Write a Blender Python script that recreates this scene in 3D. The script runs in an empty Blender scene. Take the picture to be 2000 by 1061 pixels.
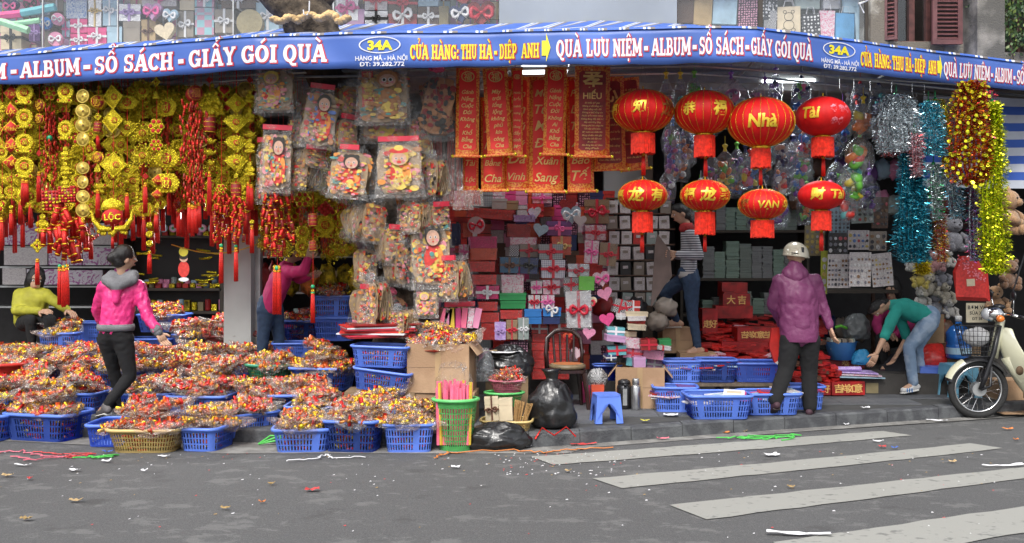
import bpy, bmesh, math, random, unicodedata
from mathutils import Vector, Matrix, Euler, noise
R = random.Random(7)
C = bpy.context.scene.collection
SC = bpy.context.scene
rad = math.radians
# ---------------------------------------------------------------- camera, world, sun, exposure
cam = bpy.data.objects.new('camera', bpy.data.cameras.new('camera'))
C.objects.link(cam)
cam.location = (0, 0, 1.6); cam.rotation_euler = (rad(90), 0, 0)
cam.data.lens = 36; cam.data.sensor_width = 36; cam.data.shift_y = -30.5/2000
cam.data.clip_start = .1; cam.data.clip_end = 900
SC.camera = cam
w = bpy.data.worlds.new('World'); SC.world = w; w.use_nodes = True
nt = w.node_tree; nt.nodes.clear()
sky = nt.nodes.new('ShaderNodeTexSky'); sky.sky_type = 'NISHITA'; sky.sun_disc = False
sky.sun_elevation = rad(58); sky.sun_rotation = rad(200); sky.dust_density = 4; sky.air_density = 1.0
hs = nt.nodes.new('ShaderNodeHueSaturation'); hs.inputs['Saturation'].default_value = .3
bg = nt.nodes.new('ShaderNodeBackground'); bg.inputs['Strength'].default_value = .15
wo = nt.nodes.new('ShaderNodeOutputWorld')
nt.links.new(sky.outputs[0], hs.inputs['Color']); nt.links.new(hs.outputs[0], bg.inputs[0]); nt.links.new(bg.outputs[0], wo.inputs[0])
sl = bpy.data.lights.new('sun', 'SUN'); sl.energy = 1.45; sl.angle = rad(16); sl.color = (1, .97, .92)
so = bpy.data.objects.new('sun', sl); C.objects.link(so); so.location = (0, -5, 20)
so.rotation_euler = (rad(46), 0, rad(-14))
SC.view_settings.view_transform = 'Standard'; SC.view_settings.look = 'None'
SC.view_settings.gamma = 1; SC.view_settings.use_curve_mapping = False
SC.view_settings.exposure = .74
SC.cycles.transparent_max_bounces = 14; SC.cycles.max_bounces = 7; SC.cycles.diffuse_bounces = 4
SC.cycles.glossy_bounces = 3; SC.cycles.transmission_bounces = 4
SC.cycles.caustics_reflective = False; SC.cycles.caustics_refractive = False
SC.cycles.sample_clamp_indirect = 4
SC.cycles.use_denoising = True

# ---------------------------------------------------------------- helpers
def X(px, Y): return (px-1000)*Y/2000
def Z(py, Y): return 1.6-(py-500)*Y/2000
def at(px, py, Y): return Vector((X(px, Y), Y, Z(py, Y)))
def lerp(a, b, t): return a+(b-a)*t
def interp(x, tab):
 if x <= tab[0][0]: a, b = tab[0], tab[1]
 elif x >= tab[-1][0]: a, b = tab[-2], tab[-1]
 else:
  for i in range(len(tab)-1):
   if tab[i][0] <= x <= tab[i+1][0]: a, b = tab[i], tab[i+1]; break
 t = (x-a[0])/(b[0]-a[0])
 return [lerp(a[k], b[k], t) for k in range(1, len(a))] if len(a) > 2 else lerp(a[1], b[1], t)

MATS = {}
def mat(name, col, rough=.6, metal=0., nscale=8., namt=.12, bump=0., bscale=60., col2=None, c2=(.45, .6), spec=.5, emit=0., emitcol=None, coat=0., sheen=0.):
 if name in MATS: return MATS[name]
 m = bpy.data.materials.new(name); m.use_nodes = True; MATS[name] = m
 nt = m.node_tree; b = nt.nodes['Principled BSDF']
 b.inputs['Roughness'].default_value = rough; b.inputs['Metallic'].default_value = metal
 b.inputs['Specular IOR Level'].default_value = spec
 if coat: b.inputs['Coat Weight'].default_value = coat; b.inputs['Coat Roughness'].default_value = .12
 if sheen: b.inputs['Sheen Weight'].default_value = sheen
 tc = nt.nodes.new('ShaderNodeTexCoord')
 n = nt.nodes.new('ShaderNodeTexNoise'); n.inputs['Scale'].default_value = nscale; n.inputs['Detail'].default_value = 5
 nt.links.new(tc.outputs['Object'], n.inputs['Vector'])
 r = nt.nodes.new('ShaderNodeValToRGB')
 if col2 is None:
  lo = [max(0, c*(1-namt*1.6)) for c in col]; hi = [min(1, c*(1+namt)) for c in col]
  r.color_ramp.elements[0].position = .3; r.color_ramp.elements[1].position = .7
 else:
  lo, hi = col, col2; r.color_ramp.elements[0].position = c2[0]; r.color_ramp.elements[1].position = c2[1]
 r.color_ramp.elements[0].color = (*lo, 1); r.color_ramp.elements[1].color = (*hi, 1)
 nt.links.new(n.outputs['Fac'], r.inputs['Fac']); nt.links.new(r.outputs['Color'], b.inputs['Base Color'])
 if bump:
  n2 = nt.nodes.new('ShaderNodeTexNoise'); n2.inputs['Scale'].default_value = bscale; n2.inputs['Detail'].default_value = 4
  nt.links.new(tc.outputs['Object'], n2.inputs['Vector'])
  bp = nt.nodes.new('ShaderNodeBump'); bp.inputs['Strength'].default_value = bump; bp.inputs['Distance'].default_value = .02
  nt.links.new(n2.outputs['Fac'], bp.inputs['Height']); nt.links.new(bp.outputs['Normal'], b.inputs['Normal'])
 if emit:
  b.inputs['Emission Color'].default_value = (*(emitcol or col), 1); b.inputs['Emission Strength'].default_value = emit
 return m
def film(name, tint=(1, 1, 1), dens=.22, bs=14., st=(1, 1, 1), base=.5, glint=1.):
 """crinkled clear plastic: mostly see-through, glossy in its creases"""
 if name in MATS: return MATS[name]
 m = bpy.data.materials.new(name); m.use_nodes = True; MATS[name] = m
 nt = m.node_tree; b = nt.nodes['Principled BSDF']; out = nt.nodes['Material Output']
 b.inputs['Base Color'].default_value = (*[c*base for c in tint], 1); b.inputs['Roughness'].default_value = .14
 b.inputs['Specular IOR Level'].default_value = 1.; b.inputs['Metallic'].default_value = .35
 tc = nt.nodes.new('ShaderNodeTexCoord')
 v = nt.nodes.new('ShaderNodeTexNoise'); v.inputs['Scale'].default_value = bs; v.inputs['Detail'].default_value = 6; v.inputs['Roughness'].default_value = .65
 v.inputs['Distortion'].default_value = 1.5
 mp = nt.nodes.new('ShaderNodeMapping'); mp.inputs['Scale'].default_value = st; nt.links.new(tc.outputs['Object'], mp.inputs[0]); nt.links.new(mp.outputs[0], v.inputs['Vector'])
 bp = nt.nodes.new('ShaderNodeBump'); bp.inputs['Strength'].default_value = .9; bp.inputs['Distance'].default_value = .03
 nt.links.new(v.outputs['Fac'], bp.inputs['Height']); nt.links.new(bp.outputs['Normal'], b.inputs['Normal'])
 r = nt.nodes.new('ShaderNodeValToRGB'); r.color_ramp.elements[0].position = .42; r.color_ramp.elements[1].position = .72
 r.color_ramp.elements[0].color = (dens*.35,)*3+(1,); r.color_ramp.elements[1].color = (min(1, dens*2.6),)*3+(1,)
 nt.links.new(v.outputs['Fac'], r.inputs['Fac'])
 e = r.color_ramp.elements.new(.60); e.color = (min(1, dens*1.1),)*3+(1,); r.color_ramp.elements[2].position = .66; r.color_ramp.elements[2].color = (min(1, .75*glint),)*3+(1,)
 t = nt.nodes.new('ShaderNodeBsdfTransparent'); t.inputs[0].default_value = (*[lerp(1, c, .3) for c in tint], 1)
 mx = nt.nodes.new('ShaderNodeMixShader')
 nt.links.new(r.outputs['Color'], mx.inputs[0]); nt.links.new(t.outputs[0], mx.inputs[1]); nt.links.new(b.outputs[0], mx.inputs[2])
 nt.links.new(mx.outputs[0], out.inputs['Surface'])
 return m

class MB:
 def __init__(s): s.v = []; s.f = []; s.m = []; s.cur = 0
 def add(s, vs, fs, M=None):
  k = len(s.v)
  s.v += [tuple(M @ Vector(p)) for p in vs] if M is not None else [tuple(p) for p in vs]
  s.f += [tuple(i+k for i in f) for f in fs]; s.m += [s.cur]*len(fs)
  return s
 def mat(s, i): s.cur = i; return s
 def box(s, c, d, M=None, taper=1.):
  x, y, z = d[0]/2, d[1]/2, d[2]/2
  vs = [(c[0]+i*x*(taper if k < 0 else 1), c[1]+j*y*(taper if k < 0 else 1), c[2]+k*z) for k in (-1, 1) for j in (-1, 1) for i in (-1, 1)]
  return s.add(vs, [(0, 2, 3, 1), (4, 5, 7, 6), (0, 1, 5, 4), (2, 6, 7, 3), (0, 4, 6, 2), (1, 3, 7, 5)], M)
 def tube(s, pts, rs, n=8, cap=True, M=None, flat=1.):
  pts = [Vector(p) for p in pts]
  if not hasattr(rs, '__len__'): rs = [rs]*len(pts)
  vs, fs = [], []
  up = Vector((0, 0, 1)) if abs((pts[-1]-pts[0]).normalized().z) < .9 else Vector((0, 1, 0))
  for i, p in enumerate(pts):
   d = (pts[min(i+1, len(pts)-1)]-pts[max(i-1, 0)])
   d = d.normalized() if d.length > 1e-9 else Vector((0, 0, 1))
   a = d.cross(up)
   a = a.normalized() if a.length > 1e-6 else Vector((1, 0, 0))
   b = d.cross(a).normalized()
   for j in range(n):
    t = 2*math.pi*j/n
    vs.append(p+a*math.cos(t)*rs[i]+b*math.sin(t)*rs[i]*flat)
  for i in range(len(pts)-1):
   for j in range(n):
    fs.append((i*n+j, i*n+(j+1) % n, (i+1)*n+(j+1) % n, (i+1)*n+j))
  if cap: fs.append(tuple(range(n-1, -1, -1))); fs.append(tuple((len(pts)-1)*n+j for j in range(n)))
  return s.add(vs, fs, M)
 def lathe(s, prof, n=16, c=(0, 0, 0), M=None, capb=True, capt=True, sx=1., sy=1., lobes=0, lamp=0.):
  vs, fs = [], []
  for r, z in prof:
   for j in range(n):
    t = 2*math.pi*j/n
    q = r*(1-lamp*(1-abs(math.cos(t*lobes/2)))) if lobes else r
    vs.append((c[0]+q*math.cos(t)*sx, c[1]+q*math.sin(t)*sy, c[2]+z))
  for i in range(len(prof)-1):
   for j in range(n): fs.append((i*n+j, i*n+(j+1) % n, (i+1)*n+(j+1) % n, (i+1)*n+j))
  if capb: fs.append(tuple(range(n-1, -1, -1)))
  if capt: fs.append(tuple((len(prof)-1)*n+j for j in range(n)))
  return s.add(vs, fs, M)
 def ball(s, c, r, n=8, k=5, M=None):
  if not hasattr(r, '__len__'): r = (r, r, r)
  vs = [(c[0], c[1], c[2]-r[2])]; fs = []
  for i in range(1, k):
   a = math.pi*i/k
   for j in range(n):
    t = 2*math.pi*j/n
    vs.append((c[0]+r[0]*math.sin(a)*math.cos(t), c[1]+r[1]*math.sin(a)*math.sin(t), c[2]-r[2]*math.cos(a)))
  vs.append((c[0], c[1], c[2]+r[2]))
  for j in range(n): fs.append((0, 1+(j+1) % n, 1+j)); fs.append((len(vs)-1, 1+(k-2)*n+j, 1+(k-2)*n+(j+1) % n))
  for i in range(k-2):
   for j in range(n): fs.append((1+i*n+j, 1+i*n+(j+1) % n, 1+(i+1)*n+(j+1) % n, 1+(i+1)*n+j))
  return s.add(vs, fs, M)
 def prism(s, pts, y0, y1, M=None):
  """outline in the XZ plane (counter-clockwise seen from -Y) extruded from y0 (front) to y1"""
  n = len(pts)
  vs = [(x, y0, z) for x, z in pts]+[(x, y1, z) for x, z in pts]
  fs = [tuple(range(n)), tuple(range(2*n-1, n-1, -1))]+[(i, i+n, (i+1) % n+n, (i+1) % n) for i in range(n)]
  return s.add(vs, fs, M)
 def disc(s, cx, cz, rx, rz, y0, y1, n=14, M=None, a0=0.):
  return s.prism([(cx+rx*math.cos(a0+2*math.pi*i/n), cz+rz*math.sin(a0+2*math.pi*i/n)) for i in range(n)], y0, y1, M)
 def mesh(s, name, mats, smooth=False):
  me = bpy.data.meshes.new(name); me.from_pydata(s.v, [], s.f)
  for m in (mats if isinstance(mats, (list, tuple)) else [mats]): me.materials.append(m)
  if any(s.m): me.polygons.foreach_set('material_index', s.m)
  if smooth is True: me.polygons.foreach_set('use_smooth', [True]*len(s.f))
  me.update()
  if smooth == 'auto': me.shade_auto(rad(40)) if hasattr(me, 'shade_auto') else me.polygons.foreach_set('use_smooth', [True]*len(s.f))
  return me
def O(name, me, parent=None, loc=(0, 0, 0), rot=(0, 0, 0), scale=(1, 1, 1), kind=None):
 o = bpy.data.objects.new(name, me); C.objects.link(o)
 if parent is not None: o.parent = parent
 o.location = loc; o.rotation_euler = rot if hasattr(rot, '__len__') else (0, 0, rot)
 o.scale = scale if hasattr(scale, '__len__') else (scale,)*3
 if kind: o['kind'] = kind
 return o
def tag(o, label, cat, group=None):
 if len(label.split()) > 16: label = label.replace('patterned gift', 'gift').replace('heart shaped gift', 'heart').replace('round gift', 'round').replace(' in the upstairs window', ' upstairs,', 1).replace('red and gold filling', 'filling').replace('heaped over the open cardboard box', 'over the open carton').replace('of the woman in pink', 'of the pink woman').replace('and pink flowered', 'flowered').replace('directly ', '').replace('a long', 'a')
 o['label'] = label; o['category'] = cat
 if group: o['group'] = group
 return o
def T(name, label, cat, loc, rot=(0, 0, 0), group=None, scale=1):
 return tag(O(name, None, None, loc, rot, scale), label, cat, group)
def part(name, mb, mats, parent, smooth=False, **k): return O(name, mb.mesh(name, mats, smooth), parent, **k)
def single(name, label, cat, mb, mats, loc=(0, 0, 0), rot=(0, 0, 0), group=None, smooth=False):
 return tag(O(name, mb.mesh(name, mats, smooth), None, loc, rot), label, cat, group)
def struct(name, mb, mats, smooth=False, **k): return O(name, mb.mesh(name, mats, smooth), kind='structure', **k)
def clone(o, loc=None, rot=None, label=None, group=None, scale=None, parent=None):
 c = o.copy(); C.objects.link(c)
 if parent is not None: c.parent = parent
 if loc is not None: c.location = loc
 if rot is not None: c.rotation_euler = rot if hasattr(rot, '__len__') else (0, 0, rot)
 if scale is not None: c.scale = scale if hasattr(scale, '__len__') else (scale,)*3
 if label: c['label'] = label
 if group: c['group'] = group
 for ch in KIDS.get(o.name, ()) or [q for q in o.children]: clone(ch, parent=c)
 return c
KIDS = {}
_tc = {}
def text2d(s, bold=0., shear=0., sx=1.):
 """flat outline of a string in the built-in font: verts (x,z) with cap height 1 centred on x, faces"""
 dd = s.startswith('Đ'); s = 'D'+s[1:] if dd else s; key = (s, bold, shear, dd)
 if key not in _tc:
  cu = bpy.data.curves.new('t', 'FONT'); cu.body = s; cu.size = 1; cu.offset = bold; cu.shear = shear; cu.resolution_u = 3; cu.align_x = 'LEFT'
  o = bpy.data.objects.new('t', cu); C.objects.link(o); bpy.context.view_layer.update()
  me = bpy.data.meshes.new_from_object(o); bpy.data.objects.remove(o); bpy.data.curves.remove(cu)
  bm = bmesh.new(); bm.from_mesh(me); bmesh.ops.remove_doubles(bm, verts=bm.verts, dist=.002)
  vs = [(v.co.x/.73, v.co.y/.73) for v in bm.verts]; fs = []
  for f in bm.faces:
   ix = [v.index for v in f.verts]
   fs.append(tuple(ix if f.normal.z > 0 else ix[::-1]))
  bm.free(); bpy.data.meshes.remove(me)
  if dd:
   for q0, q1 in ((-.04, .10), (.25, .42)):
    k = len(vs); vs += [(q0+.5*shear, .46), (q1+.5*shear, .46), (q1+.5*shear, .57), (q0+.5*shear, .57)]; fs.append((k, k+1, k+2, k+3))
  x0 = min(v[0] for v in vs) if vs else 0; x1 = max(v[0] for v in vs) if vs else 1
  _tc[key] = ([(x-x0, z) for x, z in vs], fs, x1-x0)
 return _tc[key]

# slab serif capitals built from strokes (cap height 1)
def _s(x, y, w=.34, t=.13): return ('L', x-w/2, y, x+w/2, y, t)
GL = {
 'I': (.5, [('L', .25, 0, .25, 1, .26), _s(.25, .065, .46), _s(.25, .935, .46)]),
 'L': (.78, [('L', .24, 0, .24, 1, .25), _s(.24, .935, .44), ('L', .03, .065, .74, .065, .13), ('L', .68, .05, .68, .36, .14)]),
 'U': (.92, [('L', .22, .34, .22, 1, .24), ('L', .72, .34, .72, 1, .18), ('A', .47, .34, .25, .27, 180, 360, .22), _s(.22, .935, .4), _s(.72, .935, .34)]),
 'Q': (.95, [('A', .46, .5, .33, .41, 0, 360, .25), ('L', .42, .1, .62, -.12, .15), ('L', .6, -.12, .9, -.12, .14)]),
 'O': (.95, [('A', .46, .5, .33, .41, 0, 360, .25)]),
 'A': (1., [('L', .16, .06, .46, .96, .17), ('L', .84, .06, .54, .96, .26), ('L', .3, .33, .72, .33, .13), _s(.16, .065, .34), _s(.84, .065, .38)]),
 'N': (1., [('L', .2, 0, .2, 1, .2), ('L', .8, 0, .8, 1, .2), ('L', .2, .95, .8, .08, .26), _s(.2, .065, .38), _s(.14, .935, .28), _s(.8, .935, .38)]),
 'M': (1.2, [('L', .2, 0, .2, 1, .18), ('L', 1., 0, 1., 1, .26), ('L', .24, .95, .58, .2, .24), ('L', .96, .95, .6, .2, .18), _s(.2, .065, .38), _s(1., .065, .42), _s(.14, .935, .28), _s(1.04, .935, .34)]),
 'E': (.82, [('L', .24, 0, .24, 1, .25), ('L', .03, .935, .74, .935, .13), ('L', .03, .065, .76, .065, .13), ('L', .24, .5, .56, .5, .13), ('L', .7, .95, .7, .7, .13), ('L', .72, .05, .72, .32, .13), ('L', .56, .38, .56, .62, .1)]),
 'B': (.88, [('L', .24, 0, .24, 1, .25), ('L', .03, .935, .5, .935, .13), ('L', .03, .065, .52, .065, .13), ('L', .2, .51, .5, .51, .13), ('A', .48, .72, .2, .215, -90, 90, .2), ('A', .5, .29, .24, .225, -90, 90, .23)]),
 'D': (.92, [('L', .24, 0, .24, 1, .25), ('L', .03, .935, .48, .935, .13), ('L', .03, .065, .48, .065, .13), ('A', .46, .5, .3, .435, -90, 90, .23)]),
 'P': (.84, [('L', .24, 0, .24, 1, .25), ('L', .03, .935, .5, .935, .13), _s(.24, .065, .44), ('L', .2, .44, .5, .44, .13), ('A', .48, .69, .24, .25, -90, 90, .22)]),
 'S': (.82, [('A', .42, .72, .23, .21, 30, 270, .22), ('A', .42, .29, .24, .22, -150, 90, .22), ('L', .68, .98, .68, .68, .11), ('L', .12, .02, .12, .34, .11)]),
 'C': (.88, [('A', .47, .5, .32, .41, 40, 320, .25), ('L', .76, .98, .76, .64, .12)]),
 'G': (.95, [('A', .47, .5, .32, .41, 40, 330, .25), ('L', .76, .98, .76, .66, .11), ('L', .76, .06, .76, .44, .2), _s(.72, .44, .38, .12)]),
 'H': (1., [('L', .22, 0, .22, 1, .24), ('L', .78, 0, .78, 1, .24), ('L', .22, .5, .78, .5, .13), _s(.22, .065, .42), _s(.22, .935, .42), _s(.78, .065, .42), _s(.78, .935, .42)]),
 'Y': (.92, [('L', .18, .95, .46, .48, .24), ('L', .78, .95, .48, .48, .17), ('L', .46, 0, .46, .52, .24), _s(.46, .065, .42), _s(.18, .935, .36), _s(.78, .935, .3)]),
 'T': (.86, [('L', .43, 0, .43, 1, .25), ('L', .04, .935, .82, .935, .13), ('L', .08, .95, .08, .68, .13), ('L', .78, .95, .78, .68, .13), _s(.43, .065, .44)]),
 '-': (.5, [('L', .08, .42, .42, .42, .24)]),
 ':': (.3, [('L', .06, .12, .26, .12, .2), ('L', .06, .55, .26, .55, .2)]),
}
ACC = {'\u0300': [('L', -.2, 1.34, .1, 1.12, .12)], '\u0301': [('L', .2, 1.34, -.08, 1.12, .12)],
 '\u0302': [('L', -.22, 1.08, 0, 1.27, .1), ('L', .22, 1.08, 0, 1.27, .1)], '\u0303': [('L', -.2, 1.12, .2, 1.22, .1)],
 '\u0309': [('A', .0, 1.32, .11, .1, -60, 170, .08), ('L', .02, 1.22, .0, 1.1, .08)], '\u0323': [('L', -.08, -.2, .08, -.2, .15)],
 '\u031b': [('A', .5, 1.0, .14, .14, -80, 60, .1)]}
def slab(word, grow=0.):
 """strokes of a word -> list of (verts, faces) in unit capitals, total width"""
 out = []; x = 0.
 def emit(st, ox, oy=0.):
  if st[0] == 'L':
   _, a, b, c, d, t = st; t += grow
   dx, dy = c-a, d-b; l = math.hypot(dx, dy); dx /= l; dy /= l; g = grow/2
   a -= dx*g; b -= dy*g; c += dx*g; d += dy*g
   nx, ny = -dy*t/2, dx*t/2
   out.append(([(a-nx+ox, b-ny+oy), (c-nx+ox, d-ny+oy), (c+nx+ox, d+ny+oy), (a+nx+ox, b+ny+oy)], [(0, 1, 2, 3)]))
  else:
   _, cx, cy, rx, ry, a0, a1, t = st; n = max(6, int(abs(a1-a0)/18)); vs = []; fs = []
   for i in range(n+1):
    a = rad(a0+(a1-a0)*i/n); tt = (t*(.55+.45*abs(math.cos(a)))+grow)/2
    for sgn in (-1, 1): vs.append((cx+ox+(rx+sgn*tt)*math.cos(a), cy+oy+(ry+sgn*tt)*math.sin(a)))
   for i in range(n): fs.append((2*i, 2*i+1, 2*i+3, 2*i+2))
   out.append((vs, fs))
 for ch in word:
  if ch == 'Đ': ch = 'D'
  marks = unicodedata.normalize('NFD', ch); base = marks[0]
  wd, st = GL[base]
  for q in st: emit(q, x)
  lift = .26 if '\u0302' in marks else 0
  for mk in marks[1:]:
   top = mk in '\u0300\u0301\u0309'
   for q in ACC[mk]: emit(q, x+wd/2+(.1 if top and lift else -.02), lift if top else 0)
  x += wd+.03
 return out, x
# ---------------------------------------------------------------- materials of the setting
def road_mat():
 m = bpy.data.materials.new('asphalt'); m.use_nodes = True; nt = m.node_tree; b = nt.nodes['Principled BSDF']
 tc = nt.nodes.new('ShaderNodeTexCoord')
 def nz(sc, det, mp=None, ro=.5):
  n = nt.nodes.new('ShaderNodeTexNoise'); n.inputs['Scale'].default_value = sc; n.inputs['Detail'].default_value = det; n.inputs['Roughness'].default_value = ro
  if mp:
   q = nt.nodes.new('ShaderNodeMapping'); q.inputs['Scale'].default_value = mp; q.inputs['Rotation'].default_value = (0, 0, .12)
   nt.links.new(tc.outputs['Object'], q.inputs[0]); nt.links.new(q.outputs[0], n.inputs['Vector'])
  else: nt.links.new(tc.outputs['Object'], n.inputs['Vector'])
  return n.outputs['Fac']
 def ramp(f, p0, p1, c0, c1):
  r = nt.nodes.new('ShaderNodeValToRGB'); r.color_ramp.elements[0].position = p0; r.color_ramp.elements[1].position = p1
  r.color_ramp.elements[0].color = (*c0, 1); r.color_ramp.elements[1].color = (*c1, 1); nt.links.new(f, r.inputs[0]); return r.outputs[0]
 def mix(f, a, c, bl='MIX'):
  x = nt.nodes.new('ShaderNodeMix'); x.data_type = 'RGBA'; x.blend_type = bl
  if isinstance(f, float): x.inputs[0].default_value = f
  else: nt.links.new(f, x.inputs[0])
  nt.links.new(a, x.inputs[6])
  if isinstance(c, tuple): x.inputs[7].default_value = (*c, 1)
  else: nt.links.new(c, x.inputs[7])
  return x.outputs[2]
 base = ramp(nz(90, 3), .35, .7, (.066, .067, .069), (.115, .115, .114))
 base = mix(ramp(nz(.5, 3), .3, .7, (0, 0, 0), (.5, .5, .5)), base, (.075, .075, .076))
 worn = ramp(nz(3.4, 11, (1, 1.25, 1), .72), .55, .585, (0, 0, 0), (.8, .8, .8))
 base = mix(worn, base, (.14, .14, .137))
 base = mix(ramp(nz(260, 1), .64, .70, (0, 0, 0), (1, 1, 1)), base, (.24, .24, .23))
 base = mix(ramp(nz(3.3, 6), .62, .72, (0, 0, 0), (.5, .5, .5)), base, (.035, .034, .033))
 nt.links.new(base, b.inputs['Base Color']); b.inputs['Roughness'].default_value = .85
 bp = nt.nodes.new('ShaderNodeBump'); bp.inputs['Strength'].default_value = .5; bp.inputs['Distance'].default_value = .006
 nt.links.new(nz(150, 4), bp.inputs['Height']); nt.links.new(bp.outputs[0], b.inputs['Normal'])
 return m
asphalt = road_mat()
paint = mat('road paint', (.17, .17, .16), .8, nscale=14, col2=(.30, .30, .275), c2=(.30, .40), bump=.2)
gutm = mat('gutter concrete', (.17, .165, .155), .85, nscale=6, col2=(.26, .255, .24), bump=.3)
walkm = mat('pavement stone', (.085, .09, .1), .75, nscale=3, col2=(.15, .155, .165), c2=(.35, .7), bump=.3, bscale=90)
kerbm = mat('kerb stone', (.06, .062, .068), .8, nscale=7, col2=(.105, .11, .115), bump=.4)
def rz(Y):
 t = 8.3-max(Y, 3.)
 return .0375*.5*(t+math.sqrt(t*t+.16))
def ground(px, py, off=0.):
 Y = 8.
 for _ in range(60):
  Y2 = (1.6-rz(Y)-off)*2000/(py-500); Y = Y*.5+Y2*.5
 return Vector((X(px, Y), Y, rz(Y)+off))
kerb_line = [(-1500, 9.9), (-400, 9.6), (0, 9.2), (200, 8.95), (500, 8.73), (800, 8.5), (1000, 8.45), (1110, 8.6), (1225, 8.82), (1450, 9.25), (1850, 10.05), (2000, 10.4), (2400, 11.4), (3600, 14.)]
def kY(px): return interp(px, kerb_line)
m = MB()
ys = [-150, -60, -20, 0, 2, 3]+[3+.3*i for i in range(1, 24)]+[11, 13, 30, 150, 400]
xs = [-400, -80, -20, -8, 0, 8, 20, 80, 400]
vs = [(x, y, rz(y)-(.0 if y < 9.5 else .004)) for y in ys for x in xs]; nx = len(xs)
m.add(vs, [(j*nx+i, j*nx+i+1, (j+1)*nx+i+1, (j+1)*nx+i) for j in range(len(ys)-1) for i in range(nx-1)])
struct('road', m, asphalt, True)
# gutter strip, kerb and pavement follow the corner
def kpts(a, b, n): return [lerp(a, b, i/n) for i in range(n+1)]
m = MB(); P = kpts(-1400, 3400, 96)
for i in range(96):
 q = []
 for p, dy in ((P[i], -.17), (P[i+1], -.17), (P[i+1], 0), (P[i], 0)):
  Y = kY(p)
  wd = -.17 if p > 950 else -.2
  yy = Y+(wd if dy else .02) if p >= 1150 else Y+((8.22 - Y) if (dy and 420 < p) else (wd*1.6 if dy else .02))
  if p >= 1150 and dy: yy = Y-.17
  q.append((X(p, Y), yy, rz(yy)+.005))
 m.add(q, [(0, 1, 2, 3)])
struct('gutter', m, gutm)
sid = bpy.data.objects.new
walk_root = O('pavement', None, kind='structure')
m = MB(); vs = []
for p in P:
 Y = kY(p); vs += [(X(p, Y), Y+.16, .117), (X(p, Y), 24, .117)]
m.add(vs, [(2*i, 2*i+2, 2*i+3, 2*i+1) for i in range(96)])
part('pavement_bed', m, mat('mortar joint', (.06, .06, .06), .9), walk_root)
# kerb stones, each its own piece
px = -700; k = 0
while px < 2600:
 step = 92*9/kY(px) if px < 1000 else 100
 a, b = px+.5, px+step-.5
 m = MB(); ya, yb = kY(a), kY(b); d = R.uniform(-.004, .004)
 vs = []
 for (p, Y) in ((a, ya), (b, yb)):
  x = X(p, Y)
  vs += [(x, Y+d, -.05), (x, Y+d, .105+d), (x, Y+.015+d, .12+d), (x, Y+.15, .12+d), (x, Y+.15, -.05)]
 m.add(vs, [(i, i+5, (i+1) % 5+5, (i+1) % 5) for i in range(5)]+[(0, 1, 2, 3, 4), (9, 8, 7, 6, 5)])
 part('kerb_stone', m, kerbm, walk_root); px += step
# paving slabs on the visible, right-hand part
slab_me = []
for k in range(4):
 m = MB(); vs = [(x, y, z+R.uniform(-.001, .001)) for z in (-.02, .0) for y in (0, .385) for x in (0, .385)]
 m.add(vs, [(0, 2, 3, 1), (4, 5, 7, 6), (0, 1, 5, 4), (2, 6, 7, 3), (0, 4, 6, 2), (1, 3, 7, 5)]); slab_me.append(m.mesh('paving_slab', walkm))
for i in range(-16, 20):
 for j in range(0, 8):
  x = i*.39-.2; y = 8.65+j*.39
  p = 1000+2000*(x+.19)/y
  pl = 1000+2000*x/y
  if y > 11.3: continue
  if y > max(kY(pl), kY(pl+80))+.16: O('paving_slab', slab_me[R.randrange(4)], walk_root, (x, y, .125), (0, 0, R.choice((0, 0))))
# crosswalk stripes
for q in (((1037, 892), (1080, 908), (1782, 851), (1725, 842)), ((1157, 935), (1215, 954), (1960, 876), (1895, 866)),
    ((1307, 987), (1380, 1015), (2300, 896), (2240, 886)), ((1510, 1060), (1620, 1110), (2600, 931), (2500, 917)), ((1800, 1160), (1900, 1220), (2900, 980), (2800, 960))):
 a, b, c, d = [ground(*p, .004) for p in q]
 m = MB(); n = 26; vs = []
 for i in range(n+1):
  t = i/n; u = a.lerp(d, t); v = b.lerp(c, t)
  for s_ in (0, .5, 1.):
   p = u.lerp(v, s_); e = (R.uniform(-.012, .012) if s_ != .5 else 0)
   vs.append((p.x, p.y+e, rz(p.y+e)+.006))
 m.add(vs, [(3*i+k+1, 3*i+k+4, 3*i+k+3, 3*i+k) for i in range(n) for k in (0, 1)])
 O('crosswalk_stripe', m.mesh('crosswalk_stripe', paint), kind='structure')

# ---------------------------------------------------------------- building shell
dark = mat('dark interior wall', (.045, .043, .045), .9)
plaster = mat('aged plaster', (.30, .29, .27), .9, nscale=2.2, col2=(.46, .45, .42), bump=.3)
greyp = mat('grey metal sheet', (.27, .30, .33), .55, nscale=1.5, namt=.08, bump=.05)
whitep = mat('white painted column', (.44, .46, .45), .6, nscale=3, namt=.08)
woodm = mat('dark red brown wood', (.10, .035, .03), .55, nscale=14, namt=.3)
steel = mat('galvanised steel', (.45, .46, .46), .4, .7)
FL = .34
m = MB(); m.box((0, 17.4, FL/2-.1), (26, 13, FL+.2)); struct('shop_floor', m, mat('shop floor concrete', (.06, .055, .05), .8, bump=.2))
# display steps under the goods on the left, a wooden platform
stepw = mat('worn plank', (.16, .12, .08), .8, nscale=20, namt=.3)
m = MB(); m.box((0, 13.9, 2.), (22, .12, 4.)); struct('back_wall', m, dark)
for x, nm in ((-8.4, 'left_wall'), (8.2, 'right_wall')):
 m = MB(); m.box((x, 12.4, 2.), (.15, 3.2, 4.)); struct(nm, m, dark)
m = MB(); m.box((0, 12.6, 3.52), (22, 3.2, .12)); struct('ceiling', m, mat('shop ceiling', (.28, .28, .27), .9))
m = MB(); m.box((-.65, 12.6, 1.9), (.12, 2.4, 3.2)); struct('partition_wall', m, dark)
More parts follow.
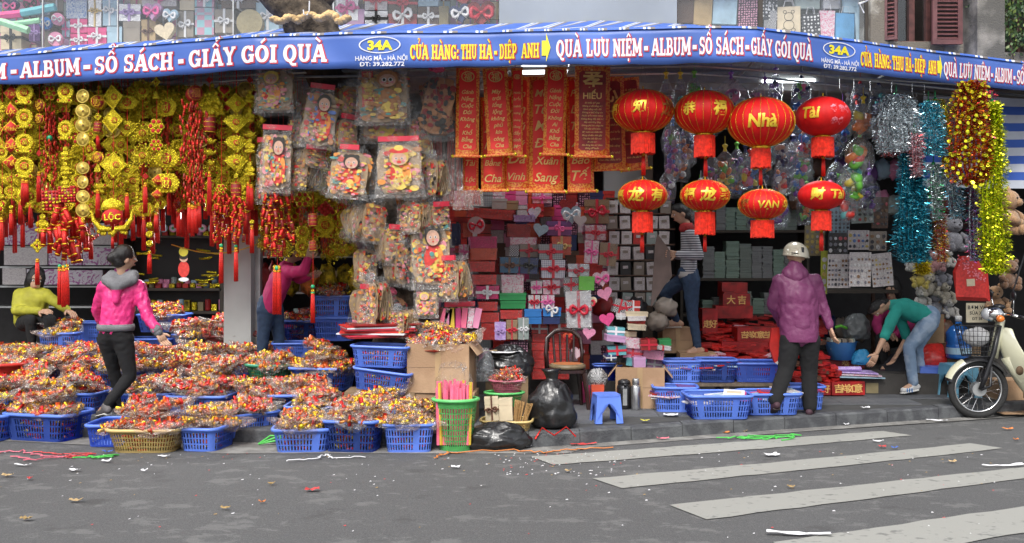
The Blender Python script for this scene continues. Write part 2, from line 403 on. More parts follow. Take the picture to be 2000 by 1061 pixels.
# upper facade: wall pieces around the display openings
FY = 11.0
def fbox(m, px0, py0, px1, py1, y0, y1, Y=FY):
 x0, x1 = X(px0, Y), X(px1, Y); z0, z1 = Z(py1, Y), Z(py0, Y)
 m.box(((x0+x1)/2, (y0+y1)/2, (z0+z1)/2), (abs(x1-x0), y1-y0, z1-z0)); return m
m = MB()
fbox(m, -1300, -260, 1690, -60, FY, FY+.25)       # wall above the display windows
fbox(m, 1690, -260, 3200, -30, FY, FY+.25)
fbox(m, -1300, 118, 3200, 175, FY+.05, FY+.25)
struct('upper_wall', m, plaster)
m = MB(); fbox(m, 975, -60, 1320, 60, FY-.08, FY+.1); struct('grey_sheet_wall', m, greyp)
m = MB(); fbox(m, -1300, -60, 1690, 118, FY+.75, FY+.8); struct('display_back_wall', m, mat('display back', (.2, .2, .19), .9))
m = MB(); fbox(m, -1300, 100, 975, 118, FY-.02, FY+.75); fbox(m, 1320, 100, 1690, 118, FY-.02, FY+.75); struct('display_floor', m, mat('display sill', (.5, .5, .48), .7))
m = MB(); fbox(m, 1694, -60, 1728, 118, FY-.1, FY+.25); fbox(m, 1728, 82, 1880, 118, FY-.02, FY+.25); struct('weathered_wall', m, mat('stained plaster', (.16, .14, .11), .9, nscale=4, col2=(.42, .40, .34), bump=.5))
m = MB(); fbox(m, 1880, -60, 1932, 130, FY-.35, FY+.1); struct('concrete_column', m, mat('weathered concrete', (.10, .095, .085), .9, nscale=2.5, col2=(.3, .28, .25), bump=.5))
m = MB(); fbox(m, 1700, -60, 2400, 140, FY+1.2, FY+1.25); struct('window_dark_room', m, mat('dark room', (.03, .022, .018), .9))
m = MB(); fbox(m, 1932, 104, 2300, 128, FY-.05, FY+.3); struct('window_ledge', m, MATS['stained plaster'])
# ground floor columns
def column(px0, px1, Y, top, bot, mt, name, dep=.3):
 m = MB(); x0, x1 = X(px0, Y), X(px1, Y); m.box(((x0+x1)/2, Y+dep/2, (top+bot)/2), (x1-x0, dep, top-bot)); return struct(name, m, mt)
column(437, 490, 10.6, 3.46, FL, whitep, 'white_column')
column(494, 508, 10.75, 3.46, FL, mat('aluminium door frame', (.5, .5, .5), .4, .6), 'door_jamb', .12)
column(1255, 1275, 11.8, 3.46, FL, mat('brown post', (.10, .07, .05), .7), 'wood_post_column', .1)
column(1180, 1262, 11.95, 3.46, 2.2, whitep, 'beam_column', .15)

# ---------------------------------------------------------------- banner and awning
BT = [(-500, 9.9, 135, 186), (0, 9.46, 107, 164), (160, 9.27, 95, 157), (320, 9.03, 83, 148), (500, 8.69, 69, 135), (640, 8.64, 65, 132), (800, 8.62, 62, 131),
   (1000, 8.55, 60, 128), (1250, 8.43, 54, 123), (1400, 8.38, 52, 121), (1480, 8.37, 53, 121), (1560, 8.55, 64, 128), (1650, 8.78, 77, 139), (1840, 9.3, 101, 158), (2000, 9.81, 122, 176), (2500, 11.3, 176, 222)]
def bn(px, v, off=0.):
 Y, t, b = interp(px, BT)
 z = lerp(Z(b, Y), Z(t, Y), v)
 rip = .012*math.sin(px*.021+v*1.5)+.006*math.sin(px*.057+1+v*3)
 return Vector((X(px, Y), Y+rip-off-.03*(1-v)*0, z))
bluem = mat('blue vinyl banner', (.07, .15, .50), .42, nscale=1.2, namt=.16, bump=.08, bscale=3)
lett = mat('banner white ink', (.74, .74, .78), .5, namt=.03); yel = mat('banner yellow ink', (.80, .68, .02), .5, namt=.03); redk = mat('banner red ink', (.5, .03, .06), .5, namt=.03)
arrm = redk
ban = T('shop_banner', 'long blue vinyl shop banner with white and yellow lettering along the awning edge', 'banner', (0, 0, 0))
m = MB(); N = 420; M_ = 5
vs = []
for i in range(N+1):
 px = lerp(-480, 2480, i/N)
 sc = .035*abs(math.sin(px*.028))+.02*math.sin(px*.011)
 for j in range(M_+1):
  v = j/M_; p = bn(px, v-(sc if j == 0 else 0)); vs.append(p)
for i in range(N+1):
 px = lerp(-480, 2480, i/N)
 vs += [p+Vector((0, .004, 0)) for p in vs[i*(M_+1):(i+1)*(M_+1)]]
W = M_+1; K = (N+1)*W
fs = []
for i in range(N):
 for j in range(M_):
  a = i*W+j; fs.append((a, a+W, a+W+1, a+1)); fs.append((K+a, K+a+1, K+a+W+1, K+a+W))
 fs.append((i*W, K+i*W, K+(i+1)*W, (i+1)*W)); fs.append((i*W+M_, (i+1)*W+M_, K+(i+1)*W+M_, K+i*W+M_))
m.add(vs, fs); part('cloth', m, bluem, ban, True)
def letters(words, v0, vh, matl, outline=True, sl=.16):
 for layer in ((1, 0) if outline else (0,)):
  m = MB(); k = 0
  for wd, p0, p1 in words:
   st, W_ = slab(wd, .09 if layer else 0.)
   for vs, fs in st:
    k += 1
    off = .005+(0 if layer else .0025)+(k % 9)*.00018
    m.add([bn(p0+(x/W_)*(p1-p0)+(1.6 if layer else 0), v0+vh*y-(.012 if layer else 0), off) for x, y in vs], fs)
  part('lettering', m, redk if layer else matl, ban)
letters([('QUÀ', -210, -130), ('LƯU', -118, -50), ('NIỆM', -80+2, 12), ('-', 18, 36), ('ALBUM', 39, 158), ('-', 162, 182), ('SỔ', 185, 232), ('SÁCH', 242, 338), ('-', 345, 362), ('GIẤY', 368, 462), ('GÓI', 472, 542), ('QUÀ', 553, 638)], .17, .53, lett)
letters([('QUÀ', 1086, 1136), ('LƯU', 1144, 1190), ('NIỆM', 1197, 1254), ('-', 1256, 1268), ('ALBUM', 1272, 1349), ('-', 1350, 1362), ('SỔ', 1364, 1391), ('SÁCH', 1397, 1452), ('-', 1453, 1465), ('GIẤY', 1466, 1509), ('GÓI', 1514, 1545), ('QUÀ', 1549, 1586)], .2, .5, lett)
letters([('QUÀ', 1844, 1870), ('LƯU', 1874, 1898), ('NIỆM', 1902, 1932), ('-', 1933, 1939), ('ALBUM', 1941, 1975), ('-', 1977, 1983), ('SỔ', 1984, 1999), ('SÁCH', 2003, 2030)], .18, .5, lett)
letters([('CỬA', 801, 837), ('HÀNG:', 843, 896), ('THU', 900, 931), ('HÀ', 936, 962), ('-', 964, 972), ('DIỆP', 975, 1009), ('ANH', 1018, 1053)], .2, .42, yel)
letters([('CỬA', 1679, 1701), ('HÀNG:', 1706, 1739), ('THU', 1742, 1765), ('HÀ', 1768, 1780), ('-', 1781, 1784), ('DIỆP', 1786, 1807), ('ANH', 1812, 1829)], .2, .46, yel)
for (a, b) in ((1058, 1075), (1831, 1841)):
 m = MB(); c = lerp(a, b, .5)
 m.add([bn(x, v, .009) for x, v in ((a, .25), (c, .25), (c, .07), (b, .48), (c, .9), (c, .68), (a, .68))], [tuple(range(7))]); part('printed_arrow', m, yel, ban)
def sans(s, p0, p1, v0, vh, mt, bold=.03, off=.008):
 vs, fs, w_ = text2d(s, bold); m = MB(); m.add([bn(p0+x/w_*(p1-p0), v0+vh*z, off) for x, z in vs], fs); part('lettering', m, mt, ban)
for cx, rx, a, b, l1, l2 in ((742, 41, 718, 767, (694, 796), (702, 790)), (1638, 31, 1619, 1658, (1604, 1676), (1608, 1672))):
 m = MB(); n = 40; vs = []
 for i in range(n):
  t = 2*math.pi*i/n
  for s_ in (.94, 1.): vs.append(bn(cx+rx*s_*math.cos(t), .63+.24*(s_+(-.05 if s_ < 1 else 0))*math.sin(t), .008))
 m.add(vs, [(2*i, 2*i+1, (2*i+3) % (2*n), (2*i+2) % (2*n)) for i in range(n)]); part('printed_oval', m, lett, ban)
 sans('34A', a, b, .5, .26, yel, .045)
 sans('HÀNG MÃ - HÀ NỘI', *l1, .19, .13, lett, .02); sans('ĐT: 39.282.772', *l2, .03, .12, lett, .02)
# awning roof sheet: striped tarpaulin from banner top back to the facade
stripes = [mat('awning blue', (.05, .13, .48), .6), mat('awning white', (.6, .62, .66), .6), mat('awning brown', (.17, .15, .15), .6)]
aw = T('striped_awning', 'blue white and brown striped tarpaulin awning sheltering the shop front', 'awning', (0, 0, 0))
AT = [(-500, 130), (0, 92), (300, 75), (480, 53), (560, 50), (640, 48), (800, 50), (960, 46), (1060, 42), (1250, 50), (1330, 72), (1700, 110), (2000, 150), (2500, 200)]
pat = [(30, 0), (5, 1), (4, 0), (5, 1), (9, 2)]
m = MB(); px = -480.; i = 0
while px < 2450:
 wd, mi = pat[i % 5]; wd *= 1.0+.35*math.sin(px*.01); m.mat(mi)
 for s_ in range(max(1, int(wd/9))):
  n_ = max(1, int(wd/9)); a = px+wd*s_/n_; b = px+wd*(s_+1)/n_
  vs = []
  for p in (a, b):
   f = bn(p, 1, 0)+Vector((0, .0, .006)); Yb = 10.9
   zb = max(f.z+.1, Z(interp(p, AT), 10.9)+.01)
   for t in (0, .33, .66, 1):
    q = Vector((lerp(f.x, f.x*Yb/f.y+.6, t), lerp(f.y, Yb, t), lerp(f.z, zb, t)-.03*math.sin(t*3.14)+.012*math.sin(p*.09+t*4)*(t > 0)*(t < 1)))
    vs.append(q)
   vs.append(f+Vector((0, -.012, -.02)))
  m.add(vs, [(0, 5, 6, 1), (1, 6, 7, 2), (2, 7, 8, 3), (4, 9, 5, 0)])
 px += wd; i += 1
part('tarpaulin', m, stripes, aw)
# rails of the awning frame
for y, z in ((9.0, 3.28), (9.6, 3.32), (10.3, 3.38)):
 m = MB(); m.tube([bn(p_, .5)+Vector((0, y-8.75, z-3.34)) for p_ in range(-400, 2401, 200)], .014, 6); part('frame_rail', m, steel, aw)
for px in (-60, 330, 690, 1120, 1500, 1760, 2060):
 p = bn(px, 0, 0); m = MB(); m.tube([(p.x, p.y+.08, 3.3), (p.x*1.1, 10.9, 3.42)], .013, 6); part('frame_strut', m, steel, aw)
# ---------------------------------------------------------------- materials of the goods
blueP = mat('blue plastic', (.12, .23, .76), .38, nscale=3, namt=.1, spec=.5)
tanP = mat('tan plastic', (.62, .46, .18), .4, nscale=3); greenP = mat('green plastic', (.13, .55, .16), .4); redP = mat('red plastic', (.62, .04, .03), .4)
dkgreenP = mat('dark green plastic', (.05, .3, .17), .4); maroonP = mat('maroon plastic', (.22, .03, .03), .45); blackP = mat('black plastic', (.015, .015, .018), .35); cyanP = mat('pale cyan plastic', (.2, .5, .68), .4); pinkP = mat('pink plastic', (.7, .2, .3), .4)
gold = mat('gold foil', (.80, .46, .03), .26, .8, nscale=30, namt=.3, bump=.5, bscale=90)
gold2 = mat('yellow gold foil', (.95, .66, .04), .25, .82, nscale=25, namt=.3, bump=.6, bscale=70)
goldd = mat('old gold foil', (.5, .37, .015), .32, .5, nscale=14, namt=.6, bump=.8, bscale=50)
coinm = mat('coin gold', (.66, .47, .09), .35, .5, nscale=20, namt=.15)
redF = mat('red felt', (.5, .015, .01), .7, nscale=12, namt=.2); redT = mat('red silk thread', (.68, .02, .012), .5, nscale=30, namt=.3)
redS = mat('red foil', (.6, .02, .015), .28, .5, nscale=20, namt=.3, bump=.4)
dred = mat('dark red paper', (.30, .015, .015), .5, nscale=10, namt=.3); orangeF = mat('orange red foil', (.62, .10, .015), .3, .5, nscale=20, namt=.3, bump=.4)
jade = mat('green jade bead', (.02, .35, .15), .25); white = mat('white card', (.7, .7, .7), .6, nscale=4, namt=.08); cream = mat('cream card', (.6, .54, .4), .6)
copper = mat('copper foil', (.55, .2, .05), .3, .8, nscale=20, namt=.4, bump=.5)
filmC = film('clear film', (1, .94, .89), .27, 20., base=.8, glint=.9); filmW = film('warm film', (1, .84, .76), .3, 24., base=.75, glint=.9); filmH = film('heavy film', (1, 1, 1), .12, 9., (2., 2., .5), .3, 1.); filmS = film('silver film', (.9, .95, 1), .4, 12.)
cardb = mat('corrugated cardboard', (.34, .21, .12), .8, nscale=2.5, col2=(.46, .30, .18), bump=.15); cardd = mat('old cardboard', (.24, .16, .09), .85, nscale=3, namt=.2)
def dist_noise(p, s, a): return noise.noise(Vector(p)*s)*a
# ---------------------------------------------------------------- baskets
def rrect(W, D, r, n=5):
 out = []
 for cx, cy, a0 in ((W/2-r, D/2-r, 0), (-W/2+r, D/2-r, 90), (-W/2+r, -D/2+r, 180), (W/2-r, -D/2+r, 270)):
  for i in range(n+1):
   a = rad(a0+90*i/n); out.append((cx+r*math.cos(a), cy+r*math.sin(a)))
 return out
def resample(pts, step):
 P = [Vector(p) for p in pts]; P.append(P[0]); L = [0.]
 for a, b in zip(P, P[1:]): L.append(L[-1]+(b-a).length)
 n = int(L[-1]/step); n += n % 2; out = []; k = 0
 for i in range(n):
  d = L[-1]*i/n
  while L[k+1] < d: k += 1
  t = (d-L[k])/max(1e-9, L[k+1]-L[k]); out.append(P[k].lerp(P[k+1], t))
 return out
def basket_mesh(W, D, H, taper=.86, step=.0135, rows=3, r=.07, oval=False, lattice=False, gapw=True):
 base = [(W/2*math.cos(t*math.pi/24), D/2*math.sin(t*math.pi/24)) for t in range(48)] if oval else rrect(W, D, r)
 pts = resample(base, step); n = len(pts); zs = [0]; slot = []
 z0, z1 = H*.1, H*.86; hh = (z1-z0)/rows
 zs.append(z0); slot.append(False)
 for k in range(rows):
  zs.append(z0+hh*(k+.78)); slot.append(True); zs.append(z0+hh*(k+1)); slot.append(False)
 zs.append(H); slot.append(False)
 bm = bmesh.new(); V = []
 for z in zs:
  t = lerp(taper, 1, z/H); V.append([bm.verts.new((p.x*t, p.y*t, z)) for p in pts])
 for j in range(len(zs)-1):
  for i in range(n):
   solid_zone = gapw and not lattice and (i % 26) in (0, 1, 2, 3, 4)
   if slot[j] and i % 2 == 1 and not solid_zone: continue
   bm.faces.new((V[j][i], V[j][(i+1) % n], V[j+1][(i+1) % n], V[j+1][i]))
 c = bm.verts.new((0, 0, 0))
 for i in range(n): bm.faces.new((V[0][(i+1) % n], V[0][i], c))
 bmesh.ops.solidify(bm, geom=bm.faces[:], thickness=.004)
 me = bpy.data.meshes.new('basket_wall'); bm.to_mesh(me); bm.free()
 m = MB(); pr = resample(base, .04); k = len(pr); vs = []
 for p in pr:
  l = p.length; q = p/l
  for dx, dz in ((-.004, -.018), (.018, -.018), (.02, .002), (.0, .008), (-.008, .0)): vs.append((p.x+q.x*dx, p.y+q.y*dx, H+dz))
 m.add(vs, [(i*5+j, ((i+1) % k)*5+j, ((i+1) % k)*5+(j+1) % 5, i*5+(j+1) % 5) for i in range(k) for j in range(5)])
 return me, m.mesh('rim', [], True)
BK = {}
def bkind(kind):
 if kind not in BK:
  a = {'rect': dict(W=.60, D=.42, H=.22), 'deep': dict(W=.46, D=.34, H=.26), 'small': dict(W=.44, D=.32, H=.18), 'lat': dict(W=.60, D=.40, H=.19, taper=.8, step=.012, rows=4, lattice=True, r=.12),
    'oval': dict(W=.48, D=.36, H=.17, oval=True, taper=.75, rows=4, lattice=True), 'bin': dict(W=.36, D=.30, H=.42, taper=.72, step=.012, rows=7, oval=True, lattice=True),
    'tub': dict(W=.45, D=.4, H=.2, oval=True, taper=.8, rows=1, gapw=True), 'tray': dict(W=.58, D=.40, H=.13, rows=2)}[kind]
  BK[kind] = (basket_mesh(**a), a)
 return BK[kind]
_bm = {}
def basket(kind, mt, label, px, pyb, Y, rot=0, group=None, z=None, tilt=(0, 0), sc=1., cat='basket'):
 (wm, rm), a = bkind(kind); key = (kind, mt.name)
 if key not in _bm:
  w2, r2 = wm.copy(), rm.copy(); w2.materials.clear(); r2.materials.clear(); w2.materials.append(mt); r2.materials.append(mt); _bm[key] = (w2, r2)
 w2, r2 = _bm[key]
 z = Z(pyb, Y) if z is None else z
 t = T({'bin': 'waste_bin_basket', 'lat': 'lattice_basket', 'oval': 'oval_basket', 'tub': 'plastic_tub'}.get(kind, 'plastic_basket'), label, cat, (X(px, Y), Y, z), (rad(tilt[0]), rad(tilt[1]), rad(rot)), group, sc)
 O('basket_wall', w2, t); O('rim', r2, t)
 t['_d'] = 0; del t['_d']
 return t, (a['W']*sc, a['D']*sc, a['H']*sc)
# ---------------------------------------------------------------- bags of ornaments
def blob(rx, ry, rz_, n=18, k=11, amp=.25, fr=9., seed=0., neck=True):
 m = MB(); m.ball((0, 0, 0), (1, 1, 1), n, k); out = []
 for v in m.v:
  p = Vector(v); q = 1+amp*(noise.noise(p*2.1+Vector((seed, 0, 0)))+.6*noise.noise(p*fr*.6+Vector((0, seed, 0)))+.5*noise.noise(p*fr+Vector((0, 0, seed))))
  x, y, z = p.x*rx*q, p.y*ry*q, p.z*rz_*q
  if neck and p.x > .75:
   t = (p.x-.75)/.25; x += rx*.55*t; y *= (1-.3*t); z = z*(1-.3*t)+rz_*.8*t
  out.append((x, y, z))
 m.v = out; return m
BAGS = []
bagmats = [gold, gold2, redS, orangeF, coinm, copper, redF]
for k in range(14):
 rr = random.Random(100+k); rx, ry, rz_ = rr.uniform(.11, .15), rr.uniform(.075, .1), rr.uniform(.035, .055)
 f = blob(rx, ry, rz_, seed=k*3.7, amp=.3).mesh('plastic_film', [filmC, filmW][k % 2])
 m = MB(); style = k % 5
 for i in range(64):
  a = rr.uniform(0, 6.28); q = math.sqrt(rr.random())*.84; c = (math.cos(a)*q*rx, math.sin(a)*q*ry, rr.uniform(.1, .85)*rz_*math.sqrt(1-q*q))
  u = rr.random()
  mi = {0: (0, 0, 3, 2), 1: (1, 0, 0, 5), 2: (2, 3, 5, 2), 3: (0, 2, 3, 5), 4: (0, 3, 0, 5)}[style][rr.randrange(4)]
  m.mat(mi); M = Matrix.Translation(c) @ Euler((rr.uniform(0, 6), rr.uniform(0, 6), rr.uniform(0, 6))).to_matrix().to_4x4()
  if u < .5: m.ball((0, 0, 0), rr.uniform(.008, .016), 7, 5, M)
  elif u < .7: m.disc(0, 0, .022, .022, -.002, .002, 9, M)
  elif u < .85: m.tube([(-.03, 0, 0), (.03, 0, 0)], .009, 6, True, M)
  else:
   w_ = rr.uniform(.02, .05); m.mat(rr.choice((2, 3, 0))); m.box((0, 0, 0), (w_*1.5, .026, .003), M)
 BAGS.append((f, m.mesh('ornaments', bagmats, 'auto')))
def bags(root, size, n, where, h=.16, zr=None, spread=1.06, styles=None, sc=(1., 1.45)):
 """a heap of bags in a basket: each bag a thing of its own"""
 W, D, H = size; loc = root.location; rz0 = root.rotation_euler.z; S = math.sin(rz0); Cc = math.cos(rz0)
 lab = 'clear bag of ornaments in '+where
 zr = H if zr is None else zr
 n = max(4, round(n*.68)); own = R.sample(styles or list(range(14)), min(3, len(styles or range(14))))
 for i in range(n):
  layer = 0 if i < n*.6 else (1 if i < n*.9 else 2)
  sp = spread*(1, .62, .3)[layer]
  g = i*2.399; q = math.sqrt((i % max(1, int(n*.6))+.5)/(n*.6))
  x = math.cos(g)*q*W*.42*sp; y = math.sin(g)*q*D*.42*sp
  zz = zr-.0+(.0, .4, .72)[layer]*h*.9+R.uniform(-.01, .02)
  f, o_ = BAGS[R.choice(own)]
  t = T('ornament_bag', lab, 'bag of ornaments', (loc.x+x*Cc-y*S, loc.y+x*S+y*Cc, loc.z+zz), (R.uniform(-.25, .25), R.uniform(-.25, .25), R.uniform(0, 6.28)), lab.replace('clear bag', 'clear bags'), R.uniform(*sc)*1.13)
  O('plastic_film', f, t); O('ornaments', o_, t, kind='stuff')
 # loose filling below the top bags, seen through the slots
FILL = []
for k in range(3):
 m = MB(); rr = random.Random(k)
 for i in range(120):
  m.mat(rr.choice((0, 1, 2, 3, 3, 5))); M = Matrix.Translation((rr.uniform(-.4, .4), rr.uniform(-.4, .4), rr.uniform(.08, .95))) @ Euler((rr.uniform(0, 6), rr.uniform(0, 6), rr.uniform(0, 6))).to_matrix().to_4x4()
  m.box((0, 0, 0), (.11, .08, .06), M)
 FILL.append(m.mesh('filling', bagmats))
def fill(root, size, label):
 W, D, H = size
 o = tag(O('loose_ornaments', R.choice(FILL), None, root.location, root.rotation_euler, (W*.8, D*.8, H*.82), 'stuff'), label, 'ornaments')
# supports behind the front row
bench = []
def platform(label, px0, px1, Y0, Y1, zt, zb=.12):
 x0, x1 = X(px0, (Y0+Y1)/2), X(px1, (Y0+Y1)/2); t = T('display_bench', label, 'bench', ((x0+x1)/2, (Y0+Y1)/2, zb)); W = x1-x0; D = Y1-Y0; h = zt-zb
 n = max(2, int(D/.16))
 for i in range(n):
  m = MB(); m.box((0, 0, 0), (W, D/n-.008, .025)); part('plank', m, stepw, t, loc=(0, -D/2+(i+.5)*D/n, h-.0125))
 for sx in (-1, 0, 1):
  for sy in (-1, 1):
   m = MB(); m.box((0, 0, 0), (.05, .05, h-.026)); part('leg', m, stepw, t, loc=(sx*(W/2-.05), sy*(D/2-.05), (h-.026)/2))
platform('low plank bench carrying the middle rows of baskets', -230, 590, 9.95, 10.75, .30)
platform('higher plank bench against the white column under the back baskets', -230, 545, 10.95, 11.6, .54, FL)
platform('plank bench behind the tree under the stacked blue baskets', 560, 800, 10.3, 11.2, .42, .12)
GB = 'blue baskets of ornaments on the pavement at the left'
def full(kind, mt, label, where, px, pyb, Y, rot=0, n=9, h=.16, z=None, group=GB, styles=None, sc=1., tilt=(0, 0), bs=(1.0, 1.4), spread=1.04):
 b, s = basket(kind, mt, label, px, pyb, Y, rot, group, z, tilt, sc)
 fill(b, s, 'loose red and gold filling inside '+where)
 bags(b, s, n, where, h, styles=styles, sc=bs, spread=spread); return b
z0 = .01
red_st = [0, 2, 7, 12, 10, 5, 3]; gold_st = [1, 6, 11, 8, 13]
full('rect', blueP, 'blue basket cut off by the left edge of the photo, in the front row', 'the blue basket at the far left edge', -38, 0, 8.95, 4, 9, .25, z0)
full('rect', blueP, 'wide front-row blue basket left of the woman in pink, piled high', 'the wide blue basket left of the woman', 96, 0, 8.98, -14, 14, .34, z0, styles=red_st, sc=1.05)
basket('small', blueP, 'empty-topped blue basket by the heel of the woman in pink', 222, 0, 8.72, 90, GB, z0, cat='basket', sc=1.02)
full('lat', tanP, 'tan lattice basket heaped with red and gold bags at the kerb', 'the tan lattice basket', 290, 0, 8.42, 0, 15, .3, z0, group=None, bs=(1., 1.5))
full('small', blueP, 'blue basket right beside the tan lattice basket', 'the blue basket beside the tan one', 407, 0, 8.52, 82, 9, .24, z0, styles=gold_st+[3, 5], sc=1.05)
full('rect', blueP, 'blue basket turned askew, second right of the tan lattice basket', 'the askew blue basket right of the tan one', 478, 0, 9.0, 42, 9, .14, .04, sc=.88)
full('rect', blueP, 'blue basket at the right end of the left row, by the green twine', 'the blue basket at the right end of the left row', 520, 0, 9.35, 48, 8, .12, .12, sc=.8)
# second row
for i, (px, Y, rot, n, h, nm) in enumerate([(-60, 9.55, 0, 8, .28, 'leftmost in the second row'), (45, 9.65, 5, 11, .34, 'behind the wide front basket'), (150, 9.7, -8, 11, .32, 'just left of the woman in pink, second row'), (300, 9.65, 10, 10, .22, 'right of the knees of the woman in pink'), (395, 9.5, -6, 9, .1, 'second row, above the askew basket'), (470, 9.85, 12, 9, .12, 'second row, below the dark green basket')]):
 full('rect', blueP, 'blue basket buried under bags, '+nm, 'the buried basket '+nm, px, 0, Y, rot, n, h, .12, sc=.92)
# third row on the low bench
full('tub', redP, 'round red tub of ornaments at the left edge', 'the red tub at the left edge', -2, 0, 9.9, 0, 6, .1, .33, group=None, sc=1.2)
basket('small', cyanP, 'pale cyan box half buried among ornaments near the left edge', 66, 0, 10.35, 0, None, .34, sc=.9)
for i, (px, Y, rot, n, h, st, nm) in enumerate([(130, 10.25, 0, 12, .26, None, 'below the seated person in yellow'), (225, 10.4, 3, 9, .2, None, 'directly behind the legs of the woman in pink'), (345, 10.2, 0, 13, .24, gold_st, 'level with the hand of the woman in pink'), (450, 10.5, 0, 9, .1, None, 'in front of the maroon crate')]):
 full('rect', blueP, 'blue basket on the low bench, '+nm, 'the bench basket '+nm, px, 0, Y, rot, n, h, .30, styles=st, sc=.9)
full('tray', blackP, 'black crate of gold ornaments between the blue baskets', 'the black crate', 408, 0, 9.95, 4, 9, .14, .32, group=None, styles=gold_st, sc=.8)
full('oval', dkgreenP, 'dark green oval basket of gold ornaments in front of the woman in jeans', 'the dark green oval basket', 528, 0, 10.0, 0, 9, .1, .38, group=None, styles=gold_st, sc=1.0)
full('rect', blueP, 'blue basket heaped with red gold bags left of the two stacked baskets', 'the blue basket left of the stacked pair', 632, 0, 9.85, -8, 14, .26, .33, sc=.95)
full('rect', blueP, 'low blue basket in front of the heaped one, beside the stacked pair', 'the low blue basket beside the stacked pair', 588, 0, 9.4, 10, 12, .2, .14, sc=.95)
# back row on the high bench
G2 = 'blue baskets in the back row at the left'
full('deep', blueP, 'blue basket of gold bags below the seated person in yellow', 'the back basket below the seated person', 118, 688, 10.7, 0, 6, .14, None, G2, gold_st, sc=.8)
basket('deep', blueP, 'empty blue basket just left of the hip of the woman in pink', 168, 668, 11.3, 0, G2, None, sc=.85)
basket('rect', blueP, 'wide blue basket on the bench left of the legs of the woman in pink', 172, 704, 10.65, 0, G2, None, sc=.7)
full('rect', blueP, 'blue basket raised above the others right of the woman in pink', 'the raised blue basket', 322, 647, 11.1, 0, 7, .12, None, G2, [4, 9], sc=.85)
basket('rect', blueP, 'blue basket under the raised one, behind the hand of the woman in pink', 300, 692, 11.0, 0, G2, None, sc=.8)
full('deep', blueP, 'blue basket with beads spilling over, left of the maroon crate', 'the back basket left of the maroon crate', 378, 692, 10.9, 0, 9, .2, None, G2, sc=.85)
b, s = basket('deep', maroonP, 'maroon plastic crate below the white column', 449, 704, 10.85, 0, None, None, sc=1.05, cat='crate'); bags(b, s, 14, 'the maroon crate', .26, styles=red_st)
full('deep', blueP, 'blue basket, uppermost of the stack behind the woman in fuchsia', 'the uppermost stacked basket', 650, 620, 11.0, 0, 7, .2, None, 'stacked blue baskets near the tree', gold_st, sc=.9)
basket('deep', blueP, 'blue basket under the uppermost one near the tree', 656, 664, 10.9, 0, 'stacked blue baskets near the tree', None, sc=.95)
full('deep', blueP, 'blue basket right of the jeans of the woman in fuchsia', 'the basket right of the jeans', 592, 665, 10.95, 0, 5, .16, None, 'stacked blue baskets near the tree', red_st, sc=.85)
basket('rect', blueP, 'empty blue basket at the feet of the woman in fuchsia', 578, 700, 10.4, 8, 'stacked blue baskets near the tree', None, sc=.75)
# centre front row
G3 = 'blue baskets of gold bags in the central front row'
full('small', blueP, 'blue basket of gold beads, leftmost of the central front row', 'the leftmost central front basket', 592, 0, 8.42, 5, 12, .24, z0, G3, gold_st, sc=1.04, bs=(1.05, 1.5))
full('deep', blueP, 'blue basket of gold coils, middle of the central front row', 'the middle central front basket', 692, 0, 8.42, -8, 12, .26, z0, G3, gold_st, sc=.98, bs=(1.05, 1.5))
full('deep', blueP, 'blue basket with clear film hanging down its front, beside the green bin', 'the basket beside the green bin', 800, 0, 8.4, 3, 13, .26, z0, G3, [1, 0, 6, 2], sc=.88, bs=(1.05, 1.5))
for i, (px, nm) in enumerate(((620, 'left'), (735, 'right'))):
 full('rect', blueP, 'blue basket hidden behind the central front row, '+nm+' one', 'the '+nm+' basket behind the central front row', px, 0, 8.95, 0, 10, .2, .12, G3, gold_st, sc=.85, bs=(1., 1.3))
b, s = basket('rect', blueP, 'upper blue basket of the crossed pair beside the cardboard box', 746, 0, 9.15, -4, 'stacked pair of blue baskets beside the cardboard box', .62, (0, 2), .84)
fill(b, s, 'red packets filling the upper basket of the pair')
b, s = basket('rect', blueP, 'lower tilted blue basket of the crossed pair beside the cardboard box', 748, 0, 9.12, -6, 'stacked pair of blue baskets beside the cardboard box', .41, (0, 7), .84)
fill(b, s, 'gold beads filling the tilted lower basket')
m = MB(); m.box((0, 0, .14), (.62, .38, .28)); single('wooden_crate', 'dark crate under the tilted blue basket', 'crate', m, cardd, (X(745, 9.15), 9.2, .12))
b, s = basket('bin', greenP, 'tall light green waste bin basket filled with pink incense sticks', 890, 0, 8.42, 0, None, z0)
t = T('incense_bundle', 'bundle of pink and yellow sticks in clear wrap standing in the green bin', 'incense sticks', (X(888, 8.42), 8.42, .06))
pinkS = mat('pink paper stick', (.85, .16, .28), .6); yelS = mat('yellow stick', (.65, .45, .05), .6)
for i in range(34):
 x = -.13+.26*(i % 12)/11+R.uniform(-.006, .006); y = (-.08, 0, .07)[i//12]; h = R.uniform(.46, .52)
 m = MB(); m.box((0, 0, h/2), (.018, .018, h)); part('stick', m, yelS if i in (1, 11, 20) else pinkS, t, loc=(x, y, 0), rot=(R.uniform(-.02, .02), R.uniform(-.03, .03), R.uniform(0, 1)))
m = blob(.15, .11, .15, amp=.25, seed=5, neck=False); part('plastic_film', m, filmH, t, loc=(0, 0, .52))
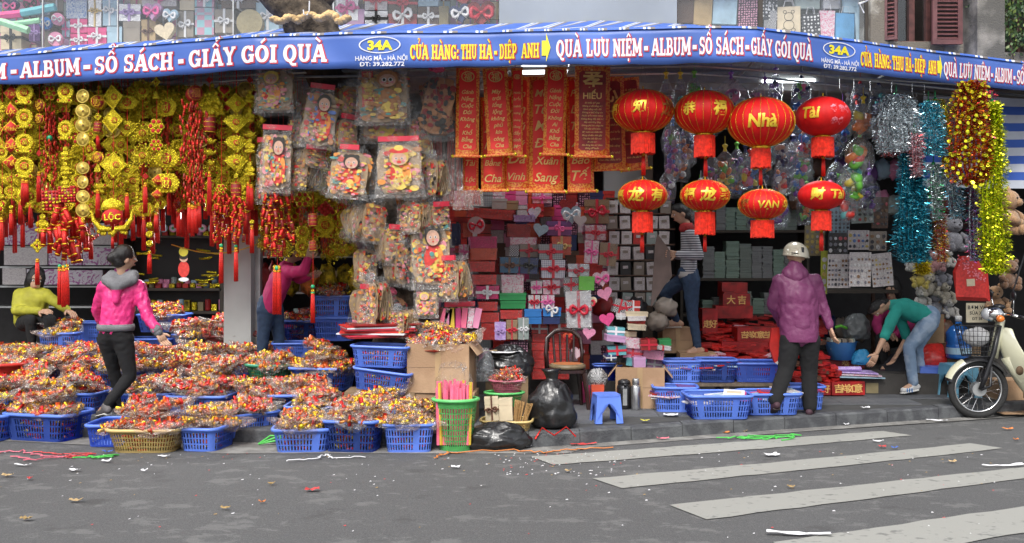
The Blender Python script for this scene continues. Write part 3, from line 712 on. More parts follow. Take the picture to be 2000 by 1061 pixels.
for i in range(63):
 u = (i % 21)/20; r_ = i//21; Y = 9.45+.5*r_+R.uniform(-.12, .12); px = lerp(-30, 560, u)+R.uniform(-8, 8)
 if 195 < px < 262 and r_ == 0: continue
 l = 'clear bag of ornaments bridging the baskets in the %s row, %s' % (('second', 'third', 'fourth')[r_], ('left of the pink woman', 'right of the pink woman', 'near the dark green basket')[0 if px < 215 else (1 if px < 400 else 2)])
 f, o_ = BAGS[R.choice(gold_st+red_st)]; t = T('ornament_bag', l, 'bag of ornaments', (X(px, Y), Y, (.41, .52, .62)[r_]+R.uniform(-.02, .05)), (R.uniform(-.3, .3), R.uniform(-.3, .3), R.uniform(0, 6.28)), l, R.uniform(1., 1.4)); O('plastic_film', f, t); O('ornaments', o_, t, kind='stuff')
m = MB(); m.tube([at(lerp(335, 525, k/8), 478+22*math.sin(k/8*3.14)-10*k/8, 10.3)-at(335, 478, 10.3) for k in range(9)], .006, 5); single('yellow_rope', 'thin yellow rope sagging in front of the white column', 'rope', m, yelS, at(335, 478, 10.3))
# beige lattice basket with boxes, bin bags
basket('lat', tanP, 'tan lattice basket with cream boxes beside the black bin bags', 990, 850, 8.75, -6, None, None, sc=.72)
# cardboard boxes
def carton(label, px0, px1, py0, py1, Y, dep=.34, rot=0, open_=False, mt=None, tape=True, name='cardboard_box', group=None):
 x0, x1 = X(px0, Y), X(px1, Y); h = Z(py0, Y)-Z(py1, Y); W = x1-x0
 t = T(name, label, 'box', ((x0+x1)/2, Y+dep/2, Z(py1, Y)), (0, 0, rad(rot)), group); mt = mt or cardb
 m = MB(); e = .006
 if open_:
  for c, d in (((0, -dep/2, h/2), (W, e, h)), ((0, dep/2, h/2), (W, e, h)), ((-W/2, 0, h/2), (e, dep, h)), ((W/2, 0, h/2), (e, dep, h)), ((0, 0, .01), (W, dep, e))): m.box(c, d)
  for s_ in (-1, 1):
   f = MB(); f.box((s_*.06, 0, 0), (.13, dep*.98, e)); part('flap', f, mt, t, loc=(s_*W/2, 0, h), rot=(0, s_*.9, 0))
 else: m.box((0, 0, h/2), (W, dep, h))
 part('carton_body', m, mt, t)
 if tape:
  f = MB(); f.box((0, -dep/2-.004, h*.5), (.05, .002, h*.98)); f.box((W/2+.003, 0, h*.92), (.002, .05, h*.14)); part('tape', f, mat('brown tape', (.42, .28, .15), .3), t)
  f = MB(); f.box((0, -dep/2-.0035, h*.52), (W*.98, .002, .004)); part('seam', f, mat('box seam', (.2, .13, .08), .9), t)
 return t
carton('large cardboard box full of red and gold packets, in front of the gift boxes', 800, 922, 672, 768, 9.0, .42, -7, True)
carton('cardboard box standing under the large open one beside the green bin', 806, 930, 768, 848, 9.02, .4, -4)
heap = T('ornament_heap_base', 'sheet of red foil lying over the contents of the large cardboard box', 'foil sheet', (X(862, 9.2), 9.2, Z(680, 9.2)))
m = blob(.28, .2, .05, amp=.3, seed=8, neck=False); part('foil', m, redS, heap)
bags(heap, (.52, .34, .0), 14, 'the large cardboard box', .2, styles=red_st, bs=(1, 1.4)) if False else bags(heap, (.52, .34, 0.04), 14, 'the large cardboard box', .2, styles=red_st+[1], sc=(1., 1.4))
# ---------------------------------------------------------------- hanging new year charms
CH = {}
def star(n, r1, r2): return [((r1 if i % 2 == 0 else r2)*math.cos(math.pi*i/n+math.pi/2), (r1 if i % 2 == 0 else r2)*math.sin(math.pi*i/n+math.pi/2)) for i in range(2*n)]
def glyph(m, s, size, y, bold=.02, shear=0, cx=0, cz=0):
 vs, fs, W = text2d(s, bold, shear); k = size; m.add([(cx+(x-W/2)*k, y, cz+(z-.5)*k) for x, z in vs], fs)
def charm(kind):
 """unit-size charm meshes (about 1 across)"""
 if kind in CH: return CH[kind]
 m = MB(); mats = [gold2, redF, gold, dred]
 if kind.startswith('diamond'):
  m.mat(2); m.prism([(0, -.5), (.5, 0), (0, .5), (-.5, 0)], -.02, .05); m.mat(1); m.prism([(0, -.42), (.42, 0), (0, .42), (-.42, 0)], -.04, -.02)
  m.mat(2); glyph(m, kind[7:] or 'Phúc', .24 if len(kind) > 10 else .3, -.05, .02, .2)
 elif kind == 'wreath':
  for i in range(16):
   a = 6.283*i/16; m.ball((.34*math.cos(a), 0, .34*math.sin(a)+.08), (.12, .1, .12), 7, 5)
  m.disc(0, .08, .3, .3, -.02, .06, 14); m.mat(1); m.disc(0, .08, .19, .19, -.06, -.02, 12); m.mat(0); glyph(m, '福', .22, -.075, .01, 0, 0, .08)
  for s_ in (-.3, -.1, .1, .3): m.ball((s_, -.02, -.4), (.13, .08, .12), 7, 5)
  m.mat(1)
  for s_ in (-.3, .3): m.ball((s_, -.1, -.38), .055, 6, 4)
 elif kind == 'coin':
  n = 24; m.prism([(.5*math.cos(6.283*i/n), .5*math.sin(6.283*i/n)) for i in range(n)], -.03, .03)
  for i in range(n):
   a = 6.283*i/n; b = 6.283*(i+1)/n; m.add([(q*math.cos(t), -.05, q*math.sin(t)) for q, t in ((.5, a), (.5, b), (.43, b), (.43, a))], [(0, 1, 2, 3)])
  m.mat(3); m.prism([(-.07, -.07), (.07, -.07), (.07, .07), (-.07, .07)], -.045, -.03); m.mat(0)
  for c, x, z in (('福', 0, .27), ('寿', 0, -.27), ('禄', .27, 0), ('财', -.27, 0)): glyph(m, c, .17, -.04, .015, 0, x, z)
  mats = [coinm, redF, gold, mat('coin groove', (.25, .14, .03), .6)]
 elif kind == 'fan':
  n = 9; pts = [(0, -.38)]+[(.52*math.sin(rad(-62+124*i/n)), -.12+.52*math.cos(rad(-62+124*i/n))) for i in range(n, -1, -1)][::-1]
  pts = [(0, -.38)]+[(.52*math.sin(rad(62-124*i/n)), -.14+.5*math.cos(rad(62-124*i/n))) for i in range(n+1)]
  m.prism(pts, -.02, .04)
  for i in range(n+1):
   a = rad(62-124*i/n); m.tube([(0, -.04, -.36), (.5*math.sin(a), -.04, -.14+.48*math.cos(a))], .022, 5)
   m.ball((.52*math.sin(a), -.02, -.14+.5*math.cos(a)), .045, 6, 4)
  m.mat(1); m.disc(0, .06, .12, .12, -.08, -.04, 12); m.mat(0); glyph(m, '福', .13, -.09, .01, 0, 0, .06)
 elif kind == 'flower':
  for i in range(6):
   a = 6.283*i/6; m.mat(0); m.ball((.3*math.cos(a), 0, .3*math.sin(a)), (.2, .07, .2), 8, 5); m.mat(1); m.ball((.3*math.cos(a), -.05, .3*math.sin(a)), (.12, .05, .12), 7, 4)
  m.mat(0); m.ball((0, -.05, 0), .13, 8, 5)
 elif kind == 'fuzzy':
  rr = random.Random(3)
  for i in range(260):
   a = rr.uniform(0, 6.283); q = rr.gauss(.36, .07); l = rr.uniform(.06, .14); b = rr.uniform(0, 6.28)
   x, z, y = q*math.cos(a), q*math.sin(a), rr.uniform(-.08, .08)
   m.add([(x, y, z), (x+l*math.cos(b), y-.05*rr.random(), z+l*math.sin(b)), (x+l*math.cos(b)+.03, y, z+l*math.sin(b)+.02), (x+.03, y+.02, z+.02)], [(0, 1, 2, 3)])
  m.disc(0, 0, .3, .3, 0, .04, 12); m.mat(1); m.disc(0, 0, .15, .15, -.04, 0, 12); m.mat(0); glyph(m, '春', .18, -.05, .01)
 elif kind == 'hex':
  m.prism([(-.5, 0), (-.3, -.32), (.3, -.32), (.5, 0), (.3, .32), (-.3, .32)], -.02, .04)
  for i in range(20):
   a = 6.283*i/20; m.ball((.48*math.cos(a), -.01, .3*math.sin(a)), .05, 6, 4)
  m.mat(1); m.disc(0, 0, .2, .2, -.06, -.02, 12); m.mat(0); glyph(m, '財', .26, -.07, .015)
 elif kind == 'gdiamond':
  m.prism([(0, -.5), (.5, 0), (0, .5), (-.5, 0)], -.02, .04)
  for i in range(40):
   t = i/10; k_ = int(t) % 4; u = t-int(t); P_ = [(0, -.5), (.5, 0), (0, .5), (-.5, 0)]; a, b = P_[k_], P_[(k_+1) % 4]
   m.ball((lerp(a[0], b[0], u), -.01, lerp(a[1], b[1], u)), .045, 5, 4)
  m.mat(1); m.disc(0.1, 0, .13, .13, -.05, -.02, 12); m.mat(0); glyph(m, '福', .15, -.06, .01, 0, .1, 0)
 elif kind == 'mount':
  rr = random.Random(9)
  for i in range(60):
   z = rr.random(); x = rr.uniform(-.5, .5)*(1-.55*z); m.ball((x, rr.uniform(-.08, .02), -.4+z*.75), rr.uniform(.05, .09), 6, 4)
  m.prism([(-.5, -.42), (.5, -.42), (.42, .0), (.18, .38), (-.18, .38), (-.42, 0)], 0, .05)
 elif kind == 'ingot':
  n = 10; pts = [(.5*math.cos(math.pi+math.pi*i/n), .1+.34*math.sin(math.pi+math.pi*i/n)) for i in range(n+1)]+[(.3, .02), (-.3, .02)]
  m.prism(pts, -.12, .12); m.ball((0, 0, .06), (.22, .1, .17), 10, 6)
 elif kind == 'figure':
  m.ball((0, 0, .28), .16, 8, 6); m.ball((0, 0, -.02), (.24, .16, .22), 9, 6); m.ball((0, 0, -.32), (.34, .2, .14), 9, 5); m.ball((.2, -.08, -.05), (.09, .08, .14), 6, 4); m.ball((-.2, -.08, -.05), (.09, .08, .14), 6, 4)
 elif kind == 'barrel':
  m.mat(3); m.lathe([(.26, -.42), (.3, -.3), (.3, .3), (.26, .42)], 12); m.mat(0)
  for z in (-.38, -.14, .1, .36): m.lathe([(.3, z-.02), (.325, z), (.3, z+.02)], 12, capb=False, capt=False)
 elif kind == 'drum':
  M_ = Euler((0, 0, .6)).to_matrix().to_4x4(); m.mat(1); m.disc(0, 0, .42, .42, -.3, .5, 18, M_); m.mat(2); m.disc(0, 0, .42, .42, -.33, -.3, 18, M_); m.mat(3); m.disc(0, 0, .36, .36, -.345, -.33, 18, M_); m.mat(2); vs, fs, W = text2d('福', .01); m.add([((x-W/2)*.4, -.355, (z-.5)*.4) for x, z in vs], fs, M_)
  mats = [gold2, redF, copper, dred]
 elif kind == 'disc':
  m.mat(2); m.disc(0, 0, .5, .5, -.02, .06, 20); m.mat(3); m.disc(0, 0, .4, .4, -.04, -.02, 20); m.mat(2); glyph(m, '財', .5, -.05, .02)
 elif kind == 'heart':
  pts = [(.5*math.sin(t)**3, .08+.03*(13*math.cos(t)-5*math.cos(2*t)-2*math.cos(3*t)-math.cos(4*t))) for t in [6.283*i/22 for i in range(22)]][::-1]
  m.prism(pts, -.02, .05); m.mat(1); m.prism([(x*.72, .02+z*.72) for x, z in pts], -.05, -.02)
 elif kind == 'bell':
  m.lathe([(.34, -.4), (.3, -.2), (.2, .1), (.06, .3), (.03, .45)], 12); m.mat(0)
 elif kind == 'fish':
  rr = random.Random(4)
  for s_ in (-1, 1):
   m.mat(0); m.tube([(s_*.05, 0, -.3), (s_*.3, 0, -.28), (s_*.46, 0, -.05), (s_*.5, 0, .2)], [.16, .17, .12, .03], 8, flat=.5)
   m.prism([(s_*.45, .1), (s_*.62, .3), (s_*.5, .12), (s_*.66, .02)] if s_ > 0 else [(-.66, .02), (-.5, .12), (-.62, .3), (-.45, .1)], -.02, .02)
  m.mat(1); m.disc(0, .02, .26, .2, -.06, .02, 14); m.mat(0); glyph(m, 'LỘC', .15, -.07, .03, 0, 0, .02)
  m.prism([(-.3, .2), (.3, .2), (.2, .42), (0, .5), (-.2, .42)], -.02, .02)
  for i in range(18): m.ball((rr.uniform(-.4, .4), -.05, -.42+rr.random()*.18), .06, 6, 4)
 elif kind == 'knot':
  m.mat(1)
  for a, b in ((0, 0), (.16, .16), (-.16, .16), (.16, -.16), (-.16, -.16), (0, .3), (0, -.3), (.3, 0), (-.3, 0)): m.ball((a, 0, b), (.14, .09, .14), 7, 5)
 elif kind == 'gknot':
  for a, b in ((0, 0), (.16, .16), (-.16, .16), (.16, -.16), (-.16, -.16), (0, .36), (0, -.36), (.36, 0), (-.36, 0)): m.ball((a, 0, b), (.15, .09, .15), 7, 5)
  m.mat(3); m.ball((0, -.06, 0), .1, 7, 5)
 elif kind == 'bead': m.ball((0, 0, 0), .5, 10, 7)
 elif kind == 'jbead': m.ball((0, 0, 0), .5, 10, 7); mats = [jade]
 elif kind.startswith('crk'):   # cluster of firecrackers, unit height 1
  rr = random.Random(int(kind[3:] or 0)); n = {'0': 60, '1': 16, '2': 26}[kind[3:] or '0']; w_ = {'0': .14, '1': .3, '2': .2}[kind[3:] or '0']; l = {'0': .085, '1': .3, '2': .17}[kind[3:] or '0']; q = l*.16 if kind != 'crk0' else .016
  for i in range(n):
   z = .5-l/2-(1-l)*(i/n); s_ = -1 if i % 2 else 1; x = rr.uniform(0, w_)*s_; y = rr.uniform(-w_, w_)*.7; tl = rr.uniform(.05, .5)*s_ if kind != 'crk0' else rr.uniform(-.15, .15)
   M_ = Matrix.Translation((x, y, z)) @ Euler((rr.uniform(-.2, .2), -tl, 0)).to_matrix().to_4x4()
   m.mat(1 if rr.random() < .8 else 3); m.tube([(0, 0, -l/2), (0, 0, l/2)], q, 7, True, M_); m.mat(0)
   for zz in (-.42, .36): m.tube([(0, 0, l*zz), (0, 0, l*(zz+.07))], q*1.1, 7, True, M_)
  mats = [copper if kind == 'crk0' else gold, redS, gold, dred]
 elif kind == 'tassel':   # unit length 1, top at 0
  m.mat(0); m.lathe([(.045, -.10), (.06, -.08), (.06, -.02), (.03, .0)], 10, capb=False); m.lathe([(.062, -.14), (.068, -.125), (.062, -.11)], 10, capb=False, capt=False)
  m.mat(1); n = 18
  for i in range(n):
   a = 6.283*i/n; q = .055 if i % 2 else .035; L_ = -.98-.03*random.Random(i).random()
   m.tube([(q*math.cos(a)*.8, q*math.sin(a)*.8, -.08), (q*math.cos(a)*1.1, q*math.sin(a)*1.1, -.5), (q*math.cos(a)*1.15, q*math.sin(a)*1.15, L_)], .013, 4)
  mats = [gold, redT]
 elif kind == 'mosaic':
  rr = random.Random(2); m.mat(3); m.box((0, 0, 0), (.9, .2, .9)); 
  for i in range(6):
   for j in range(6): m.mat(rr.choice((0, 1, 1, 0))); m.ball((-.38+.15*i, -.1, -.38+.15*j), (.07, .05, .07), 6, 4)
 me = m.mesh('charm', mats, 'auto'); CH[kind] = me; return me
PN = {'wreath': 'gold_wreath', 'coin': 'gold_coin', 'fan': 'gold_fan', 'flower': 'flower_charm', 'fuzzy': 'tinsel_ring', 'hex': 'plaque', 'gdiamond': 'gold_diamond', 'mount': 'gold_relief', 'ingot': 'gold_ingot', 'figure': 'gold_figure', 'barrel': 'barrel_charm', 'drum': 'drum', 'disc': 'round_plaque', 'heart': 'heart_charm', 'bell': 'bell', 'fish': 'fish_pair', 'knot': 'knot', 'gknot': 'gold_knot', 'bead': 'bead', 'jbead': 'jade_bead', 'tassel': 'tassel', 'mosaic': 'beaded_square', 'crk0': 'firecracker_bunch', 'crk1': 'firecracker_bunch', 'crk2': 'firecracker_bunch'}
def string(label, px, py_top, Y, items, group=None, cordend=None):
 """items: (kind, py_centre, size_px[, dx_px]) in photograph pixels at depth Y"""
 Y = max(Y, interp(px, BT)[0]+.1); s = Y/2000; t = T('charm_string', label, 'charm string', at(px, py_top, Y), (0, 0, R.uniform(-.12, .12)), group)
 last = max(i[1] for i in items if i[0] != 'tassel') if any(i[0] != 'tassel' for i in items) else items[0][1]
 m = MB(); m.tube([(0, .012, 0), (0, .012, -(last-py_top)*s)], .0025, 4); part('cord', m, redT, t)
 for it in items:
  k, py, sz = it[:3]; dx = it[3] if len(it) > 3 else 0
  if k == 'tassel': o = O('tassel', charm(k), t, (dx*s, 0, -(py-py_top)*s), (0, 0, R.uniform(0, 3)), (sz*s*(max(.7, min(1.6, 60/sz))), sz*s*max(.7, min(1.6, 60/sz)), sz*s))
  else:
   tw = R.uniform(-.45, .45) if not k.startswith('crk') and k != 'barrel' else R.uniform(0, 3)
   o = O(PN.get(k, 'diamond_plaque'), charm(k), t, (dx*s, 0, -(py-py_top)*s), (R.uniform(-.08, .08), R.uniform(-.06, .06), tw), sz*s, kind='stuff' if k[:3] == 'crk' else None)
 return t
Yh = 9.45
string('string of five red diamond plaques with gold writing near the left edge', 22, 160, 9.5, [('diamondTài', 182, 34), ('diamondLộc', 217, 36), ('diamondPhúc', 251, 33), ('diamondĐắc', 285, 34), ('diamondTết', 318, 33), ('bead', 405, 9), ('tassel', 410, 50)])
string('string of four gold wreaths with red centres, second from the left edge', 48, 160, 9.45, [('wreath', 184, 42), ('wreath', 232, 38), ('wreath', 281, 38), ('wreath', 328, 42), ('tassel', 350, 52, -3), ('tassel', 352, 44, 4)])
string('string with two dark red round plaques and long red tassels', 76, 160, 9.55, [('disc', 205, 26), ('disc', 233, 22), ('knot', 300, 14), ('tassel', 335, 60)])
string('string with a copper flower on top and long firecrackers, near the left', 97, 160, 9.55, [('flower', 182, 32), ('crk0', 245, 90), ('crk0', 335, 110), ('jbead', 270, 12)])
string('string ending in a thick cluster of fat red firecrackers with four tassels', 128, 158, 9.3, [('wreath', 182, 40), ('wreath', 255, 38), ('figure', 300, 32), ('figure', 329, 30), ('figure', 356, 30), ('mosaic', 392, 44, -26), ('mosaic', 380, 36, 4), ('crk1', 465, 110, -5), ('crk1', 460, 120, 6), ('jbead', 520, 8, -12), ('jbead', 520, 8, 2), ('tassel', 518, 78, -12), ('tassel', 518, 82, -4), ('tassel', 516, 80, 3)])
string('string of eight gold coins, four above and four brighter below', 162, 150, 9.35, [('coin', 188, 27), ('coin', 217, 27), ('coin', 245, 28), ('coin', 272, 27), ('coin', 328, 24), ('coin', 356, 25), ('coin', 384, 25), ('coin', 411, 27), ('bead', 428, 8), ('tassel', 430, 44)])
string('string with a round red plaque above a barrel charm and tassels', 191, 150, 9.4, [('disc', 199, 28), ('gknot', 228, 15), ('barrel', 249, 26), ('tassel', 262, 30), ('disc', 308, 24), ('bell', 328, 22), ('barrel', 352, 14), ('tassel', 370, 56)])
string('string of gold beaded diamonds ending in a pair of gold fish', 220, 145, 9.4, [('gdiamond', 190, 46), ('gdiamond', 236, 46), ('gdiamond', 322, 48, 2), ('fan', 398, 24), ('fish', 425, 76), ('bead', 458, 9), ('tassel', 460, 26)])
string('string of two gold fans with a long red tassel, left of centre of the gold rows', 248, 145, 9.45, [('fan', 252, 42), ('hex', 200, 40), ('fan', 335, 36), ('bead', 355, 8), ('tassel', 376, 52)])
string('string with gold rings and a chain of gold beads', 278, 140, 9.5, [('fuzzy', 178, 44), ('fuzzy', 260, 44), ('fuzzy', 304, 42)]+[('bead', 330+7*i, 7, -10+R.uniform(-1, 1)) for i in range(10)]+[('knot', 345, 14, 6), ('tassel', 356, 60, 6)])
string('string of two red and gold flower medallions', 305, 140, 9.35, [('flower', 247, 34), ('flower', 284, 28), ('gknot', 160, 20), ('bell', 185, 20)])
string('string of wide gold plaques with red medallions', 326, 140, 9.45, [('hex', 210, 54), ('hex', 310, 54), ('hex', 358, 58), ('diamondXuân', 352, 26, -18), ('diamondVinh', 380, 24, -20), ('bell', 400, 16, -20), ('tassel', 415, 40, -22)])
string('red drum with long rows of tiny firecrackers and a bunch of tassels', 380, 140, 9.25, [('drum', 183, 36), ('crk0', 260, 130, -8), ('crk0', 262, 125, 6), ('crk0', 335, 130, -2), ('crk0', 345, 120, 8), ('tassel', 396, 60, -10), ('tassel', 400, 62, -4), ('tassel', 398, 58, 3), ('tassel', 395, 50, 9)])
string('string with a broad gold relief above a barrel and three gold cones', 409, 130, 9.3, [('knot', 156, 15), ('mount', 200, 58), ('barrel', 243, 40), ('ingot', 275, 28), ('ingot', 297, 28), ('ingot', 318, 28), ('tassel', 333, 88)])
string('string of plaited red firecrackers with a green bead and long tassel', 432, 135, 9.35, [('heart', 178, 26, 6), ('heart', 212, 20, 12), ('flower', 370, 24), ('crk1', 400, 60, -3), ('crk2', 435, 90), ('jbead', 480, 8), ('tassel', 482, 72)])
string('string of gold fans ending in a firecracker barrel in front of the white column', 461, 135, 9.25, [('gdiamond', 202, 38), ('fan', 242, 50), ('fan', 282, 46), ('fan', 319, 46), ('bell', 342, 14), ('barrel', 372, 34), ('crk1', 412, 64), ('crk1', 450, 58), ('jbead', 481, 7), ('tassel', 482, 68)])
string('string of gold seated figures at the right end of the gold rows', 488, 135, 9.3, [('knot', 156, 14), ('figure', 188, 30), ('figure', 225, 32), ('ingot', 262, 26), ('figure', 285, 34), ('figure', 330, 34), ('tassel', 355, 56, -3), ('tassel', 360, 50, 3), ('bead', 434, 10, 4), ('tassel', 440, 55, 4)])
string('short string with a gold knot hanging low at the left', 73, 420, 9.2, [('gknot', 480, 28), ('tassel', 505, 52)])
string('single long red tassel hanging at the far left edge', 3, 150, 9.4, [('figure', 210, 26), ('wreath', 300, 30), ('bead', 385, 12), ('bell', 400, 12), ('tassel', 425, 64)])
string('string of three red and gold lantern beads beside the head of the woman in pink', 292, 400, 9.5, [('bead', 440, 13), ('bead', 458, 15), ('bead', 476, 14), ('tassel', 490, 45)])
string('thick firecracker rope ending in a broad red tassel, left of the hanging pictures', 541, 300, 9.3, [('crk2', 350, 100), ('crk2', 430, 130, -6), ('crk2', 430, 130, 8), ('mosaic', 490, 26), ('jbead', 524, 11), ('tassel', 518, 96, -4), ('tassel', 518, 96, 4)])
string('narrow red hanging with yellow green beads near the fuchsia woman', 611, 300, 9.4, [('barrel', 430, 30), ('knot', 330, 18), ('barrel', 480, 24), ('jbead', 560, 8), ('jbead', 572, 8), ('tassel', 565, 66)])
# background rows: shared label, individuals
FS = [(10, 'red diamond plaques'), (48, 'four gold wreaths'), (76, 'two dark round plaques'), (97, 'copper flower'), (128, 'fat firecrackers'), (162, 'eight coins'), (191, 'round plaque and barrel'), (220, 'gold fish pair'), (248, 'two gold fans'), (278, 'bead chain'), (305, 'flower medallions'), (330, 'wide hexagonal plaques'), (380, 'red drum'), (409, 'three gold cones'), (432, 'plaited firecrackers'), (461, 'gold fan string by the column'), (495, 'seated gold figures')]
bgk = ['wreath', 'fuzzy', 'gdiamond', 'hex', 'fan', 'fuzzy', 'mount', 'figure', 'gdiamond', 'hex', 'wreath', 'coin', 'flower', 'crk0', 'fuzzy']
for i in range(96):
 px = -25+i*5.5+R.uniform(-3, 3); Y = 9.65+(i % 4)*.14; it = []; py = R.uniform(160, 185)
 if 365 < px < 420 and i % 2: continue
 end = R.uniform(330, 425)
 while py < end:
  k = R.choice(bgk); sz = R.uniform(24, 44) if k not in ('crk0',) else 90; it.append((k, py+sz*.4, sz)); py += sz*.82
 if R.random() < .9: it.append(('tassel', py-8, R.uniform(45, 90)))
 w_ = min(FS, key=lambda q: abs(q[0]-px))[1]; string('gold charm string in the back rows behind the '+w_, px, 140, Y, it, 'gold charm strings in the back rows behind the '+w_)
for i in range(14):
 px = 515+i*13+R.uniform(-4, 4); Y = 10.1+(i % 3)*.2; it = []; py = R.uniform(300, 330)
 while py < 480:
  k = R.choice(['fuzzy', 'wreath', 'fuzzy', 'knot', 'flower', 'crk2']); sz = R.uniform(28, 44); it.append((k, py+sz*.4, sz)); py += sz*.9
 string('charm string with gold rings hanging behind the wrapped pictures', px, 150, Y, it, 'charm strings behind the wrapped pictures')
# rods the strings hang from
for Y, z in ((9.35, Z(137, 9.35)), (9.9, Z(140, 9.9))):
 m = MB(); m.tube([bn(q, .2)+Vector((0, Y-9.15, 0)) for q in range(-300, 701, 100)], .012, 8); single('hanging_rod', 'steel rod at Y%d carrying charm strings' % 0 if False else ('front' if Y < 9.5 else 'rear')+' steel rod above the gold charm strings', 'rod', m, steel)
# ---------------------------------------------------------------- scrolls
bord = mat('gold brocade', (.66, .06, .015), .5, nscale=70, col2=(.82, .34, .05), c2=(.44, .56)); scr = mat('scroll red silk', (.80, .022, .012),   .55, nscale=6, namt=.12); gink = mat('gold ink', (.82, .52, .16), .5, 0, nscale=20); gprint = mat('gold print', (.85, .55, .05), .35, .4, nscale=9, namt=.25)
def scroll(label, px0, px1, py0, py1, Y, lines, medal=None, tilt=0., narrow=.72, deep=False, lsz=None, head=None):
 s = Y/2000; W = (px1-px0)*s; H = (py1-py0)*s
 t = T('wall_scroll', label, 'scroll', at((px0+px1)/2, py0, Y), (rad(R.uniform(-1, 1)), rad(tilt), rad(R.uniform(-4, 4))))
 n = 30; m = MB(); vs = []
 for i in range(n+1):
  z = -H*i/n; y = .006*math.sin(i*.36+px0); vs += [(-W/2, y, z), (W/2, y, z), (-W/2, y+.004, z), (W/2, y+.004, z)]
 fs = []
 for i in range(n): a = 4*i; fs += [(a, a+4, a+5, a+1), (a+2, a+3, a+7, a+6), (a, a+2, a+6, a+4), (a+1, a+5, a+7, a+3)]
 m.add(vs, fs); part('brocade_border', m, bord, t, True)
 def yy(z): return .006*math.sin(min(n, max(0, -z/H*n))*.36+px0)
 m = MB(); vs = []; w2 = W*narrow/2; z0, z1 = -H*(.03 if not head else .05), -H*.94; c = w2*.25
 rows = [(z0, w2-c), (z0-c*.6, w2)]+[(lerp(z0-c*.6, z1+c*.6, i/24), w2) for i in range(1, 24)]+[(z1+c*.6, w2), (z1, w2-c)]
 for z, q in rows: vs += [(-q, yy(z)-.0025, z), (q, yy(z)-.0025, z)]
 m.add(vs, [(2*i, 2*i+2, 2*i+3, 2*i+1) for i in range(len(rows)-1)]); part('silk_panel', m, scr if not deep else dred, t)
 z = -H*.05
 m = MB()
 def put(sx, zt, hgt, wmax, bold=.015, shear=.25):
  vs, fs, Wt = text2d(sx, bold, shear); k = min(hgt, wmax/Wt)
  m.add([((x-Wt/2)*k, yy(zt-hgt/2)-.007, zt-hgt+zz*k) for x, zz in vs], fs)
 if medal:
  mm = MB(); q = w2*.78; vs = []
  for i in range(20):
   a = 6.283*i/20; vs += [(q*math.cos(a), yy(-H*.1)-.006, -H*.1+q*.8*math.sin(a)), (q*.86*math.cos(a), yy(-H*.1)-.006, -H*.1+q*.67*math.sin(a))]
  mm.add(vs, [(2*i, 2*i+1, (2*i+3) % 40, (2*i+2) % 40) for i in range(20)]); part('medallion', mm, gink, t)
  put(medal, -H*.1+q*.5, q, q*1.2, .01, 0); z = -H*.24
 if head:
  for sx, hh, ww in head: put(sx, z-.01, hh*H, w2*1.6, .02, 0); z -= hh*H*1.35
  z -= H*.02
 hl = (-z1+z)/max(1, len(lines)) if False else (z-z1)/max(1, len(lines))
 for sx in lines: put(sx, z-hl*.12, hl*(lsz or .6), w2*1.75, .012, .3); z -= hl
 part('gold_writing', m, gink, t, kind='stuff')
 m = MB(); m.tube([(-W/2-.02, 0, -H-.008), (W/2+.02, 0, -H-.008)], .013, 8); part('roller', m, bord, t)
 for s_ in (-1, 1): m = MB(); m.ball((s_*(W/2+.025), 0, -H-.008), (.016, .018, .018), 8, 6); part('roller_knob', m, gold2, t)
 return t
GA = ['Gánh', 'Nặng', 'Cuộc', 'Đời', 'Không', 'Ai', 'Khổ', 'Bằng', 'Cha']
scroll('narrow red scroll with gold round emblem and vertical verse, leftmost of the front scrolls', 891, 937, 133, 304, 9.25, GA, '福', .5)
scroll('narrow red scroll with a long sky verse, second of the front scrolls', 942, 991, 133, 302, 9.22, ['Mây', 'trời', 'lồng', 'lộng', 'không', 'phủ', 'kín', 'công', 'Cha'], '福', -3.5)
scroll('slim red scroll hanging between the sky verse and the narrow pair', 999, 1021, 133, 304, 9.3, ['Nước', 'biển', 'mênh', 'mông', 'không', 'đong', 'đầy', 'tình', 'Mẹ'], '福', 0)
scroll('narrow red scroll with vertical verse just left of the broad filial scroll', 1064, 1108, 131, 300, 9.2, GA, '福', 1.2)
scroll('broad red scroll with a large gold character and small lines of verse', 1123, 1192, 130, 304, 9.2, ['Đi khắp thế gian', 'Không ai tốt bằng mẹ', 'Gánh nặng cuộc đời', 'Không ai khổ bằng cha', 'Nước biển mênh mông', 'Không đong đầy tình mẹ', 'Mây trời lồng lộng', 'Không phủ kín công cha', 'Tần tảo sớm hôm', 'Mẹ nuôi con khôn lớn', 'Mang cả tấm thân gầy', 'Cha che chở đời con', 'Ai còn mẹ', 'Xin đừng làm mẹ khóc', 'Đừng để buồn'], None, .3, .76, True, .5, [('孝', .17, 1), ('HIẾU', .07, 1)])
scroll('orange red scroll behind, only its lower end showing at the left', 905, 936, 200, 374, 9.5, ['', '', '', 'Tài', 'Lộc'], None, .6)
scroll('long red scroll behind ending with the words for father', 938, 984, 190, 371, 9.46, ['Đời', 'Ai', 'Khó', 'Bằng', 'Cha'], None, -.6, .8, lsz=.75)
scroll('long red scroll behind ending with a gold word of glory', 986, 1034, 150, 369, 9.5, ['Tâm', 'An', 'Phú', 'Quý', 'Đa', 'Vinh'], None, .3, .8, lsz=.75)
scroll('long red scroll with spring greeting hanging lowest in the centre', 1034, 1102, 150, 373, 9.42, ['Mừng', 'Tuổi', 'Mới', 'Đón', 'Xuân', 'Sang'], None, .2, .78, lsz=.72)
scroll('long red scroll behind and right of the spring greeting', 1105, 1157, 150, 372, 9.47, ['Phúc', 'Lộc', 'Thọ', 'An', 'Bảo', 'Tế'], None, -1, .78, lsz=.7)
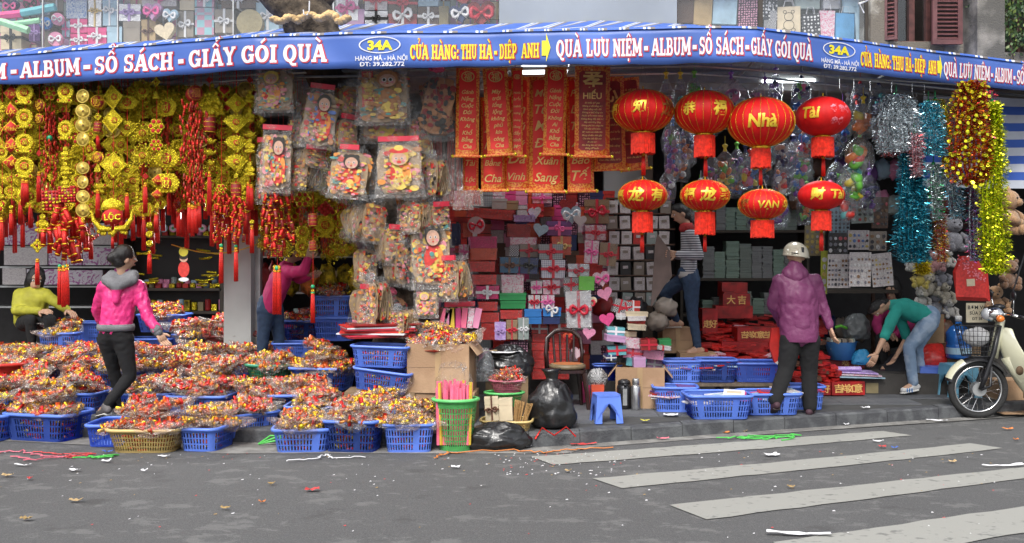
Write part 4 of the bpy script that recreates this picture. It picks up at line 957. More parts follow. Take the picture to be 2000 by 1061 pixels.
scroll('dark red scroll with fine verse lines peeping out behind the broad scroll', 1156, 1218, 150, 330, 9.5, ['Công cha như núi', 'Nghĩa mẹ như nước', 'Một lòng thờ mẹ', 'Cho tròn chữ hiếu', 'Công cha nghĩa mẹ', 'Ơn sâu nghĩa nặng', 'Đời đời ghi nhớ', 'Con cháu thảo hiền'], None, -1.5, .76, True, .5, [('心', .2, 1)])
scroll('tilted dark red scroll half behind the first lantern', 1200, 1248, 152, 330, 9.62, ['Cha là núi cao', 'Mẹ là biển rộng', 'Con là dòng suối', 'Chảy mãi về nguồn', 'Nhớ ơn sinh thành', 'Kính cha yêu mẹ'], None, -6, .76, True, .5)
m = MB(); m.tube([(X(860, 9.3), 9.34, Z(131, 9.3)), (X(1260, 9.3), 9.34, Z(131, 9.3))], .01, 6); single('hanging_rod', 'thin rod under the banner carrying the red scrolls', 'rod', m, steel)
# ---------------------------------------------------------------- lanterns
lanr = mat('lantern red cloth', (.58, .006, .006), .6, nscale=5, namt=.12, spec=.3); fringe = mat('lantern fringe', (.72, .03, .012), .6, nscale=40, namt=.25); blossom = mat('pink blossom print', (.75, .2, .25), .5)
LU = {}
def lantern_unit(ribs=True):
 k = ribs
 if k in LU: return LU[k]
 n = 72; prof = []
 for i in range(17):
  a = rad(-76+152*i/16); prof.append((math.cos(a)*.5, math.sin(a)*.36))
 m = MB(); m.lathe(prof, n, lobes=24, lamp=.035); body = m.mesh('cloth_body', lanr, True)
 m = MB()
 for j in range(24):
  t = 2*math.pi*(j+.5)/24 if False else 2*math.pi*j/24
  pts = [((r+.004)*math.cos(t), (r+.004)*math.sin(t), z) for r, z in prof]; m.tube(pts, .003, 4)
 ribm = m.mesh('gold_ribs', gold2, True)
 LU[k] = (body, ribm); return LU[k]
def on_lantern(m, s, size, lon, lat, bold=.03, shear=.1):
 vs, fs, W = text2d(s, bold, shear); bm = bmesh.new(); V = [bm.verts.new((x, 0, z)) for x, z in vs]
 for f in fs:
  try: bm.faces.new([V[i] for i in f])
  except ValueError: pass
 bmesh.ops.triangulate(bm, faces=bm.faces[:])
 for _ in range(3):
  e = [e for e in bm.edges if e.calc_length()*size > .045]
  if e: bmesh.ops.subdivide_edges(bm, edges=e, cuts=1, use_grid_fill=False); bmesh.ops.triangulate(bm, faces=bm.faces[:])
 bm.verts.index_update(); out = []
 for v in bm.verts:
  x = (v.co.x-W/2)*size; z = (v.co.z-.5)*size+lat
  zz = max(-.34, min(.34, z)); r = .5*math.sqrt(max(.01, 1-(zz/.36)**2))+.008
  a = lon+x/max(r, .2); out.append((r*math.sin(a), -r*math.cos(a), zz))
 m.add(out, [[v.index for v in f.verts] for f in bm.faces]); bm.free()
def lantern(label, px, py, wpx, Y, marks, fr=(34, 46), ribs=True, tas=None, top=None, hpx=None):
 s = Y/2000; D = wpx*s; t = T('paper_lantern', label, 'lantern', at(px, py, Y), (0, 0, R.uniform(-.1, .1)), 'round red lanterns hanging in two rows')
 b, r = lantern_unit(); sq = (hpx or wpx*.7)/(wpx*.72)
 O('cloth_body', b, t, scale=(D, D, D*sq)); 
 if ribs: O('gold_ribs', r, t, scale=(D, D, D*sq))
 for (cs, size, lon, lat, mt) in marks:
  size *= .62
  m = MB(); on_lantern(m, cs, size, lon, lat); part('gold_character', m, mt, t, scale=(D, D, D*sq))
 hb = D*.36*sq
 m = MB(); m.lathe([(.125*D, -hb*1.0-.0), (.125*D, -hb*.93)], 20); m.lathe([(.14*D, -hb*1.08), (.145*D, -hb*1.0), (.14*D, -hb*.94)], 24); part('collar', m, gold, t, True)
 m = MB(); m.lathe([(.08*D, hb*1.0), (.1*D, hb*.94)], 20); m.tube([(0, 0, hb), (0, 0, hb+.03)], .006, 5); part('top_cap', m, gold, t)
 fw, fl = fr[0]*s/2, fr[1]*s; m = MB(); n = 60; rr = random.Random(int(px))
 for i in range(n):
  a = 6.283*i/n; L_ = fl*rr.uniform(.95, 1.03); q = fw*rr.uniform(.94, 1.02)
  m.tube([(q*math.cos(a), q*math.sin(a), -hb*1.05), (q*1.02*math.cos(a+.03), q*1.02*math.sin(a+.03), -hb*1.05-L_)], fw*.06, 4)
 part('fringe', m, fringe, t)
 if tas:
  o = O('tassel', charm('tassel'), t, (R.uniform(-.004, .01), 0, -hb*1.05-fl+.01), 0, (tas*s*1.3, tas*s*1.3, tas*s))
 if top:
  m = MB(); zt = (py-top)*s
  for dx in (-.012, .012): m.tube([(dx*3, 0, hb), (dx, .0, zt)], .0022, 4)
  part('hanging_cord', m, mat('grey cord', (.3, .3, .28), .7), t)
G1 = gprint
lantern('large red lantern, first in the upper row, gold character and dragon print', 1256, 217, 120, 8.95, [('知', .26, -.28, .02, G1), ('龙', .34, .75, .0, copper), ('福', .22, -1.3, 0, G1)], (44, 40), True, 44, 130, 84)
lantern('large red lantern, second in the upper row, with a gold character right of centre', 1376, 220, 118, 8.9, [('福', .3, .32, .02, G1), ('恭', .26, -.75, .02, G1), ('发', .24, 1.2, -.05, copper)], (38, 42), True, 40, 128, 86)
lantern('largest red lantern, third in the upper row, with slanting gold greeting word', 1486, 239, 130, 8.8, [('Nhà', .3, -.2, -.02, G1), ('ý', .3, 1.05, .0, G1)], (36, 38), True, 36, 128, 98)
lantern('dark red lantern, last in the upper row, with pink blossom print', 1607, 228, 106, 9.0, [('Tài', .33, -.75, .04, G1), ('❀❁❀', .2, .45, .1, blossom), ('❁❀', .18, .3, -.12, blossom)], (40, 38), False, 40, 135, 78)
lantern('small red lantern, first in the lower row, gold dragon and character', 1255, 382, 96, 8.95, [('龙', .4, -.45, 0, G1), ('有', .36, .5, 0, G1), ('福', .3, -1.3, 0, G1)], (38, 40), True, 42, 345, 62)
lantern('small red lantern, second in the lower row, gold characters all round', 1377, 382, 96, 8.9, [('龙', .38, 0, 0, G1), ('福', .32, -.8, .02, G1), ('聚', .34, .8, .02, G1)], (38, 44), True, 36, 345, 62)
lantern('small red lantern, third in the lower row, with gold Latin letters', 1489, 399, 94, 8.8, [('VẠN', .26, .1, -.02, G1), ('SỰ', .26, 1.1, 0, G1), ('梅', .3, -1., 0, copper)], (42, 34), True, None, 350, 60)
lantern('small plain-seamed red lantern, last in the lower row, two gold characters', 1604, 382, 90, 9.0, [('Tài', .36, .4, .02, G1), ('财', .36, -.55, .02, G1)], (36, 38), False, 42, 345, 58)
# ---------------------------------------------------------------- tree through the awning
bark = mat('tree bark', (.035, .026, .018), .9, nscale=9, col2=(.17, .13, .09), c2=(.4, .75), bump=1., bscale=28)
tree = T('street_tree', 'leaning tree trunk growing up through the awning', 'tree', (X(765, 9.75), 9.75, .1))
def limb(name, pts, rs, parent, n=18):
 m = MB(); P_ = []; r_ = []
 for i in range(len(pts)-1):
  for k in range(6):
   t = k/6; P_.append(Vector(pts[i]).lerp(Vector(pts[i+1]), t)); r_.append(lerp(rs[i], rs[i+1], t))
 P_.append(Vector(pts[-1])); r_.append(rs[-1]); m.tube(P_, r_, n); out = []
 for i, v in enumerate(m.v):
  c = P_[min(i//n, len(P_)-1)]; p = Vector(v); d = p-c; q = 1+.22*noise.noise(p*5)+.12*noise.noise(p*14); out.append(tuple(c+d*q))
 m.v = out; return part(name, m, bark, parent, True)
tb = tree.location
def rel(px, py, Y): return tuple(at(px, py, Y)-tb)
limb('trunk', [(0, 0, -.15), rel(775, 640, 9.75), rel(768, 520, 9.72), rel(735, 400, 9.7), rel(690, 270, 9.68), rel(650, 150, 9.66), rel(615, 60, 9.65), rel(585, 5, 9.65), rel(575, -60, 9.65)], [.34, .2, .19, .19, .2, .22, .24, .25, .22], tree)
limb('branch', [rel(615, 50, 9.65), rel(560, 10, 9.6), rel(500, -50, 9.6)], [.17, .16, .15], tree)
limb('branch', [rel(600, 20, 9.65), rel(640, -30, 9.7), rel(680, -90, 9.8)], [.15, .14, .12], tree)
foam = mat('yellow sealing foam', (.62, .42, .2), .9, nscale=12, namt=.25, bump=.8, bscale=30)
m = MB()
for i in range(26):
 px = 537+i*5.6; m.ball(at(px, 38+4*math.sin(i*.9)-(6 if 8 < i < 22 else 0), 9.25)-at(600, 40, 9.25), (R.uniform(.03, .055), .06, R.uniform(.025, .04)), 9, 6)
single('foam_collar', 'lumpy yellow foam rope sealing the awning around the tree', 'foam seal', m, foam, at(600, 40, 9.25), smooth=True)
m = MB(); m.tube([(.02, 0, .0), (.018, 0, -.09), (.0, 0, -.125), (-.03, 0, -.12), (-.035, 0, -.08)], .006, 6); single('wire_hook', 'pale wire hook hanging in front of the tree trunk', 'hook', m, white, at(600, 2, 9.2))
# ---------------------------------------------------------------- wrapped picture bundles
pal = [mat('print '+n, c, .5, nscale=30, namt=.15) for n, c in (('skin', (.6, .36, .26)), ('red', (.62, .05, .04)), ('orange', (.75, .28, .06)), ('yellow', (.75, .55, .12)), ('pink', (.7, .25, .3)), ('teal', (.1, .3, .28)), ('blue', (.12, .2, .5)), ('black', (.03, .025, .02)), ('cream', (.36, .26, .16)), ('brown', (.42, .19, .08)), ('gold', (.55, .38, .1)), ('white', (.75, .74, .72)))]
def figure(kind, W, H, rr, cy=0.):
 m = MB(); k = [0]
 def el(x, z, rx, rz_, mi, a0=0, n=14):
  k[0] += 1; m.mat(mi); m.disc(x*W, (z-.5)*H, rx*W, rz_*H, -.004-.0004*k[0], -.003-.0004*k[0]+.0003, n, None, a0)
 # silhouette card
 pts = []; px_ = rr.random()*6
 for i in range(40):
  a = 6.283*i/40; q = 1+.025*math.sin(a*5+px_)+.02*math.sin(a*11); ca, sa = math.cos(a), math.sin(a); pts.append((.45*W*q*math.copysign(abs(ca)**.6, ca), .46*q*math.copysign(abs(sa)**.6, sa)*H*.98))
 m.mat(8); m.prism(pts, -.002, .002)
 cols = {'child': (1, 2, 3, 4, 5), 'monkey': (9, 9, 5, 3, 10), 'god': (1, 3, 10, 2, 4), 'lady': (1, 1, 4, 8, 6), 'baby': (4, 3, 2, 5, 0), 'mix': (1, 1, 2, 9, 3, 4, 10, 7)}[kind]
 for i in range(80):
  el(rr.uniform(-.38, .38), .5+rr.uniform(-.4, .4), rr.uniform(.03, .12), rr.uniform(.015, .06), rr.choice(cols+(10, 9)), rr.random(), 8)
 if kind == 'mix': return m
 hx, hz = {'child': (.08, .72), 'monkey': (.1, .78), 'god': (0, .68), 'lady': (.1, .74), 'baby': (-.05, .76)}[kind]
 el(hx, .38, .24, .26, {'monkey': 9, 'god': 3, 'lady': 1, 'child': 1, 'baby': 4}[kind]); el(hx+.14, .45, .08, .12, {'monkey': 9}.get(kind, 2)); el(hx-.16, .42, .08, .12, {'monkey': 9}.get(kind, 1)); el(hx, .3, .12, .09, 3)
 for i in range(44): el(rr.uniform(-.28, .28), rr.uniform(.08, .6), rr.uniform(.02, .06), rr.uniform(.01, .035), rr.choice(cols+(10, 8)))
 el(hx, hz+.03, .2, .15, {'monkey': 9, 'god': 10, 'lady': 7, 'child': 7, 'baby': 3}[kind]); el(hx, hz, .155, .115, 0)
 if kind == 'god': el(hx, hz+.15, .2, .05, 1); el(hx, hz+.2, .1, .05, 3)
 if kind == 'child': el(hx-.13, hz+.13, .06, .045, 7); el(hx+.13, hz+.13, .06, .045, 7)
 hz_ = hz; e = (.026, .02) if kind != 'monkey' else (.045, .04)
 for s_ in (-1, 1): el(hx+s_*.06, hz+.01, *e, 11); el(hx+s_*.06, hz+.01, e[0]*.6, e[1]*.7, 7); el(hx+s_*.09, hz-.035, .03, .017, 4)
 el(hx, hz-.055, .05 if kind == 'god' else .025, .022 if kind == 'god' else .012, 1); el(hx, hz-.02, .015, .012, 9 if kind == 'monkey' else 2)
 return m
G_ = {'p': mat('plum foil', (.25, .05, .1), .35, .4)}
def fsheet(W0, W1, H, rr, amp=.012, nx=9, nz=12, cl=0):
 m = MB(); vs = []
 for i in range(nz+1):
  for j in range(nx+1):
   t = i/nz; x = (j/nx-.5)*lerp(W0, W1, t); p = Vector((x*9, t*6, cl)); y = amp*(noise.noise(p)*1.6+noise.noise(p*2.7)) + (0 if t > .1 else 0)
   vs.append((x, y-.012, -t*H))
 m.add(vs, [(i*(nx+1)+j, (i+1)*(nx+1)+j, (i+1)*(nx+1)+j+1, i*(nx+1)+j+1) for i in range(nz) for j in range(nx)]); return m
hdr = mat('red header card', (.6, .03, .06), .5)
def bundle(label, px0, px1, py0, py1, Y, kind, n=6, head=True, gather=.6, fan=.05, tilt=0., text=None, dark=False, cat='picture bundle'):
 s = Y/2000; W = (px1-px0)*s; H = (py1-py0)*s; rr = random.Random(int(px0*7+py0)); t = T('picture_bundle', label, cat, at((px0+px1)/2, py0, Y), (0, rad(tilt), rr.choice((-1, 1))*rr.uniform(.5, .85) if kind == 'mix' and not dark else rad(rr.uniform(-8, 8))))
 for k in range(n):
  a = (k-(n-1)/2)*fan*1.3; yo = .012+.022*(n-k)
  mm = MB(); f = figure('mix', W*.93, H*.9, random.Random(k+int(px0))) ; part('printed_card', f, pal if not dark else [pal[7], dred, pal[9], dred, pal[7], pal[7], dred, pal[7], pal[9], pal[7], pal[9], dred], t, loc=(0, yo+.006, -H*.52), rot=(0, a, 0))
  part('plastic_sleeve', fsheet(W*gather, W*1.02, H*1.02, rr, .02, cl=k*3.3), filmH, t, True, loc=(0, yo, 0), rot=(rr.uniform(-.03, .03), a, rr.uniform(-.1, .1)))
 if not dark:
  part('printed_figure', figure(kind, W*.95, H*.9, rr), pal, t, loc=(0, -.002, -H*.53))
 part('front_sleeve', fsheet(W*gather, W*1.0, H, rr, .024), filmC if not dark else filmH, t, True, loc=(0, -.022, 0))
 if head:
  m = MB(); m.box((0, -.03, -.018), (W*(gather+.04), .02, .045)); part('header_strip', m, hdr, t)
 else:
  m = blob(W*.22, .04, .035, amp=.4, seed=px0, neck=False); part('gathered_top', m, filmS if not dark else mat('pink ribbon tie', (.6, .06, .15), .5), t, loc=(0, 0, 0))
 if text:
  m = MB(); m.box((-W*.27, -.012, -H*.42), (W*.2, .003, H*.62)); m2 = MB()
  for i, c in enumerate(text): glyph(m2, c, H*.11, -.0155, .01, 0, -W*.27, -H*(.2+i*.155))
  part('red_strip', m, pal[1], t); part('gold_writing', m2, gink, t)
 return t
bundle('clear bundle of baby pictures hanging just left of the tree, topmost', 497, 577, 128, 222, 9.1, 'baby', 5, True, .9, .03)
bundle('clear bundle with a praying child in red, below the baby pictures', 512, 576, 246, 378, 9.15, 'child', 4, True, .85, .03, 3)
bundle('second sleeve of child pictures hanging half behind the praying child', 500, 552, 270, 400, 9.28, 'mix', 3, True, .9, .05, 4)
bundle('shiny bundle with a lady in a red gown in front of the tree', 595, 668, 166, 292, 9.15, 'lady', 8, True, .6, .06, 6)
bundle('silvery bundle glinting just left of the lady in red', 575, 620, 170, 300, 9.3, 'mix', 5, False, .7, .05, 6)
bundle('large monkey picture bundle with a red gold-lettered strip', 692, 803, 126, 246, 9.1, 'monkey', 8, True, .85, .035, -1, '吉祥如意')
bundle('cut-out picture bundle peeping out under the monkey bundle', 702, 800, 190, 282, 9.3, 'god', 6, True, .9, .04)
bundle('fanned bundle of cards widening downward, left of the laughing man', 642, 728, 284, 390, 9.1, 'child', 10, True, .4, .09, 4)
bundle('bundle of laughing man in gold headdress pictures', 728, 828, 268, 387, 9.05, 'god', 7, True, .75, .03, -2)
bundle('narrow bundle of stacked sleeves hanging low left of the trunk', 702, 768, 388, 478, 9.2, 'mix', 9, False, .5, .08, 6)
bundle('brown tinted bundle hanging low in front of the trunk', 768, 832, 386, 458, 9.18, 'mix', 8, False, .8, .05, -3)
bundle('bundle of children in pink dress pictures right of the trunk', 792, 878, 416, 565, 9.25, 'child', 8, True, .6, .05, -4)
bundle('portrait of a child with hands folded, lowest on the right of the trunk', 808, 858, 562, 622, 9.3, 'baby', 2, False, .95, .02)
bundle('narrow sleeve stack hanging beside the trunk below the low bundles', 700, 742, 478, 560, 9.35, 'mix', 6, False, .7, .04, 4)
bundle('crinkled silver sleeve bundle standing against the foot of the trunk', 692, 752, 556, 645, 9.3, 'mix', 6, True, .7, .06, 2)
bundle('dark sleeve bundle tied with a pink ribbon, left of the red scrolls', 820, 888, 134, 270, 9.15, 'mix', 9, False, .45, .055, 0, None, True)
bundle('dark fan of sleeves standing on the paper heap beside the trunk', 738, 790, 570, 660, 9.4, 'mix', 9, False, .3, .1, 0, None, True)
for i, (px, py0, py1) in enumerate(((852, 268, 395), (886, 268, 400), (925, 372, 402), (905, 372, 410))):
 m = MB(); rr = random.Random(i); s = 9.4/2000; H = (py1-py0)*s
 for k in range(26): x = rr.uniform(-.07, .07); m.tube([(x*.8, rr.uniform(-.03, .03), 0), (x, rr.uniform(-.04, .04), -H*rr.uniform(.85, .97))], .0035, 4)
 t = T('incense_pack', 'pack of dark red incense sticks in clear film, '+('left of the scrolls', 'beside the first scroll', 'under the orange scroll', 'below the first scroll')[i], 'incense pack', at(px, py0, 9.4)); part('sticks', m, dred, t, kind='stuff')
 part('plastic_sleeve', fsheet(.17, .19, H*1.03, rr), filmC, t, True, loc=(0, -.04, 0))
for i, (a, b_, c, d, k, g_) in enumerate([(588, 642, 285, 330, 'mix', .8), (560, 612, 300, 372, 'mix', .7), (660, 715, 160, 235, 'mix', .6), (655, 705, 225, 300, 'mix', .7), (790, 842, 225, 300, 'mix', .6), (815, 868, 300, 390, 'mix', .7), (745, 800, 440, 520, 'mix', .6), (700, 750, 540, 640, 'mix', .7), (765, 815, 470, 560, 'mix', .6), (835, 880, 395, 450, 'mix', .8), (676, 730, 395, 470, 'mix', .7), (752, 800, 600, 660, 'mix', .5), (850, 905, 500, 590, 'mix', .7), (560, 600, 225, 290, 'mix', .8)]):
 bundle('crinkled sleeve bundle without header, '+('under the lady in red', 'right of the praying child', 'right of the lady in red', 'left of the fanned cards', 'right of the monkey bundle', 'right of the laughing man', 'left of the children in pink', 'beside the foot of the trunk', 'crossing the trunk low down', 'below the dark incense packs', 'left of the low stacked sleeves', 'on the paper heap at the trunk foot', 'right of the children in pink', 'between baby and lady bundles')[i], a, b_, c, d, 9.22+.02*(i % 3), k, 7, i % 3 == 0, g_, .07, R.uniform(-6, 6))
for i in range(44):
 px = 512+(i % 11)*31+R.uniform(-8, 8); py = 300+(i//11)*82; w_ = ('high', 'mid height', 'low', 'lowest')[i//11]; l = 'dim foil packet hanging %s at the back behind the tree' % w_; m = blob(.1, .06, .16, amp=.35, seed=i*3.3, neck=False); single('foil_packet', l, 'foil packet', m, R.choice([goldd, dred, copper, G_['p'], gold2]), at(px, py, 10.9+.1*(i % 3)), group='foil packets %s behind the tree' % w_, smooth=True)
# ---------------------------------------------------------------- gift boxes
def pat(name, kind, a, b, sc=40.):
 if name in MATS: return MATS[name]
 m = mat(name, a, .45); nt = m.node_tree; bs = nt.nodes['Principled BSDF']; tc = nt.nodes.new('ShaderNodeTexCoord'); lk = bs.inputs['Base Color'].links[0]; nt.links.remove(lk)
 def sm(o, lo, hi, e=.02):
  r = nt.nodes.new('ShaderNodeValToRGB'); r.color_ramp.elements[0].position = lo; r.color_ramp.elements[1].position = hi
  r.color_ramp.elements[0].color = (*a, 1); r.color_ramp.elements[1].color = (*b, 1); nt.links.new(o, r.inputs[0]); return r.outputs[0]
 if kind == 'check':
  c = nt.nodes.new('ShaderNodeTexChecker'); c.inputs['Scale'].default_value = sc; c.inputs[1].default_value = (*a, 1); c.inputs[2].default_value = (*b, 1); nt.links.new(tc.outputs['Object'], c.inputs[0]); out = c.outputs[0]
 elif kind == 'dots':
  c = nt.nodes.new('ShaderNodeTexVoronoi'); c.inputs['Scale'].default_value = sc; c.inputs['Randomness'].default_value = .3; nt.links.new(tc.outputs['Object'], c.inputs['Vector']); out = sm(c.outputs['Distance'], .32, .36)
 elif kind == 'floral':
  c = nt.nodes.new('ShaderNodeTexNoise'); c.inputs['Scale'].default_value = sc; c.inputs['Detail'].default_value = 3; c.inputs['Distortion'].default_value = 2; nt.links.new(tc.outputs['Object'], c.inputs['Vector']); out = sm(c.outputs['Fac'], .5, .55)
 elif kind == 'weave':
  c = nt.nodes.new('ShaderNodeTexBrick'); c.inputs['Scale'].default_value = sc; c.inputs['Color1'].default_value = (*a, 1); c.inputs['Color2'].default_value = (*[q*.8 for q in a], 1); c.inputs['Mortar'].default_value = (*b, 1); c.inputs['Mortar Size'].default_value = .06
  mp = nt.nodes.new('ShaderNodeMapping'); mp.inputs['Rotation'].default_value = (rad(90), 0, 0); nt.links.new(tc.outputs['Object'], mp.inputs[0]); nt.links.new(mp.outputs[0], c.inputs['Vector']); out = c.outputs['Color']
 elif kind == 'plaid':
  ws = []
  for ax in ('X', 'Z'):
   c = nt.nodes.new('ShaderNodeTexWave'); c.bands_direction = ax; c.inputs['Scale'].default_value = sc; nt.links.new(tc.outputs['Object'], c.inputs['Vector']); ws.append(c.outputs['Fac'])
  q = nt.nodes.new('ShaderNodeMath'); q.operation = 'ADD'; nt.links.new(ws[0], q.inputs[0]); nt.links.new(ws[1], q.inputs[1]); q2 = nt.nodes.new('ShaderNodeMath'); q2.operation = 'MULTIPLY'; q2.inputs[1].default_value = .5; nt.links.new(q.outputs[0], q2.inputs[0]); out = sm(q2.outputs[0], .35, .75)
 elif kind == 'stripe':
  c = nt.nodes.new('ShaderNodeTexWave'); c.bands_direction = 'Z'; c.inputs['Scale'].default_value = sc; nt.links.new(tc.outputs['Object'], c.inputs['Vector']); out = sm(c.outputs['Fac'], .48, .52)
 nt.links.new(out, bs.inputs['Base Color']); return m
G = {'red': mat('red gift paper', (.55, .03, .025), .35, nscale=40, namt=.2), 'mag': pat('magenta damask paper', 'floral', (.55, .02, .14), (.4, .01, .09), 60), 'org': mat('orange red gift paper', (.62, .09, .04), .35),
 'blue': mat('bright blue paper', (.02, .17, .5), .4), 'navy': mat('navy paper', (.015, .03, .12), .35), 'tealn': mat('dark teal paper', (.02, .1, .2), .35), 'green': mat('green paper', (.02, .25, .07), .35), 'lime': mat('lime green paper', (.12, .45, .04), .35),
 'wht': pat('white printed paper', 'floral', (.6, .57, .56), (.45, .4, .42), 50), 'whp': pat('pink print on white', 'floral', (.62, .55, .58), (.6, .2, .3), 35), 'grid': pat('white plaid paper', 'plaid', (.62, .62, .66), (.25, .27, .36), 16), 'ggrid': pat('grey plaid paper', 'plaid', (.2, .22, .23), (.35, .37, .38), 16),
 'bam': pat('bamboo weave paper', 'weave', (.5, .38, .22), (.1, .04, .02), 55), 'pur': pat('lilac paper', 'floral', (.4, .25, .6), (.55, .45, .7), 40), 'dpur': mat('purple paper', (.17, .07, .25), .5), 'gry': mat('grey green paper', (.3, .36, .34), .35), 'dot': pat('dark dotted paper', 'dots', (.6, .3, .4), (.05, .01, .03), 38),
 'pink': mat('pink paper', (.68, .25, .4), .4), 'hot': mat('hot pink paper', (.65, .06, .22), .4), 'teal': mat('teal pastel paper', (.12, .38, .42), .5), 'lil': mat('lilac pastel paper', (.5, .28, .48), .5), 'crm': mat('cream paper', (.62, .52, .36), .5), 'brn': mat('brown paper', (.1, .05, .03), .5), 'silv': mat('silver paper', (.6, .6, .62), .25, .5, bump=.3), 'taup': mat('taupe paper', (.27, .23, .19), .5), 'lblu': mat('pale blue paper', (.35, .5, .6), .5), 'dred': dred, 'tan': mat('tan paper', (.45, .32, .16), .5), 'chk': pat('checkered paper', 'check', (.04, .04, .05), (.5, .5, .5), 80), 'flb': pat('blue floral paper', 'floral', (.55, .6, .65), (.1, .2, .45), 45), 'olive': mat('olive gold paper', (.28, .23, .12), .5), 'blk': mat('black paper', (.02, .02, .022), .5), 'ptl': pat('pink and teal check paper', 'check', (.5, .25, .35), (.25, .5, .55), 12)}
RB = {'r': mat('red satin ribbon', (.55, .015, .04), .35), 'w': mat('white satin ribbon', (.7, .7, .72), .3), 'p': mat('pink satin ribbon', (.75, .12, .35), .35), 'b': mat('brown satin ribbon', (.12, .05, .03), .4), 'k': mat('black satin ribbon', (.02, .02, .02), .4), 'g': mat('gold satin ribbon', (.6, .42, .15), .4), 'l': mat('lilac satin ribbon', (.45, .3, .6), .4)}
CN = {'red': 'red', 'mag': 'magenta', 'org': 'orange red', 'blue': 'bright blue', 'navy': 'navy', 'tealn': 'dark teal', 'green': 'green', 'lime': 'lime green', 'wht': 'white patterned', 'whp': 'white and pink flowered', 'grid': 'white plaid', 'ggrid': 'grey plaid', 'bam': 'bamboo weave', 'pur': 'lilac patterned', 'dpur': 'purple', 'gry': 'grey green', 'dot': 'dark dotted', 'pink': 'pink', 'hot': 'hot pink', 'teal': 'teal', 'lil': 'pale lilac', 'crm': 'cream', 'brn': 'brown', 'silv': 'shiny silver', 'taup': 'taupe', 'lblu': 'pale blue', 'dred': 'dark red', 'tan': 'tan', 'chk': 'checkered', 'flb': 'blue floral', 'olive': 'olive gold', 'blk': 'black', 'ptl': 'pink and teal checked'}
RN = {'r': 'red', 'w': 'white', 'p': 'pink', 'b': 'brown', 'k': 'black', 'g': 'gold', 'l': 'lilac'}
def bowmesh():
 m = MB()
 for s_ in (-1, 1):
  pts = [(s_*.05+s_*.42*math.sin(t), -.08-.1*math.sin(t), .22*math.sin(2*t)) for t in [math.pi*i/8 for i in range(9)]]
  m.tube(pts, [.05, .09, .11, .11, .1, .1, .1, .08, .05], 5, flat=.25); m.tube([(0, -.05, 0), (s_*.2, -.08, -.25), (s_*.34, -.07, -.42)], [.05, .08, .07], 5, flat=.25)
 m.ball((0, -.1, 0), .09, 7, 5); return m.mesh('bow', [], True)
BOW = {}
_bow = bowmesh()
for k, mt in RB.items(): q = _bow.copy(); q.materials.clear(); q.materials.append(mt); BOW[k] = q
GCUR = ['']
def gift(px0, px1, py0, py1, Y, c, r=None, tilt=0., dep=None, wrap=False, where='', bow=True, half=True, name='gift_box'):
 s = Y/2000; W = (px1-px0)*s; H = (py1-py0)*s; dep = dep or min(W, .28)
 desc = CN[c]+' gift box'+(' with '+RN[r]+' ribbon' if r else '')
 t = T(name, desc+', '+where, 'gift box', at((px0+px1)/2, py1, Y), (rad(R.uniform(-1, 1)), rad(tilt), rad(R.uniform(-5, 5))))
 m = MB(); m.box((0, dep/2, H*.36), (W*.965, dep*.965, H*.72)); part('box_base', m, G[c], t)
 m = MB(); m.box((0, dep/2, H*.86), (W, dep, H*.28)); part('lid', m, G[c], t)
 if r:
  m = MB(); rw = max(.012, min(.03, W*.12)); m.box((0, dep/2, H*.502), (rw, dep+.012, H+.008))
  if H > W*.45: m.box((0, dep/2, H*.5), (W+.008, dep+.009, rw))
  part('ribbon', m, RB[r], t)
  if bow: O('bow', BOW[r], t, (0, -.006, H*.5 if H > W*.45 else H*.9), (0, R.uniform(-.3, .3), 0), min(W, H if H > W*.45 else W)*R.uniform(.5, .75))
 if wrap: part('plastic_wrap', fsheet(W*1.06, W*1.06, H*1.08, R, .012, cl=px0), filmS if wrap == 2 else filmH, t, True, loc=(0, -.004, H*1.04))
 return t
def heart(px, py, sz, Y, c, where, rnd=False, r=None):
 s = Y/2000*sz; t = T('round_box' if rnd else 'heart_box', CN[c]+(' round gift box ' if rnd else ' heart shaped gift box ')+(('with '+RN[r]+' bow ') if r else '')+where, 'gift box', at(px, py, Y), (0, R.uniform(-.3, .3), R.uniform(-.1, .1)), None, s)
 pts = [(.5*math.cos(6.283*i/22), .5*math.sin(6.283*i/22)) for i in range(22)] if rnd else [(.5*math.sin(q)**3, .05+.031*(13*math.cos(q)-5*math.cos(2*q)-2*math.cos(3*q)-math.cos(4*q))) for q in [-6.283*i/24 for i in range(24)]]
 m = MB(); m.prism([(x*.95, z*.95) for x, z in pts], .1, .4); part('box_base', m, G[c], t); m = MB(); m.prism(pts, 0, .12); part('lid', m, G[c], t)
 if r: O('bow', BOW[r], t, (0, -.01, 0), 0, .8)
W1 = ''
